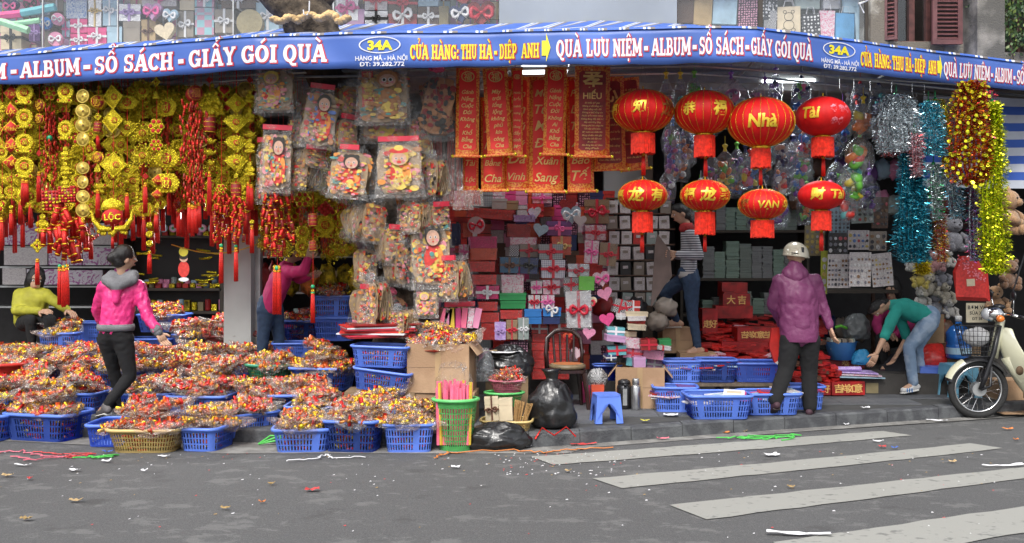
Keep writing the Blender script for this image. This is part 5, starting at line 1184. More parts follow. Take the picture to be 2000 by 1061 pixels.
for row in [
 (918, 970, 462, 485, 10.5, 'mag', None, 0, 1, 'top of the left red stack'), (920, 970, 485, 508, 10.5, 'org', None, 0, 1, 'second in the left red stack'), (917, 967, 511, 531, 10.45, 'red', None, 0, 1, 'third in the left red stack'), (922, 970, 537, 556, 10.45, 'red', None, 0, 1, 'fourth in the left red stack'), (930, 974, 559, 584, 10.4, 'mag', 'w', 0, 1, 'middle of the left stack'), (934, 972, 590, 607, 10.4, 'red', None, 0, 1, 'below the magenta one'), (938, 975, 611, 630, 10.4, 'red', None, 0, 1, 'low in the left stack'), (940, 975, 632, 664, 10.4, 'red', None, 0, 1, 'near the foot of the left stack'),
 (976, 1013, 503, 533, 10.5, 'tealn', 'b', 2, 1, 'left of the navy one'), (1015, 1050, 504, 535, 10.5, 'navy', 'k', 2, 1, 'above the heart cards'), (979, 1023, 537, 572, 10.5, 'whp', None, 0, 1, 'above the green pair'), (975, 1028, 573, 587, 10.4, 'green', None, 0, 0, 'upper of the green pair'), (977, 1027, 588, 603, 10.4, 'green', None, 0, 0, 'lower of the green pair'), (977, 1020, 606, 623, 10.4, 'red', None, 0, 1, 'under the green pair'),
 (1037, 1059, 549, 574, 10.6, 'wht', 'p', 0, 0, 'above the blue ones'), (1060, 1094, 547, 575, 10.6, 'whp', 'r', 0, 0, 'under the white plaid one'), (1032, 1055, 577, 603, 10.5, 'wht', 'r', 0, 0, 'left of the small pink-ribboned one'), (1057, 1083, 577, 603, 10.5, 'whp', 'p', 0, 0, 'just above the right blue one'),
 (1052, 1100, 477, 507, 10.6, 'ggrid', 'r', 0, 0, 'above the white plaid one'), (1057, 1104, 508, 543, 10.55, 'grid', 'r', 0, 0, 'centre of the wall'), (1110, 1150, 516, 541, 10.5, 'silv', 'r', 0, 2, 'above the green one'), (1101, 1130, 543, 569, 10.5, 'chk', 'r', 0, 1, 'left of the lime one'), (1130, 1161, 540, 567, 10.45, 'lime', None, 2, 1, 'above the big shiny one'), (1107, 1156, 570, 640, 10.3, 'wht', 'r', -2, 2, 'largest and shiniest'),
 (1024, 1058, 604, 619, 10.4, 'blue', None, 0, 0, 'left blue one'), (1060, 1096, 602, 618, 10.4, 'blue', 'w', 0, 0, 'right blue one'), (1030, 1058, 620, 633, 10.4, 'blue', None, 0, 0, 'under the left blue one'), (1060, 1094, 620, 633, 10.4, 'navy', None, 0, 0, 'under the right blue one'),
 (966, 988, 630, 664, 10.2, 'pur', 'l', 0, 0, 'left of the small bamboo one'), (989, 1011, 626, 663, 10.2, 'bam', 'r', 0, 0, 'between the lilac and grey ones'), (1012, 1033, 622, 663, 10.2, 'gry', 'w', 0, 1, 'right of the small bamboo one'), (996, 1031, 667, 702, 10.3, 'dot', None, 0, 0, 'at the foot left of the chair'),
 (1142, 1190, 390, 437, 11.2, 'bam', 'r', 0, 0, 'uppermost right, large'), (1169, 1203, 475, 519, 10.7, 'bam', 'r', 5, 1, 'right, tilted with glossy wrap'), (1141, 1168, 470, 514, 10.7, 'whp', 'p', 3, 0, 'beside the tilted bamboo one'), (1143, 1184, 440, 469, 10.9, 'whp', 'r', 0, 1, 'between the two bamboo ones'),
 (1040, 1078, 376, 397, 11.2, 'whp', 'p', 0, 0, 'top row under the scrolls'), (1030, 1062, 398, 424, 11.1, 'red', 'r', 0, 0, 'top row under the pink ribbon one'), (910, 1003, 408, 427, 10.9, 'red', None, 4, 1, 'long tilted one, top left'), (1003, 1044, 420, 433, 10.8, 'pur', None, 0, 1, 'flat lilac one, top centre'), (990, 1036, 438, 463, 10.8, 'dred', None, 2, 1, 'top centre, rounded by film'), (1068, 1117, 432, 460, 10.9, 'dpur', 'p', 0, 0, 'top right of centre'), (1078, 1116, 462, 498, 10.8, 'org', 'g', 0, 1, 'right of the grey plaid one'),
 (996, 1048, 464, 478, 10.7, 'whp', None, 0, 0, 'thin one above the grey patterned'), (995, 1014, 479, 500, 10.7, 'chk', None, 0, 0, 'small one above the dark teal'), (1015, 1051, 477, 502, 10.7, 'taup', 'r', 0, 1, 'above the navy one'), (882, 899, 437, 480, 10.9, 'navy', None, 0, 1, 'upright at the upper left'), (904, 922, 436, 463, 10.8, 'org', None, 0, 1, 'small at the upper left'), (862, 880, 432, 462, 11., 'wht', None, 0, 0, 'far upper left'), (896, 916, 478, 506, 10.6, 'whp', 'p', 0, 1, 'left of the red stack'), (985, 1012, 392, 410, 11.2, 'olive', None, 0, 0, 'dim one high on the left'), (960, 990, 388, 408, 11.2, 'gry', None, 0, 0, 'dim one high on the far left')]:
 gift(*row[:5], row[5], row[6], row[7], None, row[8], W1+row[9])
for j, (a, b, c) in enumerate(((1038, 1069, 'left'), (1072, 1112, 'right'))):
 y = 634
 for k in range(6):
  h = (17, 16, 16, 15, 18, 20)[k]; gift(a+R.uniform(-1, 2), b, y, y+h, 10.6, 'red', 'w' if k == 0 else None, 0, None, 1, '%s of the %s red column behind the chair' % (('first', 'second', 'third', 'fourth', 'fifth', 'sixth')[k], c), bow=False); y += h+1
heart(1116, 420, 40, 10.9, 'lblu', 'in the wall of boxes, pale with a rose', r='w'); heart(1133, 432, 26, 10.85, 'wht', 'small, overlapping the pale blue heart'); heart(1056, 450, 30, 10.7, 'lblu', 'wrapped in glossy film above the plaid boxes'); heart(1110, 402, 34, 11., 'dred', 'with white dots high in the wall of boxes'); heart(1175, 545, 34, 10.5, 'whp', 'right of the lime green box', r='p'); heart(1182, 575, 30, 10.5, 'pink', 'under the pink flowered heart'); heart(1150, 592+60, 26, 10.3, 'pink', 'low beside the big shiny box'); heart(1150, 590, 30, 10.35, 'crm', 'with red bow beside the big shiny box', r='r'); heart(1186, 625, 30, 10.3, 'hot', 'wrapped in film at the right foot of the wall'); heart(1058, 398, 0.1, 11, 'wht', 'tiny') if False else None
heart(1045, 416, 26, 10.9, 'silv', 'grey satin one at the top of the wall'); heart(930, 440, 34, 10.7, 'wht', 'in a glossy tray at the upper left', True, 'r'); heart(1112, 590+70, 24, 10.3, 'org', 'behind the chair back', r='r'); heart(1128, 690, 26, 10.2, 'whp', 'seen between the chair legs')
# packed darker boxes behind, so no gap shows the back wall: a shared label, each its own
keys = ['red', 'wht', 'dred', 'pink', 'whp', 'ggrid', 'navy', 'red', 'dot', 'hot', 'brn', 'org', 'taup']
for i in range(15):
 y = 372
 while y < 735:
  x = 850+i*24; h = R.uniform(18, 36); c = R.choice(keys)
  w_ = CN[c]+' ribbonless box in the rear layer, '+('upper ', 'middle ', 'lower ')[min(2, int((y-372)/121))]+('left', 'centre', 'right')[i//5]; t = T('plain_box', w_, 'box', at(x+R.uniform(0, 4), y+h, 11.4), (0, 0, R.uniform(-.05, .05)), w_); W = R.uniform(22, 30)*11.4/2000; H = (h-1)*11.4/2000
  m = MB(); m.box((0, .1, H*.36), (W*.96, .2, H*.72)); part('box_base', m, G[c], t); m = MB(); m.box((0, .1, H*.86), (W, .21, H*.28)); part('lid', m, G[c], t); y += h
# note boxes rack at the right of the wall
nb = 0
for j in range(7):
 for i in range(5):
  px = 1198+i*25+R.uniform(-2, 2); py = 392+j*30
  if px > 1300: continue
  c = R.choice(['wht', 'wht', 'gry', 'taup', 'blk', 'red' if R.random() < .3 else 'wht']); W = 20*11.3/2000; H = 25*11.3/2000
  t = T('note_box', 'small boxed notebook standing on the dim rack behind the lantern tassels', 'notebook', at(px, py+25, 11.3), (0, R.uniform(-.06, .06), R.uniform(-.1, .1)), 'boxed notebooks on the dim rack')
  m = MB(); m.box((0, .06, H/2), (W, .12, H)); part('box_body', m, G[c], t); m = MB(); m.box((0, -.003, H*.6), (W*.5, .003, H*.22)); part('printed_label', m, G['taup'] if c == 'wht' else G['wht'], t)
for i in range(8):
 m = MB(); m.box((0, 0, 0), (.76, .14, .014)); single('rack_shelf', 'thin dark shelf number %s from the top of the notebook rack' % ('one', 'two', 'three', 'four', 'five', 'six', 'seven', 'eight')[i], 'shelf', m, G['brn'], at(1250, 388+i*30, 11.37))
# pastel boxes heaped on the open carton
carton('open cardboard box heaped with pastel gift boxes beside the steel flasks', 1209, 1303, 718, 800, 9.9, .42, -8, True)
WP = 'heaped over the open cardboard box'
yy_ = [('lil', 1262, 1292, 702, 722, 'front right'), ('teal', 1222, 1262, 700, 716, 'front left'), ('pink', 1256, 1296, 684, 702, 'second layer right'), ('pink', 1216, 1254, 680, 700, 'second layer left'), ('lil', 1238, 1262, 698, 718, 'front centre'), ('dred', 1252, 1284, 664, 684, 'third layer right'), ('whp', 1216, 1250, 660, 680, 'third layer left'), ('teal', 1186, 1220, 640, 656, 'far left upper'), ('lil', 1184, 1222, 656, 668, 'far left lower'), ('teal', 1188, 1224, 676, 694, 'far left foot'), ('crm', 1212, 1244, 648, 658, 'centre thin'), ('crm', 1226, 1262, 634, 645, 'upper round stack lowest'), ('red', 1228, 1260, 626, 634, 'upper stack third'), ('wht', 1226, 1262, 618, 627, 'upper stack second'), ('crm', 1222, 1266, 610, 619, 'upper stack top'), ('wht', 1204, 1222, 614, 624, 'left of the upper stack'), ('navy', 1184, 1204, 694, 704, 'dark one at the left foot'), ('wht', 1280, 1310, 676, 684, 'flat one at the right'), ('green', 1288, 1312, 664, 676, 'green one at the right')]
for c, a, b, y0, y1, nm in yy_: gift(a, b, y0, y1, 10.0+R.uniform(0, .25), c, R.choice([None, 'w', 'r']) if c != 'crm' else None, R.uniform(-7, 7), .2, 1 if R.random() < .5 else False, WP+', '+nm, bow=False)
for i, (px, py) in enumerate(((1240, 600), (1285, 628), (1205, 715), (1300, 600), (1180, 600))):
 m = blob(.12, .1, .1, amp=.3, seed=i*9, neck=False); single('dark_parcel', 'dark film-wrapped parcel '+('behind the round box stack', 'beside the standing woman', 'low beside the carton', 'under the held magazine', 'left of the round boxes')[i], 'parcel', m, [G['blk'], G['taup'], G['blk'], G['taup'], G['dred']][i], at(px, py, 10.9), smooth=True)
# striped shoe-like boxes
for i, (px, c) in enumerate(((1207, 'chk'), (1236, 'red'), (1225, 'chk'))): gift(px-12, px+14, 585+i*3, 612, 10.5, c, 'r' if c == 'chk' else 'w', 15-14*i, .14, False, 'leaning one '+('left', 'centre', 'right')[i]+' above the round box stack', bow=False)
# ---------------------------------------------------------------- right interior shelves with stacked booklets
shelf = T('display_shelf', 'dark wooden shelf unit filled with stacks of booklets', 'shelf unit', (X(1455, 12.3), 12.5, FL))
for py in (372, 452, 546, 616): m = MB(); z = Z(py, 12.3)-FL; m.box((0, 0, z), (1.5, .4, .03)); part('board', m, mat('shelf wood', (.05, .04, .03), .7), shelf)
for sx in (-.76, .76): m = MB(); m.box((sx, 0, 1.1), (.03, .4, 2.2)); part('side_panel', m, MATS['shelf wood'], shelf)
edge = pat('page edges', 'stripe', (.26, .3, .26), (.07, .1, .09), 60); edge2 = pat('page edges grey', 'stripe', (.28, .3, .29), (.1, .1, .11), 50); edge3 = pat('page edges green', 'stripe', (.3, .42, .34), (.08, .13, .1), 55)
for row, (py, hs_) in enumerate(((452, (62, 40)), (546, (74, 44)), (616, (54, 24)))):
 px = 1375
 nms = []
 while px < 1548:
  w_ = R.uniform(19, 27); h = R.uniform(hs_[1], hs_[0]); s = 12.2/2000; m = MB(); z = 0; rr = random.Random(int(px+py))
  while z < h*s: th = rr.uniform(.012, .02); m.box((rr.uniform(-.006, .006), rr.uniform(-.006, .006), z+th/2), (w_*s*rr.uniform(.92, 1.), .22, th*.86)); z += th
  t = T('booklet_stack', 'stack of pale booklets on the %s shelf of the dark unit' % ('upper', 'middle', 'lower')[row], 'booklet stack', (X(px+w_/2, 12.2), 12.42, Z(py, 12.3)+.016), (0, 0, R.uniform(-.05, .05)), 'stacks of booklets on the %s shelf' % ('upper', 'middle', 'lower')[row]); part('booklets', m, R.choice([edge, edge2, edge3]), t, kind='stuff'); px += w_+.6
# hanging cards with stickers and key rings
stk = [mat('sticker '+n, c, .4) for n, c in (('grey', (.2, .2, .24)), ('white', (.6, .6, .6)), ('red', (.5, .08, .1)), ('yellow', (.55, .42, .1)), ('blue', (.1, .2, .45)), ('dark', (.04, .04, .05)), ('brown', (.25, .14, .07)))]
def cardset(label, px0, px1, py0, py1, Y, back, nx, nz, cs, tilt=0., sz=.32, shine=True):
 s = Y/2000; W = (px1-px0)*s; H = (py1-py0)*s; t = T('trinket_card', label, 'trinket card', at((px0+px1)/2, py0, Y), (rad(4), rad(tilt), rad(R.uniform(-4, 4))))
 m = MB(); m.box((0, .004, -H/2), (W, .006, H)); part('backing_card', m, back, t)
 m = MB()
 for i in range(nx):
  for j in range(nz):
   m.mat(R.choice(cs)); x = (i+.5)/nx*W-W/2; z = -H*(.12+.84*(j+.5)/nz); q = min(W/nx, H/nz)*sz; m.disc(x, z, q*R.uniform(.7, 1.2), q*R.uniform(.8, 1.4), -.008, .0, 8)
 part('trinkets', m, stk, t, kind='stuff')
 if shine: part('plastic_sleeve', fsheet(W, W, H, R, .01, cl=px0), filmH, t, True, loc=(0, -.012, 0))
cardset('white card of round grey buttons, upper left of the trinket rack', 1622, 1660, 405, 458, 10.9, G['lblu'], 5, 6, [0, 5, 0], 0)
cardset('tilted pack of small printed cards, top of the trinket rack', 1662, 1704, 378, 436, 10.8, G['gry'], 4, 5, [5, 6, 1, 2], -3)
cardset('dim brown trinket card beside the teal tinsel', 1704, 1736, 385, 446, 11., G['brn'], 4, 4, [6, 5, 2], 0)
cardset('dark pouch of round badges, middle left of the trinket rack', 1618, 1656, 455, 497, 10.8, G['blk'], 4, 3, [1, 2, 5, 0])
cardset('bright card of toy figures in the middle of the trinket rack', 1657, 1698, 450, 488, 10.8, G['wht'], 5, 3, [2, 3, 4, 1, 5])
cardset('brown sleeve of trinkets right of the bright toy card', 1698, 1732, 452, 490, 10.8, G['taup'], 3, 3, [6, 1, 5])
cardset('white card of key rings, lower left of the trinket rack', 1617, 1663, 497, 563, 10.6, G['wht'], 7, 6, [0, 6, 1, 5], 0, .36)
cardset('shiny white card of key rings, lower middle of the trinket rack', 1660, 1702, 493, 560, 10.5, G['wht'], 6, 5, [0, 1, 1, 6], 0, .36)
cardset('white card of small pins, lower right of the trinket rack', 1700, 1740, 495, 560, 10.6, G['wht'], 6, 6, [6, 3, 0, 1], -6, .3)
cardset('grey card with small white squares above the shelf, near the helmet', 1510, 1540, 400, 446, 11.2, G['gry'], 4, 4, [5, 5, 0], 2)
cardset('yellow green sleeve of trinkets behind the helmeted person', 1572, 1612, 440, 500, 11., G['olive'], 4, 5, [1, 0, 3])
cardset('tall yellow sleeve hanging beside the trinket rack', 1604, 1617, 490, 575, 10.9, mat('yellow green card', (.4, .45, .04), .5), 1, 5, [3, 1], 0)
m = MB(); m.box((0, .3, -.02), (.95, .6, .04)); t = T('display_table', 'dark table under the trinket rack', 'table', at(1672, 566, 11.5)); part('tabletop', m, MATS['shelf wood'], t)
for sx, sy in ((-.42, .05), (.42, .05), (-.42, .55), (.42, .55)): m = MB(); hh = Z(566, 11.5)-.36; m.box((sx, sy+.1, -.04-hh/2+.02), (.035, .035, hh)); part('leg', m, G['brn'], t)
# ---------------------------------------------------------------- toy bags behind the lanterns
toyc = [mat('toy '+n, c, .35) for n, c in (('orange', (.75, .2, .03)), ('green', (.15, .5, .06)), ('blue', (.05, .2, .6)), ('yellow', (.75, .6, .05)), ('pink', (.7, .2, .35)), ('red', (.6, .04, .03)), ('purple', (.25, .1, .45)), ('white', (.65, .65, .65)), ('teal', (.1, .45, .45)), ('navy', (.03, .03, .1)), ('peach', (.7, .4, .28)))]
TN = ['orange', 'green', 'blue', 'yellow', 'pink', 'red', 'purple', 'white', 'teal', 'navy', 'peach']
filmT = film('toy bag film', (.93, .97, 1), .3, 7.)
def toybag(label, px0, px1, py0, py1, Y, cs, kind=0, tie=None):
 s = Y/2000; W = (px1-px0)*s; H = (py1-py0)*s; rr = random.Random(int(px0+py0)); t = T('toy_bag', label, 'bag of toys', at((px0+px1)/2, py0, Y), (0, 0, rr.uniform(-.2, .2)))
 m = MB()
 for i in range(14 if kind != 1 else 5):
  m.mat(rr.choice(cs)); q = rr.uniform(.14, .22)*W if kind != 1 else .28*W; z = -H*rr.uniform(.38, .85)
  c = (rr.uniform(-.24, .24)*W, rr.uniform(-.03, .03), z); M_ = Matrix.Translation(c) @ Euler((rr.uniform(0, 3), rr.uniform(0, 3), rr.uniform(0, 3))).to_matrix().to_4x4()
  u = rr.random()
  if u < .5: m.ball((0, 0, 0), (q, q*.6, q*.8), 10, 7, M_)
  elif u < .75: m.box((0, 0, 0), (q*1.6, q*.4, q*1.1), M_)
  else: m.lathe([(q*.2, -q), (q*.7, 0), (q*.3, q)], 9, M=M_)
  if u < .3:
   for s_ in (-1, 1): m.mat(7); m.ball((s_*q*.35, -q*.5, q*.2), q*.2, 6, 4, M_); m.mat(9); m.ball((s_*q*.35, -q*.66, q*.2), q*.1, 6, 4, M_)
 part('toys', m, toyc, t, 'auto', kind='stuff')
 prof = [(.03, 0), (.05, -.04), (.22, -.14), (.4, -.3), (.5, -.55), (.5, -.8), (.36, -.96), (.1, -1.0)]
 m = MB(); m.lathe([(r*W, z*H) for r, z in prof], 22, sy=.55, capb=False, capt=False); m.v = [tuple(Vector(v)*(1+.16*noise.noise(Vector(v)*14+Vector((px0, 0, 0)))) ) for v in m.v]; part('plastic_film', m, filmT, t, True)
 m = MB(); m.lathe([(.0, .05), (.03, .03), (.012, 0), (.02, -.03)], 8); m.tube([(0, 0, .02), (0.0, 0, .12)], .003, 4); part('tie', m, toyc[tie if tie is not None else rr.choice(cs)], t)
for a in [
 ('bag with a pink and yellow tie, first of the toy bags on the left', 1284, 1318, 148, 250, 9.9, [4, 3, 6], 0, 3), ('pale bag with a yellow tie, second of the toy bags', 1312, 1346, 148, 240, 9.9, [7, 8, 7], 0, 3), ('green bag tied with string, third of the toy bags', 1340, 1372, 146, 200, 9.9, [1, 1, 7], 0, 1), ('wide clear bag of masks above the second large lantern', 1386, 1470, 148, 250, 10.0, [4, 3, 7, 6, 10]), ('pale clear bag above the third large lantern', 1458, 1530, 158, 240, 10.0, [7, 7, 6, 4]), ('bag of striped toys above the last large lantern', 1540, 1600, 172, 240, 10.0, [0, 6, 4, 2]), ('dark bag hanging high beside the lit tube', 1500, 1530, 140, 200, 10.3, [9, 6]), ('green bag hanging in front of the lit tube', 1545, 1585, 148, 200, 10.2, [1, 9]),
 ('bag of small purple toys left of the second lantern pair', 1296, 1330, 240, 350, 10.2, [6, 2, 4]), ('bag of brown and orange toys left of the second lantern pair', 1325, 1360, 236, 330, 10.3, [0, 9, 10]), ('long bag of pastel toys behind the lower lanterns', 1284, 1322, 330, 400, 10.3, [4, 6, 7]), ('bag of orange toys between the second and third lanterns', 1392, 1440, 290, 372, 10., [0, 0, 3, 1]), ('bag of purple balls hanging between the lantern rows', 1370, 1412, 300, 380, 10.1, [6, 4, 1]), ('bag of white hooded dolls under the third large lantern', 1508, 1552, 256, 330, 9.9, [7, 7, 9, 10], 0), ('bag of dolls with black hair, lower centre', 1508, 1550, 320, 384, 9.8, [9, 10, 5, 7]), ('bag of colourful dolls right of the third lantern pair', 1540, 1590, 290, 372, 9.9, [4, 2, 7, 1]), ('bag of red and yellow toys above the lower third lantern', 1440, 1490, 300, 372, 10.1, [5, 3, 4, 2]), ('bag of blue and white dolls beside the last large lantern', 1548, 1592, 240, 312, 10.1, [2, 7, 5]),
 ('bag with an orange fish toy right of the last large lantern', 1660, 1712, 196, 270, 9.6, [0, 0, 3], 1), ('bag of green and red balls right of the last lantern', 1650, 1708, 262, 330, 9.6, [1, 5, 0, 3], 1), ('bag of beach balls in light green', 1640, 1690, 310, 372, 9.7, [1, 8, 3, 0], 1), ('bag of lime green balloons low on the right', 1650, 1690, 336, 402, 9.8, [1, 3], 1), ('bag of purple and red balls lowest by the last lantern', 1638, 1676, 370, 432, 9.9, [6, 5, 8], 1), ('small pale bag hanging from a hook right of the last lantern', 1640, 1672, 190, 250, 9.9, [7, 8]), ('dark red bag hanging by hooks under the right banner', 1660, 1700, 158, 220, 10.6, [5, 9]), ('dark bag hanging by hooks near the silver tinsel', 1696, 1736, 160, 226, 10.7, [9, 9, 8])]: toybag(*a)
WN = ['beside the first lantern pair', 'behind the second lantern pair', 'behind the third lantern pair', 'behind the last lantern pair']
for i in range(26):
 px = 1278+R.uniform(0, 400); py = 190+R.uniform(0, 190); k = min(3, int((px-1278)/100)); l = 'toy bag hanging in the crowded back layer '+WN[k]; toybag(l, px, px+R.uniform(34, 52), py, py+R.uniform(60, 85), 10.5+R.uniform(0, .3), R.sample([6, 2, 4, 7, 8, 9, 9, 0, 1], 3)); C.objects[-1]
 [o for o in C.objects if o.name.startswith('toy_bag')][-1]['group'] = 'toy bags hanging '+WN[k]
# rods and hooks on the right
m = MB(); m.tube([at(1500, 140, 9.6), at(1760, 158, 9.9), at(1990, 172, 10.4)], .012, 6); single('hanging_rod', 'long grey rod under the right half of the banner', 'rod', m, steel)
for i, px in enumerate((1640, 1668, 1700, 1742, 1782, 1806)):
 m = MB(); p = at(px, 152+(px-1640)*.08, 9.85); m.tube([(0, 0, 0), (0, 0, -.1), (.02, 0, -.14), (.04, 0, -.12), (.035, 0, -.09)], .003, 5); single('wire_hook', 'thin wire hook on the right rod, '+('above the beach balls', 'second from the last lantern', 'left of the silver tinsel', 'above the silver tinsel', 'above the cyan tinsel', 'beside the yellow tinsel')[i], 'hook', m, steel, p)
# ---------------------------------------------------------------- tinsel
def tm(n, c): return mat('tinsel '+n, c, .22, .85, nscale=60, namt=.4)
TC = {'silver': tm('silver', (.62, .68, .72)), 'red': tm('red', (.55, .05, .06)), 'cyan': tm('cyan', (.10, .45, .6)), 'teal': tm('teal', (.01, .22, .32)), 'teal2': tm('deep teal', (.01, .12, .18)), 'gold': tm('gold', (.75, .55, .05)), 'lime': tm('lime', (.5, .62, .02)), 'yel': tm('yellow', (.8, .7, .03)), 'org': tm('orange red', (.6, .12, .02)), 'mag': tm('magenta', (.5, .05, .25)), 'pink': tm('pale pink', (.65, .45, .5)), 'green': tm('green', (.02, .3, .1)), 'dark': tm('dark red', (.25, .02, .02)), 'brt': tm('bright cyan', (.2, .65, .85)), 'purp': tm('violet', (.35, .1, .45))}
def tinsel(label, env, Y, cols, n, sz=.03, strands=6, disc=None, depth=.12):
 """env: list of (py, px_left, px_right) outline; thin metallic strips bristling from strands"""
 s = Y/2000; top = env[0][0]; cx = (env[0][1]+env[0][2])/2; t = T('tinsel_garland', label, 'tinsel garland', at(cx, top, Y)); rr = random.Random(int(cx+top)); bot = env[-1][0]
 tab = [(e[0], e[1], e[2]) for e in env]; m = MB(); keys_ = list(cols)
 sp = [rr.uniform(-1, 1) for _ in range(strands)]
 for i in range(n):
  py = lerp(top, bot, rr.random()); l, r = interp(py, tab); k = rr.randrange(strands); u = (k+.5)/strands*2-1+.25*math.sin(py*.05+k)/strands*2
  q = abs(rr.gauss(0, .5))*(r-l)/strands*.9*s; a = rr.uniform(0, 6.283)
  x = ((l+r)/2-cx+u*(r-l)/2*.92)*s+q*math.cos(a); y = depth*math.sqrt(max(0, 1-u*u))*-.6+q*math.sin(a)*.8+sp[k]*.02; z = -(py-top)*s
  d = Vector((math.cos(a), math.sin(a)*.9-.3, rr.uniform(-.8, .5))).normalized()*sz*rr.uniform(.6, 1.3); wv = Vector((rr.uniform(-1, 1), rr.uniform(-1, 1), rr.uniform(-1, 1))).normalized()*sz*.11
  c = cols[k % len(cols)] if isinstance(cols[0], tuple) else cols; ci = rr.choice(c if isinstance(c, (tuple, list)) else cols); m.mat(MI.setdefault(ci, len(MI)) if False else ML.index(ci))
  p = Vector((x, y, z)); m.add([p-wv, p+d-wv*.5, p+d+wv*.5, p+wv], [(0, 1, 2, 3)])
  if disc and rr.random() < disc[1]:
   m.mat(ML.index(disc[0])); M_ = Matrix.Translation(p+d) @ Euler((rr.uniform(-.8, .8), rr.uniform(-.8, .8), 0)).to_matrix().to_4x4(); m.disc(0, 0, disc[2], disc[2], -.0005, .0005, 7, M_)
 part('foil_strips', m, [TC[k] for k in ML], t, kind='stuff')
 m = MB()
 for k in range(strands):
  u = (k+.5)/strands*2-1; pts = []
  for j in range(7):
   py = lerp(top, bot, j/6); l, r = interp(py, tab); pts.append((((l+r)/2-cx+u*(r-l)/2*.8)*s, depth*math.sqrt(max(0, 1-u*u))*-.4, -(py-top)*s))
  m.tube(pts, .012, 5)
 ck = cols[0][0] if isinstance(cols[0], tuple) else cols[0]; part('strand_core', m, TC[ck], t, True)
 m = MB(); m.tube([(0, 0, 0), (0, 0, .1)], .004, 5); m.ball((0, 0, .01), .02, 7, 5); part('hanging_cord', m, TC['green'], t)
ML = list(TC)
tinsel('big silver tinsel bunch drooping like a dome, left of the tinsel row', [(186, 1730, 1770), (200, 1712, 1788), (240, 1700, 1796), (275, 1702, 1800), (298, 1708, 1798)], 9.35, ['silver'], 5200, .035, 9)
tinsel('red tinsel fringe showing under the silver dome', [(272, 1706, 1790), (290, 1710, 1790), (306, 1718, 1784)], 9.5, ['red', 'pink', 'silver'], 1500, .03, 8)
tinsel('pale pink tinsel strand falling from the silver dome', [(262, 1772, 1798), (300, 1774, 1797), (346, 1780, 1796)], 9.3, ['pink', 'silver', 'red'], 1300, .028, 3)
tinsel('cyan tinsel bunch beside the silver dome', [(200, 1800, 1826), (220, 1788, 1838), (270, 1788, 1846), (305, 1794, 1846)], 9.4, ['cyan', 'cyan', 'brt', 'silver'], 3600, .032, 7)
tinsel('long deep teal tinsel bunch hanging nearly to the head of the crouching person', [(300, 1754, 1800), (360, 1752, 1806), (430, 1744, 1812), (490, 1742, 1816), (512, 1750, 1812)], 9.4, ['teal', 'teal', 'teal2', 'brt'], 7800, .034, 7)
tinsel('yellow and dark tinsel behind the cyan bunch', [(196, 1806, 1846), (240, 1828, 1858), (300, 1834, 1862), (350, 1836, 1858)], 9.6, ['gold', 'green', 'dark', 'yel'], 2400, .03, 4)
tinsel('silver strand with green, below the cyan bunch', [(322, 1810, 1836), (380, 1810, 1836), (430, 1816, 1836)], 9.5, ['silver', 'silver', 'green'], 1900, .03, 3)
tinsel('silver blue strand left of the large red bunch', [(320, 1838, 1860), (380, 1840, 1872), (428, 1850, 1880)], 9.55, ['silver', 'cyan', 'silver'], 2000, .03, 3)
tinsel('tinsel strand of red silver and gold hanging above the toy bears', [(420, 1818, 1846), (450, 1822, 1846), (512, 1826, 1846)], 9.6, ['red', 'silver', 'gold'], 1700, .03, 3)
tinsel('small gold tinsel tuft under the deep teal bunch', [(508, 1780, 1812), (535, 1782, 1814)], 9.6, ['gold', 'gold', 'yel'], 900, .03, 4)
tinsel('huge red and gold tinsel bunch with gold discs under the banner', [(162, 1868, 1920), (200, 1860, 1926), (270, 1852, 1936), (320, 1846, 1942), (345, 1850, 1936), (362, 1880, 1912)], 9.2, ['org', 'org', 'dark', 'gold', 'red'], 8200, .036, 8, ('yel', .035, .017))
tinsel('magenta edged tinsel strand right behind the red and gold bunch', [(180, 1915, 1936), (260, 1925, 1942), (310, 1926, 1940)], 9.3, ['mag', 'red'], 1200, .03, 2)
tinsel('multicoloured silver strand left of the lime bunch', [(345, 1888, 1912), (430, 1884, 1910), (510, 1890, 1908)], 9.45, ['silver', 'purp', 'cyan', 'mag', 'dark'], 2700, .03, 3)
tinsel('long lime yellow tinsel bunch at the right end of the row', [(200, 1930, 1944), (280, 1934, 1956), (350, 1908, 1960), (430, 1908, 1962), (500, 1910, 1968), (534, 1916, 1962)], 9.2, ['lime', 'lime', 'yel'], 8200, .034, 6, ('yel', .05, .010))
# ---------------------------------------------------------------- striped side curtain at the right
sw = mat('curtain white', (.6, .64, .72), .7, namt=.05); sb_ = mat('curtain blue', (.04, .12, .5), .7, namt=.05)
m = MB(); n = 26; rows_ = 22; cols_ = []
for j in range(rows_+1):
 z = lerp(3.25, 2.32, j/rows_)
 for i in range(n+1):
  x = lerp(X(1800, 10.6), X(2300, 10.6), i/n); m.v.append((x, 10.55+.05*math.sin(i*.8+j*.12)+.1*j/rows_, z-.02*i/n*8*.35))
for j in range(rows_):
 for i in range(n): m.f.append((j*(n+1)+i, (j+1)*(n+1)+i, (j+1)*(n+1)+i+1, j*(n+1)+i+1)); m.m.append((j//2) % 2)
single('striped_curtain', 'blue and white striped tarpaulin curtain hanging at the right end', 'curtain', m, [sw, sb_], smooth=True)
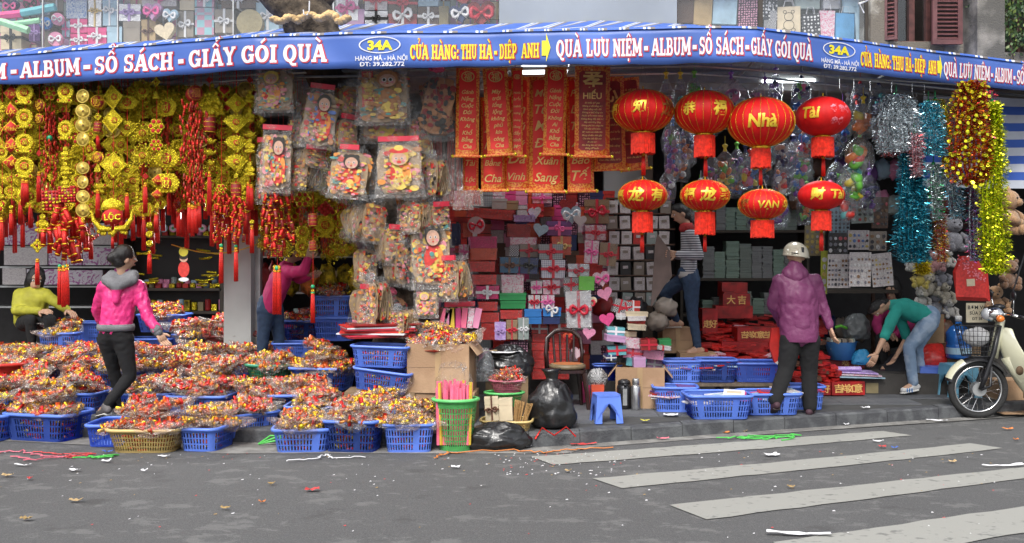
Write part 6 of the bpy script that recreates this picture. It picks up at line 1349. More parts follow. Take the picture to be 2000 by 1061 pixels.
# ---------------------------------------------------------------- stools, chair, flasks, bags
def stool(label, px, pyb, Y, mt, sc=1., rot=0, group=None):
 t = T('plastic_stool', label, 'stool', (X(px, Y), Y, .125), (0, 0, rad(rot)), group, sc)
 m = MB(); o = rrect(.22, .22, .03, 3); k = len(o); m.add([(x, y, z) for z in (.235, .25) for x, y in o], [tuple(range(k-1, -1, -1)), tuple(range(k, 2*k))]+[(i, (i+1) % k, k+(i+1) % k, k+i) for i in range(k)]); part('seat', m, mt, t)
 for q in range(4):
  M_ = Matrix.Rotation(q*math.pi/2, 4, 'Z'); m = MB(); f = []
  n = 8; w0, w1 = .105, .125
  out = [(-w1, 0), (-w0, .237), (w0, .237), (w1, 0)]; arch = [(.062*math.cos(math.pi*i/n), .1+.075*math.sin(math.pi*i/n)) for i in range(n+1)]
  pts = [(-w1, 0), (-.065, 0)]+arch[::-1]+[(.065, 0), (w1, 0), (w0, .237), (-w0, .237)]
  def yy_(z): return -lerp(.125, .105, z/.237)
  vs = [(x, yy_(z), z) for x, z in pts]+[(x*.97, yy_(z)+.006, z) for x, z in pts]; k = len(pts)
  left = [(0, 1, 2, 3, 4, 5, 6, k-1)] 
  # side wall in strips so the arch stays open
  a = [0]+list(range(1, 2+n//2+1))+[k-1]; h = 2+n//2
  fs = [(0, 1, 2), (0, 2, k-1)]+[(k-1, i, i+1) for i in range(2, h)]+[(k-1, h, k-2)]+[(k-2, i, i+1) for i in range(h, 2+n)]+[(k-2, 2+n, 2+n+1), (k-2, n+3, n+4)] if False else []
  i0 = 2; i1 = 2+n
  L_ = [(0, 1, i0)]+[(0, i, i+1) for i in range(i0, h)]+[(0, h, k-1)]; Rr = [(k-3, i, i-1) for i in range(i1, h, -1)][::1]
  Rr = [(k-3, i1, k-4)]+[(k-3, i-1, i) for i in range(i1, h, -1)]+[(k-2, h, k-3), (k-1, h, k-2)]
  fs = [tuple(x) for x in L_+Rr]; m.add(vs, fs+[tuple(reversed([v+k for v in f_])) for f_ in fs]+[(i, (i+1) % k, (i+1) % k+k, i+k) for i in range(k)], M_); part('leg_panel', m, mt, t)
 return t
stool('small blue plastic stool alone on the pavement in front of the chair', 1184, 826, 9.12, blueP, 1., 8, 'small blue plastic stools')
stool('small blue plastic stool beside the white shoes of the bending man', 1816, 765, 11.1, blueP, 1.15, -10, 'small blue plastic stools')
stool('pale blue plastic stool behind the motorbike wheel', 1872, 790, 10.8, cyanP, 1.35, 5)
chairm = mat('dark brown plastic', (.03, .012, .010), .25, spec=.6)
ch = T('plastic_chair', 'dark brown plastic chair with a round seat pad on the pavement', 'chair', (X(1108, 9.95), 9.95, .125), (0, 0, rad(8)), None, .87)
m = MB(); o = rrect(.40, .38, .08, 4); k = len(o); m.add([(x*(1 if z > .4 else .94), y, z) for z in (.40, .435) for x, y in o], [tuple(range(k-1, -1, -1)), tuple(range(k, 2*k))]+[(i, (i+1) % k, k+(i+1) % k, k+i) for i in range(k)]); part('seat', m, chairm, ch)
for sx in (-1, 1):
 for sy in (-1, 1): m = MB(); m.tube([(sx*.16, sy*.15, .40), (sx*.185, sy*.175, .2), (sx*.2, sy*.19, .0)], [.034, .026, .02], 8); part('leg', m, chairm, ch)
m = MB(); m.tube([(-.2, .18, .42), (-.21, .2, .6), (-.19, .22, .76), (-.1, .23, .84), (0, .235, .855), (.1, .23, .84), (.19, .22, .76), (.21, .2, .6), (.2, .18, .42)], .022, 8, flat=1.3); part('back_frame', m, chairm, ch, True)
for x in (-.1, -.035, .035, .1): m = MB(); m.tube([(x, .19, .44), (x*1.15, .215, .66), (x*1.2, .228, .80)], .014, 6, flat=.6); part('back_slat', m, chairm, ch)
m = MB(); m.prism([(.2*math.cos(a), .045*math.sin(a)) for a in [6.283*i/24 for i in range(24)]], 0, 0) if False else m.lathe([(.17, .436), (.205, .45), (.205, .478), (.18, .492), (.05, .495)], 28); part('seat_pad', m, pat('braided rope', 'stripe', (.3, .22, .12), (.04, .03, .02), 30), ch, True)
for a in (0,):
 m = MB(); m.lathe([(.16, .496), (.05, .499)], 24); part('pad_top', m, mat('orange pad', (.45, .14, .04), .8), ch)
m = MB(); m.tube([(0, 0, 0)]*0 or [(0, 0, 0), (0, 0, .01)], .06, 16)
t = T('vacuum_flask', 'tall brushed steel flask standing beside the open cardboard box', 'flask', (X(1241, 9.85), 9.82, .125)); m = MB(); m.lathe([(.043, 0), (.045, .01), (.045, .22), (.038, .235)], 20); part('body', m, mat('brushed steel', (.5, .5, .5), .28, .9, nscale=40), t, True); m = MB(); m.lathe([(.03, .236), (.034, .245), (.034, .29), (.03, .3)], 20); part('cap', m, MATS['brushed steel'], t, True)
t = T('air_pot', 'dark grey pump flask standing left of the steel flask', 'flask', (X(1219, 9.9), 9.9, .125)); m = MB(); m.lathe([(.068, 0), (.072, .01), (.072, .2), (.06, .24)], 22); part('body', m, mat('dark steel', (.05, .05, .055), .25, .7), t, True); m = MB(); m.lathe([(.062, .241), (.06, .265), (.03, .285)], 22); m.box((0, -.08, .24), (.03, .05, .02)); part('lid', m, blackP, t, True); m = MB(); m.box((0, -.075, .12), (.04, .006, .16)); part('gauge', m, steel, t)
binm = mat('black bin bag', (.012, .012, .013), .28, nscale=6, bump=1., bscale=9, spec=.7)
def sack(label, px, pyb, Y, w_, h, z=None, neck=True, seed=1., mt=None, d=.8, name='bin_bag', cat='bin bag'):
 m = MB(); m.lathe([(.3, 0), (.46, .05), (.5, .25), (.44, .5), (.3, .72), (.1, .84), (.14, .93), (.2, 1.)] if neck else [(.4, 0), (.5, .15), (.5, .4), (.42, .7), (.25, .92), (.05, 1.)], 44); n = []
 # more rings
 out = MB(); prof = [(.3, 0), (.46, .05), (.5, .25), (.44, .5), (.3, .72), (.1, .84), (.14, .93), (.2, 1.)] if neck else [(.4, 0), (.5, .15), (.5, .4), (.42, .7), (.25, .92), (.05, 1.)]
 tab = [(z_, r_) for r_, z_ in prof]; out.lathe([(interp(i/30, tab), i/30) for i in range(31)], 44)
 for v in out.v:
  p = Vector(v); a = math.atan2(p.y, p.x); q = 1+.18*noise.noise(p*3+Vector((seed, 0, 0)))+.10*abs(noise.noise(Vector((a*3, p.z*3, seed))))*2+.05*math.sin(a*17+p.z*6)*p.z; n.append((p.x*q*w_, p.y*q*w_*d, max(0, p.z*h+(.03*noise.noise(p*5) if p.z > .05 else 0))))
 out.v = n; return single(name, label, cat, out, mt or binm, (X(px, Y), Y, Z(pyb, Y) if z is None else z), smooth=True)
sack('large full black bin bag at the kerb in front of the chair', 1078, 845, 8.85, .41, .5, .12)
sack('low crumpled black bin bag in front of the tan basket', 970, 880, 8.45, .5, .22, .01, False, 4., d=.5)
sack('black bag under loose papers on the boxes right of the large cardboard box', 990, 735, 9.7, .46, .3, None, False, 7.)
m = MB(); m.box((0, 0, .14), (.4, .35, .5)); single('cardboard_box', 'hidden cardboard box under the black bag with papers', 'box', m, cardd, (X(990, 9.75), 9.8, .22))
basket('oval', greenP, 'round light green basket holding a pink basket, behind the cream boxes', 985, 792, 9.2, 0, None, None, sc=.72)
b, s = basket('oval', pinkP, 'pink basket of pink film bags nested in the green one', 990, 765, 9.25, 0, None, None, sc=.64); bags(b, s, 5, 'the pink nested basket', .1, styles=[2, 7], sc=(.8, 1.))
for i, (a, b_, y0, y1, r) in enumerate(((948, 975, 778, 822, 'b'), (975, 1002, 780, 822, None))): gift(a, b_, y0, y1, 8.7, 'crm', r, -3, .12, False, 'standing in the tan basket by the bin bags, '+('left', 'right')[i])
m = MB()
for i in range(30): x = R.uniform(-.05, .05); m.tube([(x, R.uniform(-.03, .03), 0), (x*1.6, R.uniform(-.05, .05), .2)], .004, 4)
single('stick_bunch', 'bunch of thin wooden sticks leaning in the tan basket', 'sticks', m, mat('bamboo stick', (.5, .3, .12), .7), at(1014, 830, 8.75), (0, .2, 0))
sheetw = mat('white paper', (.72, .72, .74), .7, namt=.04)
def paper(label, px, py, w_, d, rot=0, mt=None, Y=None, curl=.02, name='paper_sheet', cat='paper', lift=.004):
 p = ground(px, py, lift) if Y is None else at(px, py, Y); m = MB(); n = 6; sd = R.random()*9; vs = [((i/n-.5)*w_*(1+.15*noise.noise(Vector((j, sd, 0)))), (j/n-.5)*d*(1+.15*noise.noise(Vector((i, 0, sd)))), curl*(abs(noise.noise(Vector((i*.5, j*.5, sd))))+((i/n-.5)**2)*2)) for j in range(n+1) for i in range(n+1)]
 m.add(vs, [(j*(n+1)+i, j*(n+1)+i+1, (j+1)*(n+1)+i+1, (j+1)*(n+1)+i) for j in range(n) for i in range(n)]); return single(name, label, cat, m, mt or sheetw, p, (0, 0, rot), smooth=False)
paper('white paper lying over the black bag right of the large cardboard box', 985, 688, .3, .2, .3, Y=9.6); paper('brown paper strip lying left of the white paper', 960, 686, .2, .07, .6, G['tan'], 9.6)
sack('dull clear plastic heap right of the large cardboard box', 945, 745, 9.3, .2, .3, None, False, 12., filmS, .7, 'plastic_heap', 'plastic film')
# paper stacks beside the trunk
for i in range(9):
 m = MB(); m.box((0, 0, 0), (.62, .36, .012)); single('paper_bundle', 'flat red and white paper bundle on the crossed blue baskets, layer '+('one', 'two', 'three', 'four', 'five', 'six', 'seven', 'eight', 'nine')[i]+' from below', 'paper bundle', m, [dred, hdr, sheetw, redF][i % 4], (X(735, 9.3)+R.uniform(-.06, .06), 9.35, .87+.014*i), (0, R.uniform(-.01, .01), R.uniform(-.4, .4)))
t = bundle('pink wrapped bundle standing in the large cardboard box', 860, 930, 590, 640, 9.5, 'mix', 3, True, .9, .02)
for i in range(7):
 m = MB(); m.box((0, 0, .09), (.06, .1, .18)); single('pink_packet', 'pink packet standing in the large cardboard box', 'packet', m, [pinkS, G['pink'], yelS, G['hot'], pinkS, G['whp'], G['pink']][i], (X(862+i*11, 9.45), 9.45, Z(640, 9.45)), (0, R.uniform(-.1, .3), 0), 'pink packets standing in the cardboard box')
# baskets on the right
G4 = 'blue baskets of magazines on the right pavement'
mags = [G['wht'], G['red'], G['whp'], G['crm'], G['dpur'], G['lblu'], sheetw, G['hot']]
def magbasket(kind, label, where, px, Y, rot, z, n, sc=1.):
 b, s = basket(kind, blueP, label, px, 0, Y, rot, G4, z, (0, 0), sc)
 for i in range(n):
  m = MB(); L_ = R.uniform(.24, .3); m.box((0, 0, 0), (L_*.72, L_*.9, .012)); m2 = MB(); m2.box((0, -.02, .0072), (L_*.5, L_*.4, .001))
  layer = i//3; x = (-.16, 0.02, .17)[i % 3]*s[0]/.6; t = T('magazine', 'magazine lying flat in '+where, 'magazine', (b.location.x+x+R.uniform(-.02, .02), b.location.y+R.uniform(-.03, .03), z+s[2]*.55+.016*layer+.02*(i % 3)), (R.uniform(-.08, .08), R.uniform(-.12, .12), R.uniform(-.5, .5)), 'magazines in '+where)
  part('cover', m, R.choice(mags), t); part('cover_print', m2, R.choice(mags), t)
platform('low bench under the rear baskets of magazines', 1290, 1530, 10.0, 10.5, .35)
magbasket('rect', 'wide blue basket of magazines nearest the kerb', 'the blue basket nearest the kerb', 1400, 9.42, 2, .125, 15, .97)
magbasket('deep', 'blue basket left behind the nearest one, beside the cardboard box', 'the blue basket beside the cardboard box', 1318, 9.8, -5, .125, 12, .9)
magbasket('rect', 'blue basket between the nearest one and the purple jacket person', 'the blue basket left of the purple jacket person', 1500, 9.65, 4, .125, 15, .9)
magbasket('deep', 'blue basket behind the black trousers of the helmeted person', 'the blue basket behind the black trousers', 1566, 9.95, 0, .125, 9, .85)
magbasket('deep', 'blue basket on the low bench, left one of three', 'the left bench basket', 1332, 10.2, 0, .355, 9, .82)
magbasket('deep', 'blue basket on the low bench, middle one of three', 'the middle bench basket', 1398, 10.2, 0, .355, 9, .85)
basket('rect', blueP, 'empty wide blue basket on the low bench, right one of three', 1480, 0, 10.25, -3, G4, .355, (0, 0), .86)
basket('deep', blueP, 'blue basket on the floor between the chair and the cardboard box', 1186, 742, 10.4, 4, None, None, (0, 0), .6)
basket('oval', tanP, 'small tan basket standing left of the dark flask', 1192, 782, 10.1, 0, None, .125, (0, 0), .45)
gift(1155, 1180, 752, 790, 10.0, 'org', None, 0, .1, False, 'orange paper box standing between the chair legs and tan basket'); gift(1135, 1153, 748, 788, 10.3, 'hot', None, 0, .1, False, 'standing behind the chair legs')
sack('patterned cloth bag standing on the orange box', 1166, 752, 10.1, .2, .16, None, False, 3., G['chk'], .8, 'cloth_bag', 'bag')
paper('flattened cardboard under the baskets by the flasks', 1300, 812, .9, .35, .1, cardd, 9.55, .005, 'cardboard_sheet', 'cardboard')
# red boxes
def rbox(label, px0, px1, py0, py1, Y, chars=None, c='red', dep=.25, lid=True):
 s = Y/2000; W = (px1-px0)*s; H = (py1-py0)*s; t = T('red_carton' if c == 'red' else 'packet_box', label, 'box', at((px0+px1)/2, py1, Y), (0, 0, R.uniform(-.06, .06))); m = MB(); m.box((0, dep/2, H/2), (W, dep, H)); part('carton_body', m, redbx if c == 'red' else G[c], t)
 if chars:
  m = MB(); k = H*.55; n = len(chars)
  for i, ch_ in enumerate(chars): glyph(m, ch_, min(k, W*.8/n), -.003, .015, 0, (i-(n-1)/2)*W*.8/n, H/2)
  part('gold_writing', m, gink, t)
redbx = mat('red printed carton', (.36, .012, .012), .4, nscale=9, namt=.4)
for a in [('red box with four gold characters in front of the stacked packets', 1624, 1690, 746, 772, 10.75, '吉祥如意', 'red'), ('red box with gold characters half behind the black trousers', 1592, 1622, 748, 772, 10.75, '走好', 'red'), ('brown gold box right of the four-character box', 1691, 1740, 748, 768, 10.9, None, 'olive'), ('red box behind the folded pink cloth', 1636, 1688, 700, 720, 11.3, '恭喜', 'red'), ('dark red box behind the black trousers', 1600, 1640, 704, 724, 11.3, None, 'dred'), ('tall red box, uppermost in the red pile beside the jeans', 1414, 1434+2, 570, 596, 11.9, None, 'dred'), ('red box at the top of the red pile by the shelf', 1384+26, 1460, 552, 580, 12.0, None, 'red'), ('red box second in the red pile by the shelf', 1412, 1465, 574, 598, 11.9, '大吉', 'red'), ('wide red box third in the red pile by the shelf', 1398, 1470, 598, 622, 11.8, None, 'red'), ('red box standing beside the jeans with gold characters', 1372, 1402, 604, 662, 11.6, '走好', 'red'), ('long red box with gold edge lettering amid the red packets', 1440, 1520, 640, 668, 11.3, '吉祥如意吉祥', 'red'), ('low red box behind the rear magazine baskets', 1410, 1500, 668, 690, 11.2, None, 'red')]: rbox(a[0], *a[1:6], a[6], a[7])
PG = ('in the sloping heap behind the magazine baskets', 'stacked in front of the folded pink cloth', 'lying around the boxes beside the trousers')
for i in range(120):
 if i < 72: px, py, Y, w_ = R.uniform(1370, 1530), R.uniform(610, 700), 0, 0; Y = lerp(12.2, 10.9, (py-610)/90); l = PG[0]
 elif i < 98: px, py, Y = 1600+(i % 3)*14+R.uniform(-3, 3), 746-((i-72)//3)*4.2, 10.85; l = PG[1]
 else: px, py, Y = 1690+(i % 3)*15+R.uniform(-3, 3), 748-((i-98)//3)*1.6, 11.; l = PG[2]
 m = MB(); m.box((0, 0, 0), (R.uniform(.12, .2) if i < 72 else .075, .16, .02)); tg = single('red_packet', 'flat red paper packet '+l, 'red packet', m, R.choice([redbx, dred, G['red'], G['whp'] if i < 72 and R.random() < .35 else redbx]), at(px, py, Y), (R.uniform(-.1, .2), R.uniform(-.15, .15), R.uniform(-.8, .8)), 'red packets '+l)
m = MB(); m.add([(X(1368, 12), 12.3, .7), (X(1540, 12), 12.3, .7), (X(1540, 10.9), 10.85, .36), (X(1368, 10.9), 10.85, .36), (X(1368, 12), 12.3, FL), (X(1540, 12), 12.3, FL), (X(1540, 10.9), 10.85, FL), (X(1368, 10.9), 10.85, FL)], [(0, 3, 2, 1), (0, 1, 5, 4), (1, 2, 6, 5), (2, 3, 7, 6), (3, 0, 4, 7)]); single('packet_heap', 'dark red mass of paper under the sloping heap of packets', 'paper heap', m, dred)
for i in range(40):
 px = 1545+R.uniform(0, 60); py = R.uniform(640, 742); Y = lerp(11.6, 10.7, (py-640)/100); m = MB(); m.box((0, 0, 0), (R.uniform(.12, .2), .16, .03)); single('red_packet', 'flat red paper packet in the pile behind the helmeted person', 'red packet', m, R.choice([redbx, dred, G['brn'], G['red']]), at(px, py, Y), (.1, R.uniform(-.1, .1), R.uniform(-.6, .6)), 'red packets behind the helmeted person')
for i, (c, dz) in enumerate((('lblu', 0), ('whp', .015), ('pur', .03))):
 m = MB(); m.box((0, 0, 0), (.5-.06*i, .3, .014)); single('folded_cloth' if i else 'white_board', ('pale blue board under the folded cloth', 'pink flowered cloth folded on the blue board', 'lilac patterned roll on top of the pink cloth')[i], 'cloth' if i else 'board', m, G[c], (X(1682, 10.8), 10.95, Z(738, 10.8)+dz*1.6), (0, .04, .12-.1*i))
m = MB(); m.tube([(-.16, 0, 0), (.14, 0, 0)], .04, 12, flat=.6); single('folded_cloth', 'rolled lilac cloth with a rounded end on the pile beside the bending man', 'cloth', m, G['pur'], (X(1660, 10.8), 10.88, Z(722, 10.8)), (0, 0, .1))
# bucket with books, plastic bag, water jug etc.
t = T('blue_bucket', 'blue tub of paperback books behind the hand of the helmeted person', 'tub', at(1642, 702, 11.3)); m = MB(); m.lathe([(.13, 0), (.17, .19), (.18, .2)], 20, capt=False); part('tub_wall', m, mat('mid blue plastic', (.05, .2, .45), .45), t, True)
for i in range(9): m = MB(); m.box((-.13+.032*i, 0, .17), (.022, .16, .12)); part('book', m, G[R.choice(['brn', 'gry', 'crm', 'taup'])], t, rot=(0, R.uniform(-.1, .1), 0))
sack('grey translucent plastic bag beside the crouching person', 1672, 662, 11.4, .3, .28, None, False, 9., mat('grey plastic bag', (.12, .13, .13), .3, bump=1., bscale=8), .8, 'plastic_bag', 'plastic bag')
sack('small blue cloth heap beside the blue tub', 1682, 712, 11.2, .2, .16, None, False, 10., mat('blue cloth', (.02, .2, .4), .6), .8, 'cloth_heap', 'cloth')
m = MB(); m.tube([(-.06, 0, 0), (0, -.02, .02), (.05, 0, 0), (.07, .02, -.01)], .016, 7); single('green_toy', 'bright green slipper-like toy left of the grey plastic bag', 'toy', m, G['lime'], at(1642, 640, 11.3))
t = T('water_jug', 'large blue water jug behind the front wheel basket of the motorbike', 'water jug', (X(1872, 11.1), 11.1, Z(700, 11.1))); m = MB(); m.lathe([(.12, 0), (.13, .02), (.13, .14), (.122, .15), (.13, .17), (.13, .28), (.09, .34), (.035, .37), (.03, .4)], 24); part('jug_body', m, mat('blue water plastic', (.02, .12, .4), .15, coat=.5), t, True); m = MB(); m.lathe([(.034, .4), (.036, .45), (.03, .46)], 14); part('cap', m, white, t, True); m = MB(); m.lathe([(.1315, .05), (.1315, .12)], 24, capb=False, capt=False); part('paper_label', m, G['lblu'], t)
m = MB(); m.box((0, 0, .3), (.4, .3, .6)); single('cardboard_box', 'brown cardboard box behind the bending man under the toy bears', 'box', m, cardd, at(1800, 690, 11.9))
m = MB(); m.box((0, 0, .27), (.35, .3, .54)); single('cardboard_box', 'cardboard box supporting the water jug', 'box', m, cardd, (X(1876, 11.2), 11.25, .1))
sack('heap of red film bags right of the bending man', 1826, 735, 11.3, .5, .36, None, False, 15., G['red'], .7, 'red_bag_heap', 'red bags'); 
# bending place: black heap where the men sort goods
sack('black cloth heap on the pavement under the hands of the bending man', 1748, 765, 11.3, .36, .42, None, False, 20., mat('black cloth', (.02, .02, .025), .9), .8, 'cloth_heap', 'cloth')
# ---------------------------------------------------------------- stuffed toys
fur = {k: mat('plush '+k, c, .95, nscale=60, namt=.25, bump=.6, bscale=120, sheen=.3) for k, c in (('tan', (.42, .24, .12)), ('cream', (.42, .38, .3)), ('grey', (.22, .22, .25)), ('white', (.5, .48, .45)), ('brown', (.2, .1, .05)), ('yellow', (.5, .4, .08)), ('pinkish', (.5, .25, .25)))}
def bear(label, px, py, sz, Y, c, face=0, group=None):
 s = Y/2000*sz; t = T('toy_bear', label, 'stuffed toy', at(px, py, Y), (R.uniform(-.15, .1), R.uniform(-.2, .2), face), group, s)
 m = MB(); m.ball((0, 0, .22), (.26, .22, .27), 14, 9); part('torso', m, fur[c], t, True)
 m = MB(); m.ball((0, -.03, .66), (.25, .22, .22), 14, 9); m.ball((0, -.22, .6), (.11, .1, .085), 10, 7); part('head', m, fur[c], t, True)
 for s_ in (-1, 1):
  m = MB(); m.ball((s_*.2, 0, .86), (.085, .05, .085), 9, 6); part('ear', m, fur[c], t, True)
  m = MB(); m.tube([(s_*.2, -.02, .4), (s_*.34, -.14, .28), (s_*.26, -.26, .2)], [.09, .09, .08], 9); m.ball((s_*.25, -.27, .19), .085, 8, 6); part('arm', m, fur[c], t, True)
  m = MB(); m.tube([(s_*.14, -.05, .06), (s_*.24, -.26, .02)], [.11, .1], 9); m.ball((s_*.25, -.3, .05), (.1, .08, .12), 9, 6); part('leg', m, fur[c], t, True)
  m = MB(); m.ball((s_*.09, -.225, .7), .024, 7, 5); part('eye', m, blackP, t)
 m = MB(); m.ball((0, -.31, .63), (.035, .02, .025), 7, 5); part('nose', m, blackP, t)
bear('big tan teddy bear facing right at the right edge above the motorbike', 1972, 452, 92, 9.8, 'tan', .9)
bear('grey teddy bear hanging behind the tinsel strands', 1862, 488, 74, 10.6, 'grey', .2)
for i, (px, py, sz, c, nm) in enumerate([(1795, 560, 46, 'yellow', 'yellow one at the left top of the bear heap'), (1830, 528, 44, 'pinkish', 'rosy one at the top of the bear heap'), (1842, 556, 44, 'grey', 'grey one beside the rosy one'), (1815, 575, 50, 'cream', 'cream one in the middle of the bear heap'), (1846, 590, 46, 'cream', 'cream one right in the bear heap'), (1800, 600, 44, 'white', 'white one behind the back of the bending man'), (1830, 612, 46, 'grey', 'grey one low in the bear heap'), (1855, 618, 40, 'white', 'white one lowest in the bear heap'), (1780, 530, 36, 'white', 'small white one under the gold tuft'), (1850, 520, 40, 'white', 'white one left of the red packets')]): bear('stuffed toy bear, '+nm, px, py, sz, 11.2, c, R.uniform(-.5, .5))
bear('small brown stuffed bear low behind the motorbike handlebar', 1965, 560, 60, 10.6, 'brown', .2); bear('tan stuffed bear leg-down behind the motorbike basket', 1950, 610, 60, 10.8, 'tan', -.2)
# hanging sheaf of red packets with blossoms
t = T('red_packet_sheaf', 'thick sheaf of red new year packets with pink blossom print hanging beside the lime tinsel', 'packet sheaf', at(1893, 500, 9.9), (0, rad(-3), 0)); s = 9.9/2000
for i in range(7): m = MB(); m.add([(x*s, .01*i, z*s) for x, z in ((-14, 0), (12, 0), (28+2*i, -30), (30+2*i, -84-i*1.3), (-30+i, -78-i*1.3), (-28, -30))]+[(x*s, .01*i+.006, z*s) for x, z in ((-14, 0), (12, 0), (28+2*i, -30), (30+2*i, -84-i*1.3), (-30+i, -78-i*1.3), (-28, -30))], [(0, 5, 4, 3, 2, 1), (6, 7, 8, 9, 10, 11)]+[(k, (k+1) % 6, (k+1) % 6+6, k+6) for k in range(6)]); part('packet_sheet', m, redF if i % 2 else G['red'], t)
m = MB(); rr = random.Random(5)
for i in range(60): a = rr.random(); m.disc((-22+a*44+rr.uniform(-8, 8))*s, (-4-a*44+rr.uniform(-8, 8))*s, .008, .008, -.003, -.001, 6)
part('blossom_print', m, blossom, t); m = MB(); m.box((0, -.003, -52*s), (16*s, .003, 14*s)); part('white_square', m, G['crm'], t)
t = T('notice_sheet', 'cream notice sheet with black lettering hanging under the red packets', 'notice', at(1908, 592, 10.9)); s = 10.9/2000; m = MB(); m.box((0, 0, -19*s), (42*s, .01, 38*s)); part('paper', m, cream, t); m = MB()
for i, (tx, sz) in enumerate((('BƠM VÁ', .04), ('SỬA XE', .035), ('ĐT 38', .03))): glyph(m, tx, sz, -.007, .02, 0, 0, -(.045+.06*i))
part('printed_words', m, G['blk'], t)
# shelves / stock on the left behind the strings
flp = pat('purple flower paper', 'floral', (.62, .58, .64), (.35, .1, .3), 14)
st = T('stock_shelf', 'shelf of flowered flat boxes behind the seated person', 'shelf', (X(110, 12.2), 12.4, FL))
for py in (438, 482, 522, 560, 600): m = MB(); m.box((0, 0, Z(py, 12.2)-FL), (2.2, .4, .02)); part('board', m, steel, st)
for i, (a, b_, y0, y1) in enumerate(((5, 95, 440, 478), (98, 200, 442, 478), (8, 92, 484, 518), (95, 160, 486, 518), (162, 232, 484, 518), (5, 50, 524, 556), (52, 120, 526, 556), (122, 200, 528, 556), (150, 232, 440, 478), (-60, 3, 440, 478))):
 m = MB(); s = 12.1/2000; W = (b_-a)*s; H = (y1-y0)*s; m.box((0, .15, H/2), (W, .3, H)); single('flowered_box', 'flowered flat box on the left shelf, '+('top left', 'top middle', 'second row left', 'second row middle', 'second row right', 'third row left', 'third row middle', 'third row right', 'top right behind beads', 'top far left edge')[i], 'box', m, flp if i % 3 != 2 else G['wht'], at((a+b_)/2, y1, 12.1), (0, 0, R.uniform(-.03, .03)))
cab = T('glass_cabinet', 'dark glass-fronted cabinet of tins left of the white column', 'cabinet', (X(338, 11.9), 12.0, FL)); wd = (436-238)*11.9/2000
for py in (398, 463, 565, 610): m = MB(); m.box((0, 0, Z(py, 11.9)-FL), (wd, .4, .03)); part('board', m, MATS['shelf wood'], cab)
for sx in (-1, 1): m = MB(); m.box((sx*wd/2, 0, .98), (.04, .4, 1.96)); part('side_panel', m, MATS['shelf wood'], cab)
m = MB(); m.box((0, .2, .98), (wd, .02, 1.96)); part('back_panel', m, G['blk'], cab)
for i in range(9):
 m = MB(); px = 262+i*19; m.disc(0, 0, .045+.002*(i % 3), .045, 0, .02, 16); m.mat(1); m.disc(0, 0, .034, .034, -.003, 0, 14); m.mat(2); m.disc(0, 0, .016, .016, -.005, -.003, 8); single('round_tin', 'round tin lid standing on the cabinet top shelf, number %s from the left' % ('one', 'two', 'three', 'four', 'five', 'six', 'seven', 'eight', 'nine')[i], 'tin', m, [[G['lblu'], G['pink'], G['gry']][i % 3], G['wht'], [G['red'], G['green'], G['blue']][i % 3]], at(px, 446, 11.7))
for i in range(26):
 px = R.choice([270, 300, 388, 402, 416])+R.uniform(-8, 8); row = R.random() < .5; py = R.uniform(486, 508) if row else R.uniform(530, 558); m = MB(); m.tube([(-.06, 0, 0), (.06, .0, 0)], .012, 7); single('gold_packet', 'gold foil packet stacked inside the dark cabinet', 'packet', m, R.choice([gold2, goldd]), at(px, py, 11.8), (R.uniform(-.2, .2), R.uniform(-.2, .2), R.uniform(-.4, .4)), 'gold foil packets in the dark cabinet')
t = T('boy_cutout', 'cut-out of a child in a yellow hat with a red scroll hung on the cabinet', 'cut-out', at(359, 492, 11.4)); s = 11.4/2000
for nm, mt, pr in (('hat', mat('hat yellow', (.6, .5, .05), .5), [(-9, 0, 9, 9)]), ('face', pal[0], [(0, -13, 8, 7)]), ('hair', pal[7], [(0, -10, 8.5, 5)]), ('robe', pal[1], [(0, -34, 11, 16)]), ('feet', sheetw, [(0, -54, 10, 4)])):
 m = MB(); x, z, a, b_ = pr[0]; k = {'hat': -.012, 'face': -.008, 'hair': -.01, 'robe': -.004, 'feet': -.006}[nm]; m.disc((0 if nm == 'hat' else x)*s, z*s, a*s, b_*s, k, k+.004, 18); part(nm, m, mt, t)
for i in range(90):
 px = 238+(i % 15)*13.4; row = i//15; py = (398+44, 463, 565, 610, 463, 565)[row]; w_ = ('top', 'second', 'third', 'bottom', 'second', 'third')[row]; l = 'tin or foil pack on the %s shelf of the dark cabinet' % w_
 if row == 0: continue
 h = R.uniform(.06, .13) if row < 4 else .05; m = MB(); m.lathe([(.028, 0), (.034, .01), (.034, h), (.025, h+.01)], 10) if i % 2 else m.box((0, 0, h/2), (.06, .06, h)); single('foil_pack', l, 'foil pack', m, R.choice([goldd, G['red'], G['pink'], gold2, G['gry'], G['lblu'], dred, G['olive']]), (X(px, 11.8), 11.95+(.0 if row < 4 else -.06), Z(py, 11.9)+.016), group='packs on the %s cabinet shelf' % w_)
for i in range(56):
 px = 505+(i % 14)*27+R.uniform(-3, 3); py = (430, 500, 570, 640)[i//14]; m = MB(); h = R.uniform(.12, .26); m.box((0, 0, h/2), (.15, .12, h*.98)); l = 'box of stock on the %s level of the rack behind the tree' % ('top', 'second', 'third', 'lowest')[i//14]; single('stock_box', l, 'box', m, G[R.choice(['brn', 'red', 'olive', 'taup', 'dred', 'gry', 'pink', 'tan'])], at(px, py, 11.9), (0, 0, R.uniform(-.1, .1)), 'boxes of stock on the %s rack level' % ('top', 'second', 'third', 'lowest')[i//14])
st = T('stock_rack', 'metal rack of boxes behind the tree', 'rack', (X(690, 11.95), 11.95, FL))
for py in (430, 500, 570, 640): m = MB(); m.box((0, 0, Z(py, 11.9)-FL-.012), (2.3, .3, .02)); part('board', m, steel, st)
